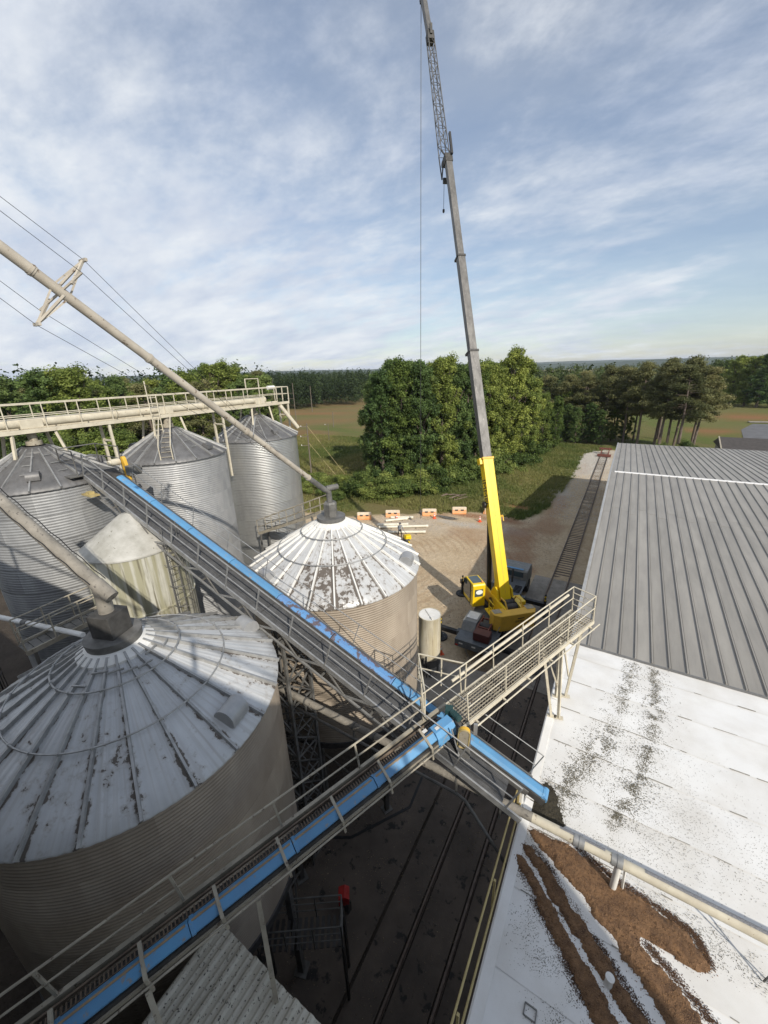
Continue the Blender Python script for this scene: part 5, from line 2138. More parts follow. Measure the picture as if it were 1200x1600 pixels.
# trestle legs standing on the white roof
for (yy, w_, fx, fy) in ((12.1, .05, -.74, 12.35), (12.1, .78, -.50, 12.40), (13.1, .05, -.74, 13.4), (13.1, .78, -.43, 13.6)):
    g = G()
    g.bar(ap(yy, w_, -.1), (fx, fy, 7.95), .085, .085)
    g.box((fx, fy, 7.965), (.30, .16, .03), .2)
    g.build('trestle_leg', M['cream'], ca)
g = G()
g.bar(ap(12.1, .05, -.3), (-.5, 12.4, 8.9), .05, .05)
g.bar(ap(13.1, .05, -.3), (-.43, 13.6, 8.9), .05, .05)
g.build('trestle_brace', M['cream'], ca)
# small landing where the two conveyors meet
for (p, q) in ((ap(YH - .3), Vector((-4.35, 8.75, ap(YH - .3).z))), (Vector((-4.35, 8.75, ap(YH - .3).z)), ap(YH + 1.1))):
    railing(ca, p, q, .95, M['cream'], (0, 0, 1), .9, .024, (.45,))

# struts from the near conveyor to the corrugated roof
for (y_, w_, q_) in ((1.1, .8, (-4.65, .55, 8.05)), (2.9, .8, (-4.3, 2.2, 8.05))):
    g = G()
    g.bar(ap(y_, w_, -.2), q_, .09, .05)
    g.build('support_strut', M['cream_dull'], ca)

# ------------------------------------------------------------------ pipe along the alley and over the white roof
dp = thing('transfer_pipe', 'round cream pipe on stands crossing the alley and the white roof', 'pipe', (0, 7.7, 7.9))
xs_ = [-10.2, -6.4, -3.0, -.55, 1.9, 4.6, 7.4]
for i in range(6):
    g = G()
    g.tube((xs_[i], 7.70, 9.0), (xs_[i + 1], 7.70, 9.0), .115, 22)
    g.build('pipe_section', M['spout_grey'] if i < 3 else M['cream'], dp, True)
g = G()
g.lathe([(.120, -.3), (.120, 4.6)], 10, (0, 0, 0), .15, 1.75)
g.v = [(z + .3 + 1.9, 7.70 + x, 9.0 + y) for x, y, z in g.v]
g.build('dust_layer', M['grey_dust'], dp, True)
g = G()
g.lathe([(.120, 0), (.120, 1.0)], 10, (0, 0, 0), .2, 1.6)
g.v = [(z + .1, 7.70 + x, 9.0 + y) for x, y, z in g.v]
g.build('dust_layer', M['grey_dust'], dp, True)
for x in (-8.3, -6.2, -5.4, -4.0, -2.6, -1.35, .55, 1.36):
    g = G()
    g.tube((x - .12 if x > 0 else x - .03, 7.70, 9.0), (x + .12 if x > 0 else x + .03, 7.70, 9.0), .130, 20)
    g.tube((x, 7.70, 9.0), (x + .03, 7.70, 9.0), .142, 20)
    g.build('pipe_clamp', M['galv_tube'] if x > 0 else M['steel_grey'], dp, True)
g = G()
pts = [(-10.2, 7.62, 8.52), (-2.6, 7.62, 8.52), (-2.3, 7.6, 8.45), (-1.2, 7.5, 7.2), (-.95, 7.5, 6.8)]
g.path(pts, .045, 8)
g.build('conduit', M['steel_grey'], dp, True)
for x in (-8.3, -6.2, -4.0, -2.6, -1.35):
    g = G()
    g.bar((x, 7.66, 8.9), (x, 7.64, 8.42), .05, .04)
    g.build('hanger', M['steel_grey'], dp)
g = G()
g.tube((1.42, 7.76, 7.9), (1.42, 7.76, 8.86), .075, 14)
g.bar((1.62, 7.86, 7.9), (1.55, 7.74, 8.9), .045, .045)
g.build('stand', M['white'], dp, True)
for x, t_ in ((4.35, .3), (4.15, -.25)):
    g = G()
    g.bar((x, 7.55, 7.93), (x - t_, 7.7, 8.9), .03, .03)
    g.build('stand', M['steel_grey'], dp)

# yellow guard rail along the roof edge
yr = thing('guard_rail', 'faded yellow twin pipe guard rail along the edge of the white roof', 'guard rail', (-1.03, 5.5, 7.9))
for z_, x_ in ((8.52, -.94), (9.0, -1.06)):
    g = G()
    g.tube((x_, 1.2, z_), (x_, 8.35, z_), .023, 10)
    g.build('rail', M['yellow_rail'], yr, True)
for y_ in (1.5, 3.6, 5.9, 8.2):
    g = G()
    g.bar((-1.0, y_, 7.4), (-1.0, y_, 9.0), .05, .05)
    g.build('post', M['yellow_rail'], yr)
g = G()
g.box((-.98, 8.5, 8.3), (.12, .5, 1.3))
g.build('end_plate', M['white'], yr)

# ------------------------------------------------------------------ cream overhead catwalk with tube conveyor
oc = thing('overhead_catwalk', 'cream catwalk with tube conveyor running above the tall bins', 'catwalk', (-22.3, 12, 17.6))
OX0, OX1, OY0, OY1, OZ = -22.95, -21.75, .5, 22.2, 18.05
for x in (OX0, OX1):
    g = G()
    g.bar((x, OY0, OZ), (x, OY1, OZ), .08, .17)
    g.build('side_beam', M['cream'], oc)
    railing(oc, (x, OY0, OZ + .1), (x, OY1, OZ + .1), 1.0, M['cream'], (0, 0, 1), 1.35, .024, (.52,), postr=.020, square=True)
railing(oc, (OX0, OY1, OZ + .1), (OX1, OY1, OZ + .1), 1.0, M['cream'], (0, 0, 1), .6, .028, (.52,), square=True)
for i in range(8):
    ya, yb = OY0 + (OY1 - OY0) * i / 8, OY0 + (OY1 - OY0) * (i + 1) / 8
    g = G()
    g.box(((OX0 + OX1) / 2, (ya + yb) / 2, OZ - .02), (1.1, yb - ya - .02, .04))
    g.build('deck_plate', M['cream_dull'], oc)
for i in range(4):
    ya, yb = OY0 + 19.6 * i / 4, OY0 + 19.6 * (i + 1) / 4
    g = G()
    g.tube((-22.0, ya, OZ + .34), (-22.0, yb - .03, OZ + .34), .20, 20)
    g.tube((-22.0, yb - .12, OZ + .34), (-22.0, yb - .06, OZ + .34), .235, 20)
    g.build('tube_conveyor', M['cream'], oc, True)
for (c, yy) in ((C1, 6.78), (C3, 12.77), (C4, 19.5)):
    g = G()
    g.box((-22.0, yy, OZ + .30), (.44, .8, .36))
    g.build('gate_box', M['cream'], oc, bev=.01)
    g = G()
    g.tube((c[0], c[1], 17.45), (c[0], c[1], OZ), .17, 16)
    g.tube((c[0], c[1], 17.42), (c[0], c[1], 17.6), .30, 16)
    g.build('drop_spout', M['cream_dull'], oc, True)
    for dx, dy in ((.45, .75), (.45, -.75), (-.55, .75), (-.55, -.75)):
        g = G()
        x, y = -22.3 + dx, yy + dy
        r = math.hypot(x - c[0], y - c[1])
        g.bar((x, y, OZ), (x + dx * .3, y + dy * .25, 16 + 1.58 * (1 - (r + .25) / 2.74)), .10, .10)
        g.build('support_leg', M['cream'], oc)
# extra legs standing between the bins
for (x, y, zt) in ((-21.8, 9.75, 12.5), (-21.8, 16.3, 13.8), (-21.8, 22.1, 14.5)):
    g = G()
    g.bar((x, y, OZ), (x, y, zt), .11, .11)
    g.bar((x - .9, y, OZ), (x - .9, y, zt), .11, .11)
    g.bar((x - .9, y, OZ - .9), (x, y, OZ - .9), .08, .08)
    g.build('support_frame', M['cream'], oc)
g = G()
g.tube((-21.7, 21.2, 17.9), (-21.1, 22.2, 16.2), .14, 14)
g.build('end_spout', M['cream'], oc, True)
# ladder frame above the middle bin and roof ladder rails
g = G()
for dy in (-.22, .22):
    g.tube((-21.55, 12.0 + dy, 16.9), (-21.55, 12.0 + dy, 19.9 if dy < 0 else 19.2), .028, 6)
zz = 17.1
while zz < 19.2:
    g.tube((-21.55, 11.78, zz), (-21.55, 12.22, zz), .018, 5)
    zz += .28
g.build('ladder', M['cream'], oc)
for dy in (-.28, .28):
    g = G()
    a = math.radians(-38)
    ux, uy = math.cos(a), math.sin(a)
    px_, py_ = -uy * dy, ux * dy
    g.tube((C3[0] + ux * .6 + px_, C3[1] + uy * .6 + py_, 18.0), (C3[0] + ux * 2.6 + px_, C3[1] + uy * 2.6 + py_, 16.75), .028, 6)
    g.tube((C3[0] + ux * 2.6 + px_, C3[1] + uy * 2.6 + py_, 16.75), (C3[0] + ux * 2.6 + px_, C3[1] + uy * 2.6 + py_, 16.05), .028, 6)
    g.build('roof_ladder_rail', M['cream'], oc, True)
for i in range(6):
    a = math.radians(-38)
    r = .8 + i * .35
    z_ = 16 + 1.6 * (1 - r / 2.74) + .08
    g = G()
    g.bar((C3[0] + math.cos(a) * r - math.sin(a) * -.25, C3[1] + math.sin(a) * r + math.cos(a) * -.25, z_), (C3[0] + math.cos(a) * r + math.sin(a) * -.25, C3[1] + math.sin(a) * r - math.cos(a) * -.25, z_), .04, .03)
    g.build('roof_ladder_rung', M['cream_dull'], oc)
g = G()
g.tube((-22.1, 20.6, 19.15), (-22.1, 21.2, 19.15), .13, 14)
g.build('motor', M['white'], oc, True)
for y_ in (18.4, 19.5):
    g = G()
    g.bar((OX1, y_, OZ + 1.1), (OX1, y_, OZ + 1.75), .05, .05)
    g.build('post', M['cream'], oc)
g = G()
g.bar((OX1, 18.4, OZ + 1.75), (OX1, 19.5, OZ + 1.75), .04, .04)
g.build('handrail', M['cream'], oc)

# stair ramps between the bins
sr = thing('bin_stair', 'cream handrailed stair rising beside the flaking white bin', 'stair', (-17.5, 16.5, 10))
pa, pb = Vector((-20.2, 16.4, 9.9)), Vector((-14.5, 16.4, 12.3))
for dy in (0, .7):
    railing(sr, pa + Vector((0, dy, 0)), pb + Vector((0, dy, 0)), .95, M['cream_dull'], (0, 0, 1), 1.5, .026, (.5,))
    g = G()
    g.bar(pa + Vector((0, dy, 0)), pb + Vector((0, dy, 0)), .05, .18)
    g.build('stringer', M['cream_dull'], sr)
for i in range(14):
    g = G()
    c = pa.lerp(pb, (i + .5) / 14)
    g.box((c.x, c.y + .35, c.z), (.26, .7, .03))
    g.build('tread', M['steel_grey'], sr)
g = G()
for x in (-20.0, -15.2):
    for dy in (0, .7):
        g.bar((x, 16.4 + dy, 0), (x, 16.4 + dy, 9.9 if x < -18 else 12), .09, .09)
g.build('support_leg', M['steel_grey'], sr)

s2 = thing('bin_stair', 'rusty handrailed landing with white pipe behind the nearest bin', 'stair', (-16, 3.6, 10))
pa, pb = Vector((-15.0, 2.7, 12.0)), Vector((-15.0, 5.1, 12.05))
for off in (Vector((0, 0, 0)), Vector((-.75, 0.05, 0))):
    railing(s2, pa + off, pb + off, .95, M['cream_dull'], (0, 0, 1), .8, .026, (.5,))
    g = G()
    g.bar(pa + off, pb + off, .05, .16)
    g.build('stringer', M['cream_dull'], s2)
for i in range(10):
    g = G()
    c = pa.lerp(pb, (i + .5) / 10) + Vector((-.37, .0, 0))
    g.box(c, (.72, .22, .03))
    g.build('tread', M['steel_grey'], s2)
g = G()
g.bar((-15.1, 2.9, 0), (-15.1, 2.9, 12), .09, .09)
g.bar((-15.1, 4.9, 0), (-15.1, 4.9, 12), .09, .09)
g.build('support_leg', M['steel_grey'], s2)
wp = thing('pipe_run', 'thin white painted pipe passing behind the nearest bin', 'pipe', (-17, 4, 11))
g = G()
g.tube((-23.0, 1.76, 12.1), (-14.0, 3.9, 12.28), .085, 14)
g.build('pipe_section', M['white'], wp, True)
for t_ in (.2, .45, .7):
    g = G()
    p = Vector((-23.0, 1.76, 12.1)).lerp(Vector((-14.0, 3.9, 12.28)), t_)
    d = Vector((9, 2.14, .18)).normalized()
    g.tube(p - d * .12, p + d * .12, .105, 14)
    g.build('pipe_joint', M['steel_grey'], wp, True)

# dark stair landing down in the alley
ds = thing('alley_stair', 'dark steel stair landing in the shaded alley under the nearest conveyor', 'stair', (-6.2, 4.8, 0))
P0 = Vector((-7.7, 4.15, 3.2))
e1 = Vector((2.15, 1.45, 0))
e2 = Vector((.45, -.62, 0))
for off in (Vector((0, 0, 0)), e2):
    railing(ds, P0 + off, P0 + off + e1, 1.05, M['steel_grey'], (0, 0, 1), .8, .022, (.35, .68))
railing(ds, P0 + e1, P0 + e1 + e2, 1.05, M['steel_grey'], (0, 0, 1), .8, .022, (.35, .68))
railing(ds, P0, P0 + e2, 1.05, M['steel_grey'], (0, 0, 1), .8, .022, (.35, .68))
for i in range(14):
    g = G()
    c = P0 + e1 * ((i + .5) / 14) + e2 * .5
    g.bar(c - e2 * .5, c + e2 * .5, .10, .03)
    g.build('tread', M['steel_dark'], ds)
for a, b_ in ((0, 0), (1, 0), (0, 1), (1, 1)):
    g = G()
    p = P0 + e1 * a + e2 * b_
    g.bar(p, (p.x, p.y, 0), .08, .08)
    g.build('leg', M['steel_dark'], ds)
rb = thing('red_hood', 'small red hood standing in the dark alley beside the stair', 'hood', (-6.35, 6.9, 0))
g = G()
g.prism([(-.2, 0), (.2, 0), (.22, .35), (.05, .5), (-.2, .42)], (-6.55, 6.7, .55), (.8, .6, 0), (0, 0, 1), (-.25, .35, 0))
g.build('hood', M['red'], rb, bev=.02)
g = G()
g.box((-6.5, 6.85, .3), (.2, .2, .6))
g.build('stand', M['steel_dark'], rb)
for (x, y) in ((-8.1, 9.9), (-7.1, 11.4)):
    pass
dc = thing('drainage_channel', 'dark drainage channel bending across the alley slab', 'drain', (-7, 11, 0))
g = G()
pts = [(-8.6, 8.6), (-7.9, 9.0), (-6.2, 11.5), (-6.35, 13.4)]
for a, b_ in zip(pts[:-1], pts[1:]):
    g.bar((a[0], a[1], .055), (b_[0], b_[1], .055), .12, .012)
g.build('channel', M['black'], dc)
# caged ladder tower at the left edge, between the bins
cl_ = thing('caged_ladder', 'black caged ladder in the gap left of the nearest bin', 'ladder', (-19.0, 2.6, 0))
for s_ in (-.22, .22):
    g = G()
    g.tube((-19.0, 2.2 + s_, 0), (-19.0, 2.2 + s_, 14.0), .025, 6)
    g.build('stile', M['black'], cl_)
g = G()
z = .4
while z < 13.6:
    g.tube((-19.0, 1.98, z), (-19.0, 2.42, z), .016, 5)
    z += .32
g.build('rungs', M['black'], cl_)
z = 3.0
while z < 13.9:
    g = G()
    g.path([(-19 + .7 * max(0, math.sin(a)), 2.2 + .36 * math.cos(a), z) for a in [PI * i / 10 for i in range(11)]], .016, 5)
    g.build('cage_hoop', M['black'], cl_)
    z += .85
for a in (.3, .9, 1.57, 2.2, 2.8):
    g = G()
    g.tube((-19 + .7 * math.sin(a), 2.2 + .36 * math.cos(a), 3), (-19 + .7 * math.sin(a), 2.2 + .36 * math.cos(a), 13.8), .013, 5)
    g.build('cage_bar', M['black'], cl_)

# ------------------------------------------------------------------ mobile crane
def text_part(txt, mat, parent, o, ax, ay, size, depth=0.004, name='lettering'):
    cu = bpy.data.curves.new(name, 'FONT')
    cu.body = txt
    cu.size = size
    cu.extrude = depth
    cu.align_x = 'CENTER'
    cu.align_y = 'CENTER'
    tmp = bpy.data.objects.new(name, cu)
    COL.objects.link(tmp)
    bpy.context.view_layer.update()
    dg = bpy.context.evaluated_depsgraph_get()
    me_ = bpy.data.meshes.new_from_object(tmp.evaluated_get(dg))
    bpy.data.objects.remove(tmp)
    ax, ay = Vector(ax).normalized(), Vector(ay).normalized()
    az = ax.cross(ay)
    o = Vector(o) - ORG[parent.name]
    me_.transform(Matrix(((ax.x, ay.x, az.x, o.x), (ax.y, ay.y, az.y, o.y), (ax.z, ay.z, az.z, o.z), (0, 0, 0, 1))))
    me_.materials.clear()
    return link(name, me_, mat, parent, fixn=False)


cn = thing('mobile_crane', 'yellow and grey mobile crane with its boom raised beside the siding', 'crane', (-6.95, 28.5, 0))
CXc = -6.95
# carrier
g = G()
g.box((CXc, 29.2, 1.12), (2.1, 12.9, .5))
g.build('chassis', M['black'], cn, bev=.03)
g = G()
g.box((CXc, 23.35, 1.32), (2.74, 1.5, .62))
g.box((CXc, 26.6, 1.5), (2.74, 5.0, .14))
g.build('rear_deck', M['carrier'], cn, bev=.03)
g = G()
g.prism([(-.2, 0), (1.95, 0), (1.7, .62), (.25, .62)], (CXc - 1.35, 24.0, 1.62), (0, 1, 0), (0, 0, 1), (1.05, 0, 0))
g.build('deck_box', M['deckplate'], cn, bev=.03)
g = G()
g.box((CXc - .82, 25.1, 2.25), (.8, .9, .04))
g.build('box_lid', M['white'], cn, bev=.01)
g = G()
g.box((CXc + .42, 23.35, 2.0), (1.15, .75, .62))
g.build('maroon_box', M['maroon'], cn, bev=.02)
g = G()
for dx in (-.42, .42):
    g.bar((CXc + .25 + dx, 23.75, 2.0), (CXc + .25 + dx, 25.6, 2.0), .08, .36)
for dy in (24.1, 24.7, 25.3):
    g.bar((CXc - .17, dy, 2.1), (CXc + .67, dy, 2.1), .1, .1)
g.build('winch_frame', M['rust'], cn)
g = G()
g.tube((CXc - .1, 24.6, 1.95), (CXc + .6, 24.6, 1.95), .25, 16)
g.build('winch_drum', M['steel_dark'], cn, True)
g = G()
g.path([(CXc - .5, 22.58, 1.35), (CXc - .45, 22.5, .9), (CXc - .2, 22.45, .45), (CXc + .2, 22.45, .5), (CXc + .45, 22.5, .95), (CXc + .5, 22.58, 1.35)], .03, 8)
g.build('hose_loop', M['steel_grey'], cn, True)
for x in (-.9, .05, .95):
    g = G()
    g.box((CXc + x, 22.585, 1.36), (.28, .02, .10))
    g.build('plate', M['white'], cn)
g = G()
g.box((CXc, 31.9, 1.52), (2.74, 2.9, .16))
g.build('front_deck', M['carrier'], cn, bev=.02)
g = G()
g.prism([(0, 0), (2.2, 0), (2.2, .9), (1.75, 1.55), (.15, 1.55), (0, 1.4)], (CXc - 1.36, 33.4, 1.0), (0, 1, 0), (0, 0, 1), (2.72, 0, 0))
fcab = g.build('carrier_cab', M['deckplate'], cn, bev=.05)
g = G()
g.box((CXc, 33.37, 2.1), (2.0, .02, .5))
g.build('rear_window', M['glass'], fcab)
g = G()
g.box((CXc, 33.55, 2.57), (1.9, .25, .03))
g.build('roof_strip', M['blue'], fcab)
for yy in (24.3, 25.9, 29.6, 31.2, 34.4):
    for s_ in (-1, 1):
        c = (CXc + s_ * 1.12, yy, .68)
        g = G()
        g.lathe([(.30, -.26), (.62, -.26), (.68, -.18), (.68, .18), (.62, .26), (.30, .26)], 28)
        g.v = [(c[0] + z, c[1] + x, c[2] + y) for x, y, z in g.v]
        w_ = g.build('wheel', M['rubber'], cn, True)
        g = G()
        g.lathe([(0, -.12), (.28, -.16), (.31, -.25), (.31, .25), (.28, .16), (0, .12)], 20)
        g.v = [(c[0] + z, c[1] + x, c[2] + y) for x, y, z in g.v]
        g.build('rim', M['steel_grey'], w_, True)
# carrier fittings: handrail, ladder, grilles, mirrors, hoses, lamps
g = G()
for dy in (24.0, 25.0, 26.0):
    g.tube((CXc + 1.3, dy, 1.6), (CXc + 1.3, dy, 2.2), .02, 6)
g.tube((CXc + 1.3, 24.0, 2.2), (CXc + 1.3, 26.0, 2.2), .02, 6)
g.build('deck_handrail', M['deckplate'], cn)
g = G()
for s_ in (-.18, .18):
    g.tube((CXc - 1.4, 27.2 + s_, .5), (CXc - 1.4, 27.2 + s_, 1.6), .02, 6)
for z_ in (.6, .9, 1.2, 1.5):
    g.tube((CXc - 1.4, 27.02, z_), (CXc - 1.4, 27.38, z_), .016, 5)
g.build('deck_ladder', M['deckplate'], cn)
for i in range(6):
    g = G()
    g.box((CXc + .95, 31.0 + .22 * i, 1.64), (.6, .1, .05))
    g.build('grille_slat', M['black'], cn)
g = G()
g.box((CXc - .6, 31.6, 1.85), (1.0, 1.5, .5))
g.build('engine_cover', M['deckplate'], cn, bev=.03)
g = G()
g.tube((CXc + .2, 32.7, 1.6), (CXc + .2, 32.7, 2.9), .09, 12)
g.build('exhaust', M['steel_dark'], cn, True)
for x in (-1.2, 1.2):
    g = G()
    g.box((CXc + x, 22.585, 1.16), (.22, .03, .1))
    g.build('tail_lamp', M['red'], cn)
for k_ in range(4):
    g = G()
    x = CXc + .75 + .12 * k_
    g.path([(x, 25.2, 1.6), (x + .05, 25.6, 1.85), (x - .1, 26.3, 1.8), (x - .3, 27.1, 1.75)], .03, 6)
    g.build('hose', M['black'], cn, True)
# outriggers
for (x, y) in ((-10.84, 31.05), (-3.6, 31.2), (-3.1, 23.9), (-10.1, 24.2)):
    side_ = 1 if x > CXc else -1
    g = G()
    g.bar((CXc + side_ * 1.1, y, .95), (x, y, .95), .32, .34)
    g.build('outrigger_beam', M['black'], cn, bev=.02)
    g = G()
    g.bar((CXc + side_ * 1.0, y, 1.02), (CXc + side_ * 1.75, y, 1.02), .42, .46)
    g.build('outrigger_box', M['carrier'], cn, bev=.02)
    g = G()
    g.tube((x, y, .12), (x, y, 1.35), .11, 16)
    jk = g.build('outrigger_jack', M['black'], cn, True)
    for i in range(4):
        g = G()
        g.tube((x, y, 1.35 + .15 * i), (x, y, 1.5 + .15 * i), .075, 14)
        g.build('jack_band', M['yellow'] if i % 2 == 0 else M['black'], jk, True)
    g = G()
    g.lathe([(.0, .20), (.16, .20), (.20, .13), (.56, .12), (.58, .10), (.58, .01)], 28, (x, y, 0))
    g.build('outrigger_pad', M['black'], cn, True)
    for i in range(5):
        a = i * 1.256
        g = G()
        g.tube((x + .36 * math.cos(a), y + .36 * math.sin(a), .12), (x + .36 * math.cos(a), y + .36 * math.sin(a), .15), .045, 8)
        g.build('pad_bolt', M['steel_grey'], cn)
# upper works, in the boom's own frame
SC = Vector((-7.0, 28.5, 0))
SF = Vector((-.675, .738, 0)).normalized()
SR = Vector((.738, .675, 0)).normalized()
SZ = Vector((0, 0, 1))


def sp_(f, r, z):
    return SC + SF * f + SR * r + SZ * z


SM = Matrix((SF, -SR, SZ)).transposed()


def sbox(g, f0, f1, r0, r1, z0, z1):
    return g.box(sp_((f0 + f1) / 2, (r0 + r1) / 2, (z0 + z1) / 2), (f1 - f0, r1 - r0, z1 - z0), M=SM)


g = G()
g.lathe([(1.15, 1.5), (1.15, 1.85), (.9, 1.86), (0, 1.86)], 32, SC)
g.build('turntable', M['black'], cn, True)
g = G()
sbox(g, -2.9, 1.6, -.75, -.55, 1.85, 2.9)
sbox(g, -2.9, 1.6, .55, .75, 1.85, 2.9)
sbox(g, -2.9, 1.6, -.75, .75, 1.85, 2.0)
up_ = g.build('upper_frame', M['yellow'], cn, bev=.02)
g = G()
for r_ in (-.60, .60):
    g.prism([(-1.7, 2.3), (.1, 2.3), (-.5, 3.55), (-.85, 3.75), (-1.25, 3.6)], SC + SR * (r_ - .06), SF, SZ, SR * .12)
g.build('boom_bracket', M['yellow'], cn, bev=.02)
# counterweight
g = G()
g.prism([(-3.75, -1.55), (-3.75, 1.15), (-3.35, 1.42), (-2.75, 1.42), (-2.75, .7), (-3.0, .7), (-3.0, -.9), (-2.75, -.9), (-2.75, -1.95), (-3.4, -1.95)], SC + SZ * 1.75, SF, SR, SZ * 1.30)
cw = g.build('counterweight', M['ochre'], cn, bev=.04)
for r0_, r1_ in ((-1.85, -1.25), (.75, 1.35)):
    g = G()
    sbox(g, -3.3, -2.8, r0_, r1_, 3.055, 3.075)
    g.build('counterweight_plate', M['cream_dull'], cw)
text_part('IMMEL', M['black'], cn, sp_(-3.757, -.05, 2.45), SR, SZ, .26)
g = G()
sbox(g, -3.76, -3.74, -.22, .30, 2.66, 2.74)
g.build('slot', M['black'], cw)
g = G()
g.tube(sp_(-3.76, .62, 2.25), sp_(-3.74, .62, 2.25), .07, 12)
g.build('pin_hole', M['black'], cw)
# hoist winches and hoses between boom foot and counterweight
for f_, r_ in ((-2.35, -.05), (-1.75, .02)):
    g = G()
    g.tube(sp_(f_, r_ - .42, 2.75), sp_(f_, r_ + .42, 2.75), .26, 18)
    g.tube(sp_(f_, r_ - .46, 2.75), sp_(f_, r_ - .42, 2.75), .36, 18)
    g.tube(sp_(f_, r_ + .42, 2.75), sp_(f_, r_ + .46, 2.75), .36, 18)
    g.build('hoist_drum', M['steel_dark'], cn, True)
g = G()
for r_ in (-.62, .62):
    g.path([sp_(-2.9, r_, 2.9), sp_(-2.5, r_, 3.4), sp_(-1.9, r_, 3.35), sp_(-1.6, r_, 2.9)], .06, 8)
g.build('winch_guard', M['ochre'], cn, True)
g = G()
for f_ in (-2.2, -1.4):
    g.tube(sp_(f_, -1.35, 2.0), sp_(f_, -1.35, 3.0), .03, 8)
g.path([sp_(-2.2, -1.35, 3.0), sp_(-1.4, -1.35, 3.0)], .03, 8)
g.path([sp_(-2.2, -1.35, 2.5), sp_(-1.4, -1.35, 2.5)], .025, 8)
g.path([sp_(-2.9, -1.2, 3.0), sp_(-2.2, -1.35, 2.2)], .03, 8)
g.build('access_rail', M['yellow'], cn, True)
g = G()
sbox(g, -2.6, -1.0, -1.5, -.75, 1.9, 2.02)
g.build('side_step', M['yellow'], cn, bev=.01)
# operator cab
g = G()
cabp = [(-.55, 1.95), (1.35, 1.95), (1.55, 2.6), (1.30, 3.75), (.9, 3.95), (-.45, 3.95), (-.55, 3.8)]
g.prism(cabp, SC + SR * -2.35, SF, SZ, SR * 1.05)
cab = g.build('operator_cab', M['yellow'], cn, bev=.04)
g = G()
sbox(g, -.25, .85, -2.24, -1.42, 3.955, 3.968)
g.build('roof_window', M['glass'], cab)
g = G()
g.prism([(-.1, 2.45), (1.2, 2.35), (1.38, 2.62), (1.18, 3.65), (.85, 3.8), (-.1, 3.8)], SC + SR * -2.365, SF, SZ, SR * .012)
g.build('side_window', M['glass'], cab)
g = G()
g.path([sp_(f_, -2.375, z_) for f_, z_ in ((-.1, 2.05), (1.22, 2.05), (1.42, 2.62), (1.2, 3.68), (.85, 3.84), (-.1, 3.84))], .03, 6, True)
g.build('door_frame', M['black'], cab, True)
g = G()
sbox(g, -.566, -.552, -2.2, -1.5, 2.85, 3.5)
g.build('rear_window', M['glass'], cab)
g = G()
g.lathe([(0, 0), (.16, .012), (.28, .0)], 20)
g.v = [tuple(sp_(-.575 - z, -1.82 + x * 1.05, 3.25 + y * .72)) for x, y, z in g.v]
g.build('bright_panel', M['lamp_glass'], cab, True)
g = G()
for k_ in range(3):
    g.path([sp_(-1.5 + .1 * k_, -.9 - .1 * k_, 2.05), sp_(-1.2, -.95 - .1 * k_, 2.5), sp_(-.7, -.85 - .08 * k_, 2.7), sp_(-.4, -.7, 2.5)], .03, 6)
g.build('hydraulic_hoses', M['black'], cn, True)
g = G()
g.path([sp_(-.5, -2.4, 2.1), sp_(-.5, -2.55, 2.2), sp_(-.5, -2.55, 3.4), sp_(-.5, -2.4, 3.5)], .02, 6)
g.build('grab_rail', M['black'], cab, True)
g = G()
sbox(g, 1.2, 1.5, -2.62, -2.5, 3.1, 3.45)
g.build('mirror', M['black'], cab)
g = G()
g.lathe([(.07, 3.97), (.07, 4.08), (.03, 4.12), (0, 4.12)], 12, sp_(-.3, -1.5, 0))
g.build('beacon', M['orange'], cab, True)
g = G()
sbox(g, -1.9, -.9, .85, 1.5, 1.9, 2.75)
g.build('hydraulic_tank', M['yellow'], cn, bev=.03)
for k_ in range(5):
    g = G()
    sbox(g, -1.8 + .18 * k_, -1.72 + .18 * k_, 1.5, 1.515, 2.05, 2.6)
    g.build('tank_louvre', M['black'], cn)
# boom
BA = Vector((-6.37, 27.82, 2.95))
BB = Vector((-16.45, 38.85, 36.7))
BD = (BB - BA).normalized()
BL = (BB - BA).length
BRt = SR
BUp = BRt.cross(BD)
if BUp.dot(SF) > 0:
    BUp = -BUp


def bm_(s, r=0.0, u=0.0):
    return BA + BD * s + BRt * r + BUp * u


def tz(z):
    return (z - BA.z) / BD.z


s_y, s1, s2_, s3 = tz(13.1), tz(21.3), tz(28.85), BL


def boom_sec(name, sa, sb, w, h, mat, bev=.02):
    g = G()
    prof = [(-w / 2, h / 2), (w / 2, h / 2), (w / 2, -h * .18), (w * .36, -h * .42), (w * .15, -h * .5), (-w * .15, -h * .5), (-w * .36, -h * .42), (-w / 2, -h * .18)]
    g.prism(prof, bm_(sa), BRt, BUp, BD * (sb - sa))
    return g.build(name, mat, cn, bev=bev)


by = boom_sec('boom_base_section', -.3, s_y, .86, 1.02, M['yellow'])
g = G()
g.bar(bm_(.2, .02, .515), bm_(s_y, .02, .515), .03, .012, up=BUp)
g.build('boom_seam', M['ochre'], by)
text_part('IMMEL', M['black'], by, bm_(s_y - 2.9, -.437, .12), -BD, BUp, .82, .004)
boom_sec('boom_section', s_y - .5, s1, .74, .88, M['boom_grey'])
boom_sec('boom_section', s1 - .5, s2_, .63, .76, M['boom_grey'])
boom_sec('boom_section', s2_ - .5, s3, .54, .66, M['boom_grey'])
for s_, w, h, mt in ((s_y - .1, .98, 1.14, M['ochre']), (s1 - .08, .84, .98, M['steel_dark']), (s2_ - .08, .72, .85, M['steel_dark'])):
    g = G()
    g.bar(bm_(s_ - .09), bm_(s_ + .09), w, h, up=BUp)
    g.build('boom_collar', mt, cn, bev=.02)
g = G()
g.bar(bm_(s_y - .55, -.56, .1), bm_(s_y - .05, -.56, .1), .22, .5, up=BUp)
g.build('boom_lug', M['yellow'], cn, bev=.02)
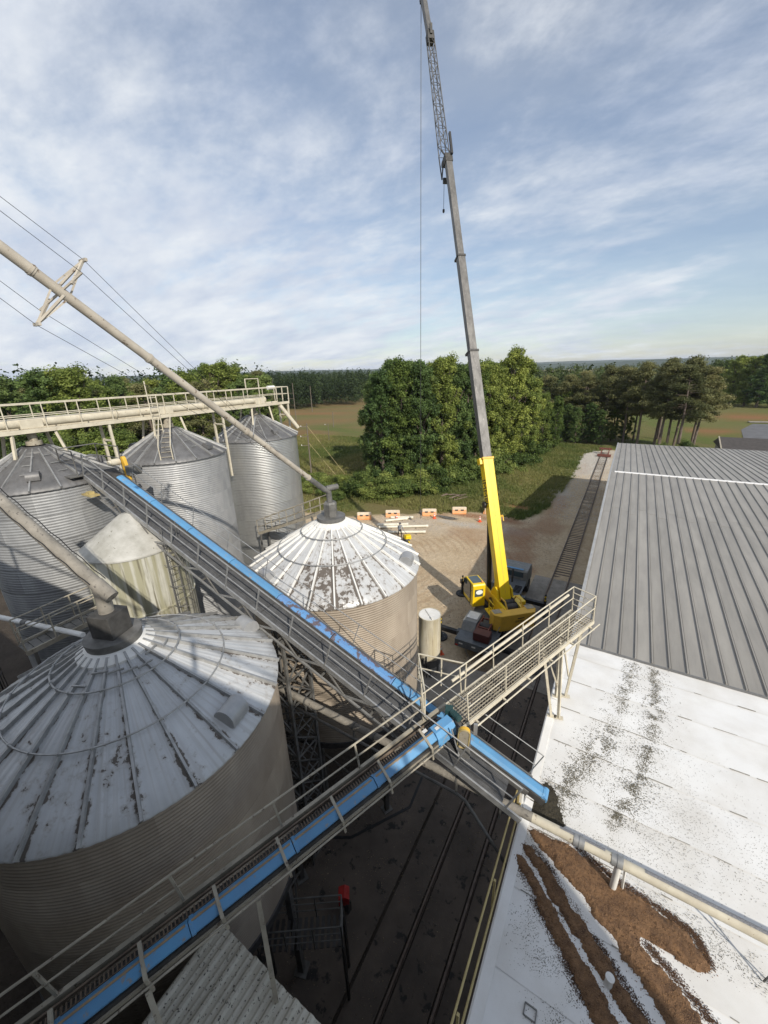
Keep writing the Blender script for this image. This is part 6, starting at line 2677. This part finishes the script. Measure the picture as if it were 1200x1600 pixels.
for s_ in (6.2, 9.6):
    g = G()
    g.bar(bm_(s_, .46, .05), bm_(s_ + .1, .85 if s_ < 7 else .62, .05), .10, .12)
    if s_ < 7:
        g.bar(bm_(s_ + .1, .85, .05), bm_(s_ - .35, .85, .05), .08, .08)
        g.bar(bm_(s_ + .05, .46, .05), bm_(s_ + 1.1, .5, .05), .12, .12)
    g.build('jib_bracket', M['ochre'], cn, bev=.01)
g = G()
g.tube(bm_(7.3, -.62, -.1), bm_(7.3, -.43, -.1), .26, 18)
g.build('cable_reel', M['black'], cn, True)
# luffing cylinder
g = G()
g.tube(sp_(1.35, 0, 2.0), bm_(6.2, 0, -.6), .21, 18)
g.build('luffing_cylinder', M['black'], cn, True)
# boom head, jib lattice and jib tip
J0 = Vector((-16.75, 39.15, 36.3))
J1 = Vector((-20.1, 42.85, 47.9))
JT = Vector((-21.75, 44.65, 52.4))
g = G()
g.bar(bm_(BL - .2, 0, 0), bm_(BL + .5, 0, 0), .66, .74, up=BUp)
for s_ in (-.25, 0, .25):
    g.tube(bm_(BL + .35, s_ - .04, -.55), bm_(BL + .35, s_ + .04, -.55), .26, 16)
g.build('boom_head', M['steel_dark'], cn, bev=.02)
JD = (J1 - J0).normalized()
JU = BRt.cross(JD)
if JU.dot(SF) > 0:
    JU = -JU
JL = (J1 - J0).length
JA, JB = 1.5, JL


def jp(s, r, u):
    return J0 + JD * s + BRt * r + JU * u


def jw(s):
    return .36 - .10 * s / JL


for r_, u_ in ((-1, -1), (1, -1), (-1, 1), (1, 1)):
    g = G()
    g.tube(jp(JA, r_ * jw(JA), u_ * jw(JA)), jp(JB, r_ * jw(JB), u_ * jw(JB)), .045, 8)
    g.build('jib_chord', M['boom_grey'], cn, True)
n_ = 11
for i in range(n_):
    sa, sb = JA + (JB - JA) * i / n_, JA + (JB - JA) * (i + 1) / n_
    g = G()
    wa, wb_ = jw(sa), jw(sb)
    f = 1 if i % 2 else -1
    for u_ in (-1, 1):
        g.tube(jp(sa, -f * wa, u_ * wa), jp(sb, f * wb_, u_ * wb_), .024, 5)
        g.tube(jp(sa, -wa, u_ * wa), jp(sa, wa, u_ * wa), .022, 5)
    for r_ in (-1, 1):
        g.tube(jp(sa, r_ * wa, -f * wa), jp(sb, r_ * wb_, f * wb_), .024, 5)
        g.tube(jp(sa, r_ * wa, -wa), jp(sa, r_ * wa, wa), .022, 5)
    g.build('jib_lacing', M['boom_grey'], cn)
g = G()
for r_ in (-1, 1):
    g.tube(jp(JA, r_ * jw(JA), jw(JA)), bm_(BL + .2, r_ * .3, .3), .06, 8)
    g.tube(jp(JA, r_ * jw(JA), -jw(JA)), bm_(BL - .9, r_ * .3 - .1, -.75), .055, 8)
    g.tube(bm_(BL - .9, r_ * .3 - .1, -.75), bm_(BL + .3, r_ * .3, -.2), .06, 8)
g.bar(bm_(BL - 1.0, -.3, -.75), bm_(BL - 1.0, .3, -.75), .2, .4)
g.build('jib_foot', M['steel_dark'], cn)
g = G()
g.bar(bm_(BL + .3, .25, .45), bm_(BL + 2.2, .25, .5), .16, .22)
g.build('jib_cylinder', M['black'], cn)
g = G()
g.bar(J1 - JD * .3, JT, .42, .5, up=JU)
g.build('jib_extension', M['boom_grey'], cn, bev=.03)
g = G()
g.bar(J1 - JD * .6, J1 + JD * .2, .6, .62, up=JU)
g.bar(J1 - JD * .2 + JU * .3, J1 + JD * .5 + JU * .5, .2, .2)
g.build('jib_joint', M['steel_dark'], cn)
HP = Vector((-21.95, 44.85, 0))
g = G()
g.tube((HP.x, HP.y, 51.9), (HP.x, HP.y, 2.3), .030, 6)
g.build('hoist_rope', M['wire'], cn)
g = G()
g.lathe([(0, 52.1), (.12, 52.05), (.16, 51.9), (.12, 51.7), (0, 51.65)], 14, HP)
g.build('anti_two_block_weight', M['black'], cn, True)
g = G()
g.lathe([(0, 2.35), (.05, 2.3), (.16, 2.1), (.16, 1.75), (.05, 1.6), (.0, 1.58)], 14, HP)
hb = g.build('hook_ball', M['steel_dark'], cn, True)
g = G()
g.path([HP + Vector((0, 0, 1.62)), HP + Vector((0, 0, 1.4)), HP + Vector((.12, 0, 1.25)), HP + Vector((0, 0, 1.1)), HP + Vector((-.12, 0, 1.2))], .035, 8)
g.build('hook', M['steel_dark'], hb, True)
hk2 = bm_(BL - .9, -.15, -.9)
g = G()
g.tube(hk2, hk2 - SZ * 2.0, .02, 5)
g.lathe([(0, 0), (.1, -.05), (.1, -.25), (0, -.35)], 10, hk2 - SZ * 2.0)
g.build('trailing_weight', M['black'], cn)

# ------------------------------------------------------------------ yard things
def barrier_proto(loc, rz, label):
    t = thing('water_barrier', label, 'barrier', loc, 'orange barriers along the yard edge')
    g = G()
    L = 2.0
    prof = [(-.30, 0), (.30, 0), (.30, .18), (.17, .45), (.12, .62), (-.12, .62), (-.17, .45), (-.30, .18)]
    o = Vector(loc)
    g.prism(prof, o + Vector((-L / 2, 0, .0)), (0, 1, 0), (0, 0, 1), (L, 0, 0))
    g.build('barrier_body', M['orange'], t, bev=.03)
    g = G()
    prof = [(-.13, .615), (.13, .615), (.10, 1.05), (-.10, 1.05)]
    g.prism(prof, o + Vector((-L / 2 + .02, 0, .0)), (0, 1, 0), (0, 0, 1), (L - .04, 0, 0))
    g.build('barrier_top', M['orange_white'], t, bev=.03)
    for x in (-.42, .42):
        g = G()
        g.box(o + Vector((x, -.16, .60)), (.44, .06, .20))
        g.build('forklift_slot', M['steel_dark'], t, bev=.02)
    for x in (-1.0, 1.0):
        g = G()
        g.tube(o + Vector((x, 0, .08)), o + Vector((x, 0, .98)), .05, 10)
        g.build('hinge', M['orange_white'], t, True)
    t.rotation_euler = (0, 0, rz)
    return t


BR = [(-30.26, 43.5, .50, 'orange barrier at the left end of the row beside the bin roof'), (-27.06, 46.1, .48, 'second orange barrier from the left with a cone in front of its end'),
      (-22.56, 48.95, .46, 'orange barrier in line with the hanging hook rope'), (-18.98, 51.6, .45, 'orange barrier on the red clay between two cones'),
      (-15.75, 54.0, 1.75, 'orange barrier seen end on just left of the yellow boom')]
b0 = barrier_proto((BR[0][0], BR[0][1], 0), BR[0][2], BR[0][3])
for x, y, rz, lb in BR[1:]:
    copy_tree(b0, (x, y, 0), rz, None, lb)


def cone_proto(loc, label):
    t = thing('traffic_cone', label, 'traffic cone', loc, 'traffic cones in the yard')
    o = Vector(loc)
    g = G()
    g.lathe([(.20, .04), (.05, .86), (.03, .88), (0, .88)], 20, o)
    c = g.build('cone_body', M['cone'], t, True)
    g = G()
    g.lathe([(.140, .40), (.103, .60)], 20, o)
    g.lathe([(.085, .70), (.066, .80)], 20, o)
    g.build('white_band', M['white'], c, True)
    g = G()
    g.box(o + Vector((0, 0, .02)), (.52, .52, .04))
    g.build('cone_base', M['cone'], t, bev=.01)
    return t


c0 = cone_proto((-26.0, 45.4, 0), 'traffic cone in front of the second barrier')
for x, y, lb in ((-21.4, 48.2, 'traffic cone right of the middle barrier'), (-15.3, 49.8, 'traffic cone just left of the yellow boom on red clay'), (-9.35, 22.4, 'red and white cone beside the small cream tank')):
    copy_tree(c0, (x, y, 0), U(0, 3), None, lb)

PIPES = [((-27.12, 42.04), (-23.46, 44.14), 'long white pipe lying behind the worker'), ((-26.51, 41.4), (-20.77, 44.76), 'longest white pipe under the hook ball'),
         ((-24.53, 40.44), (-20.2, 42.76), 'white pipe nearest the bin roof'), ((-26.92, 43.85), (-24.61, 46.04), 'short white pipe lying askew near the cone'),
         ((-26.93, 45.32), (-24.04, 46.76), 'white pipe farthest back near the barriers')]
for a, b_, lb in PIPES:
    m_ = Vector(((a[0] + b_[0]) / 2, (a[1] + b_[1]) / 2, 0))
    t = thing('plastic_pipe', lb, 'pipe', m_, 'white pipes on the ground')
    d = (Vector((b_[0], b_[1], 0)) - Vector((a[0], a[1], 0))).normalized()
    g = G()
    n = 16
    ro, ri = .17, .145
    A0, B0 = Vector((a[0], a[1], .2)), Vector((b_[0], b_[1], .2))
    g.tube(A0, B0, ro, n, caps=False)
    g.tube(A0, B0, ri, n, caps=False)
    g.build('pipe_barrel', M['pvc'], t, True)
    g = G()
    g.tube(B0 - d * .3, B0, .20, n)
    g.build('pipe_bell', M['pvc'], t, True)
    for f in (.25, .75):
        g = G()
        p = A0.lerp(B0, f)
        g.bar(Vector((p.x, p.y, .02)) - Vector((-d.y, d.x, 0)) * .4, Vector((p.x, p.y, .02)) + Vector((-d.y, d.x, 0)) * .4, .1, .08)
        g.build('timber_block', M['dead_wood'], t)

# plate compactor that the worker walks behind
pc = thing('compactor', 'yellow and black walk behind compactor in front of the worker', 'compactor', (-20.9, 38.9, 0))
g = G()
g.tube((-21.15, 38.55, .36), (-20.65, 39.0, .36), .36, 24)
g.build('drum', M['steel_dark'], pc, True)
g = G()
g.box((-20.85, 38.95, .82), (.85, .6, .5), .75)
g.build('engine_hood', M['yellow'], pc, bev=.05)
g = G()
g.box((-21.3, 39.2, .62), (.4, .55, .5), .75)
g.build('engine', M['black'], pc, bev=.04)
g = G()
for s_ in (-.22, .22):
    g.path([(-21.2 + s_ * .5, 39.2 + s_, .8), (-21.9 + s_ * .5, 39.7 + s_, 1.05), (-22.3 + s_ * .5, 40.0 + s_, 1.05)], .025, 8)
g.build('handlebar', M['black'], pc, True)
g = G()
g.box((-20.5, 38.62, .42), (.12, .7, .12), .75)
g.build('scraper_frame', M['yellow'], pc)

# worker: one continuous skinned body
def person(loc, rz):
    t = thing('person', 'worker in grey shirt, dark trousers and cap walking behind the compactor', 'person', loc)
    J = {'pel': (0, 0, .98, .135), 'chest': (0.02, 0, 1.30, .155), 'neck': (.05, 0, 1.52, .06), 'head': (.08, 0, 1.63, .085), 'top': (.09, 0, 1.74, .075),
         'ls': (.03, .19, 1.45, .065), 'le': (.12, .27, 1.18, .05), 'lw': (.36, .24, 1.08, .036), 'lh': (.45, .23, 1.07, .034),
         'rs': (.03, -.19, 1.45, .065), 're': (.12, -.27, 1.18, .05), 'rw': (.36, -.24, 1.08, .036), 'rh': (.45, -.23, 1.07, .034),
         'lhip': (0, .10, .92, .10), 'lk': (.16, .12, .50, .072), 'la': (.16, .13, .10, .05), 'lt': (.34, .14, .05, .045),
         'rhip': (0, -.10, .92, .10), 'rk': (-.06, -.12, .50, .072), 'ra': (-.26, -.13, .13, .05), 'rt': (-.10, -.14, .05, .045)}
    E = [('pel', 'chest'), ('chest', 'neck'), ('neck', 'head'), ('head', 'top'), ('chest', 'ls'), ('ls', 'le'), ('le', 'lw'), ('lw', 'lh'), ('chest', 'rs'), ('rs', 're'), ('re', 'rw'), ('rw', 'rh'),
         ('pel', 'lhip'), ('lhip', 'lk'), ('lk', 'la'), ('la', 'lt'), ('pel', 'rhip'), ('rhip', 'rk'), ('rk', 'ra'), ('ra', 'rt')]
    keys = list(J)
    for sd, s_ in (('l', 1), ('r', -1)):
        hx, hy, hz_, _ = J[sd + 'h']
        for k_ in range(4):
            n1, n2 = sd + 'f%d' % k_, sd + 'g%d' % k_
            J[n1] = (hx + .05, hy + (k_ - 1.5) * .02, hz_ - .005, .009)
            J[n2] = (hx + .07 + .006 * (k_ % 2), hy + (k_ - 1.5) * .02, hz_ - .045, .008)
            E += [(sd + 'h', n1), (n1, n2)]
        J[sd + 'th'] = (hx + .02, hy - s_ * .045, hz_ - .02, .010)
        E.append((sd + 'h', sd + 'th'))
    keys = list(J)
    me_ = bpy.data.meshes.new('body')
    me_.from_pydata([J[k][:3] for k in keys], [(keys.index(a), keys.index(b_)) for a, b_ in E], [])
    o = bpy.data.objects.new('body', me_)
    COL.objects.link(o)
    o.parent = t
    sk = o.modifiers.new('skin', 'SKIN')
    for i, k in enumerate(keys):
        r = J[k][3]
        sv = me_.skin_vertices[0].data[i]
        sv.radius = (r, r * (.8 if k in ('chest', 'pel') else 1))
        sv.use_root = (k == 'pel')
    ss = o.modifiers.new('sub', 'SUBSURF')
    ss.levels = 1
    ss.render_levels = 1
    # clothing by height: boots and trousers, shirt, bare skin
    m = bpy.data.materials.new('worker_clothes')
    m.use_nodes = True
    nt = m.node_tree
    b_ = nt.nodes['Principled BSDF']
    b_.inputs['Roughness'].default_value = .9
    tcn = nt.nodes.new('ShaderNodeTexCoord')
    sx = nt.nodes.new('ShaderNodeSeparateXYZ')
    nt.links.new(tcn.outputs['Object'], sx.inputs[0])
    cr_ = nt.nodes.new('ShaderNodeValToRGB')
    cr_.color_ramp.interpolation = 'CONSTANT'
    el = cr_.color_ramp.elements
    el[0].color = (.03, .028, .026, 1)
    el[1].position = .5
    el[1].color = (.20, .22, .25, 1)
    e3 = el.new(.765)
    e3.color = (.36, .2, .14, 1)
    dv = nt.nodes.new('ShaderNodeMath')
    dv.operation = 'DIVIDE'
    dv.inputs[1].default_value = 2.0
    nt.links.new(sx.outputs['Z'], dv.inputs[0])
    nt.links.new(dv.outputs[0], cr_.inputs[0])
    nt.links.new(cr_.outputs[0], b_.inputs['Base Color'])
    me_.materials.append(m)
    loc = Vector(loc)
    g = G()
    g.lathe([(.118, 1.70), (.118, 1.74), (.10, 1.80), (.05, 1.84), (0, 1.85)], 20, loc + Vector((.085, 0, 0)))
    g.lathe([(.0, 1.705), (.15, 1.70), (.15, 1.715), (0, 1.72)], 20, loc + Vector((.14, 0, 0)))
    g.build('cap', M['hat'], t, True)
    for s_ in (-.035, .035):
        g = G()
        g.lathe([(0, -.012), (.012, 0), (0, .012)], 8, loc + Vector((.162, s_, 1.655)))
        g.build('eye', M['black'], t)
    g = G()
    g.bar(loc + Vector((.16, 0, 1.65)), loc + Vector((.185, 0, 1.61)), .03, .02)
    g.build('nose', M['skin'], t)
    t.rotation_euler = (0, 0, rz)
    t.scale = (1.12, 1.12, 1.12)
    return t


person((-22.55, 40.1, 0), -.65)

# fallen branches by the shrubs, hose bundle on the clay
fb = thing('fallen_branches', 'heap of dead grey branches in front of the shrubs', 'branches', (-22.4, 58.4, 0))
for i in range(9):
    g = G()
    a = U(-.5, .9)
    x, y = -22.4 + U(-1.6, 1.6), 58.4 + U(-.8, .8)
    L_ = U(1.2, 3.0)
    g.path([(x - L_ / 2 * math.cos(a), y - L_ / 2 * math.sin(a), U(.05, .3)), (x, y, U(.2, .6)), (x + L_ / 2 * math.cos(a), y + L_ / 2 * math.sin(a), U(.1, 1.0))], [.09, .07, .03], 6)
    g.build('branch', M['dead_wood'], fb, True)
hbn = thing('hose_bundle', 'dark coiled hose lying on the red clay', 'hose', (-19.7, 48.9, 0))
g = G()
g.path([(-19.7 + (.35 + .02 * i % 3) * math.cos(i * .5) * 1.4, 48.9 + (.3) * math.sin(i * .5), .06 + .004 * i) for i in range(50)], .04, 6)
g.build('coil', M['steel_grey'], hbn, True)

# utility poles across the field
def upole(x, y, h, label, r=.15, arms=(), guys=(), insul=False):
    t = thing('utility_pole', label, 'utility pole', (x, y, 0), 'utility poles in the field')
    g = G()
    g.tube((x, y, 0), (x, y, h), r, 10, r * .65)
    g.build('pole', M['wood_pole'], t, True)
    for z_, L_ in arms:
        g = G()
        g.bar((x - L_ * .8, y - L_ * .6, z_), (x + .1, y + .1, z_), .09, .10)
        g.build('crossarm', M['wood_pole'], t)
        g = G()
        g.lathe([(0, .25), (.09, .2), (.09, .0), (0, -.02)], 8, (x - L_ * .8, y - L_ * .6, z_))
        g.build('insulator', M['white'], t, True)
    for gx_, gy_, gz_ in guys:
        g = G()
        g.tube((x, y, gz_), (x + gx_, y + gy_, 0), .035, 5)
        g.build('guy_wire', M['yellow_rail'], t)
    return t


upole(-229.2, 248.3, 20.4, 'tallest pale utility pole near the far wood', .32)
upole(-110.4, 115.5, 16.9, 'dark slim pole rising just right of the tall silvery bin', .17, ((13.2, 2.2), (11.2, 2.2)))
upole(-151.4, 171.9, 13.6, 'dark pole beside the red soil patch', .22)
upole(-54.9, 60.3, 10.6, 'nearest grey pole with two yellow guy wires', .17, ((8.0, 1.4), (10.0, 1.2), (6.2, 1.4)), ((7.5, 2.2, 10.2), (5.8, 1.2, 6.8)))
upole(-98.3, 123.3, 5.8, 'short dark pole at the shaded edge of the clump', .16)
upole(-78.7, 96.0, 5.4, 'short pale post in the shaded grass left of the clump', .12, ((5.0, .9),))
upole(-218, 278.8, 9.5, 'small distant pole before the far wood', .25)
upole(-184, 176, 17.3, 'distant pole seen above the end of the cream catwalk', .28)

# dark low roof beyond the grey shed on the right
fh = thing('low_outbuilding', 'low outbuilding with dark roof beyond the grey shed', 'building', (20, 96, 0))
g = G()
g.box((22, 97, 2.4), (12, 9, 4.8))
g.build('wall', M['shed_wall'], fh)
g = G()
g.prism([(-5, 4.7), (0, 6.3), (5, 4.7), (5, 4.55), (-5, 4.55)], (15.6, 97, 0), (0, 1, 0), (0, 0, 1), (13, 0, 0))
g.build('roof', M['tarp'], fh)
g = G()
g.bar((28.5, 92, 4.75), (28.5, 97, 6.35), .2, .12)
g.bar((15.5, 92, 4.75), (15.5, 97, 6.35), .2, .12)
g.build('roof_edge', M['cream_dull'], fh)

# ------------------------------------------------------------------ air
hz_m = bpy.data.materials.new('hazy_air')
hz_m.use_nodes = True
nt_ = hz_m.node_tree
for n_ in list(nt_.nodes):
    if n_.type != 'OUTPUT_MATERIAL':
        nt_.nodes.remove(n_)
pv = nt_.nodes.new('ShaderNodeVolumePrincipled')
pv.inputs['Color'].default_value = (0.80, 0.88, 1.0, 1)
pv.inputs['Density'].default_value = 0.00008
pv.inputs['Anisotropy'].default_value = 0.1
nt_.links.new(pv.outputs[0], [n_ for n_ in nt_.nodes if n_.type == 'OUTPUT_MATERIAL'][0].inputs['Volume'])
g = G()
g.box((-500, 2600, 27.0), (13000, 13500, 64.0))
hz_o = g.build('haze', hz_m)
tag(hz_o, 'thin pale haze softening the distant hills', 'haze', kind='stuff')
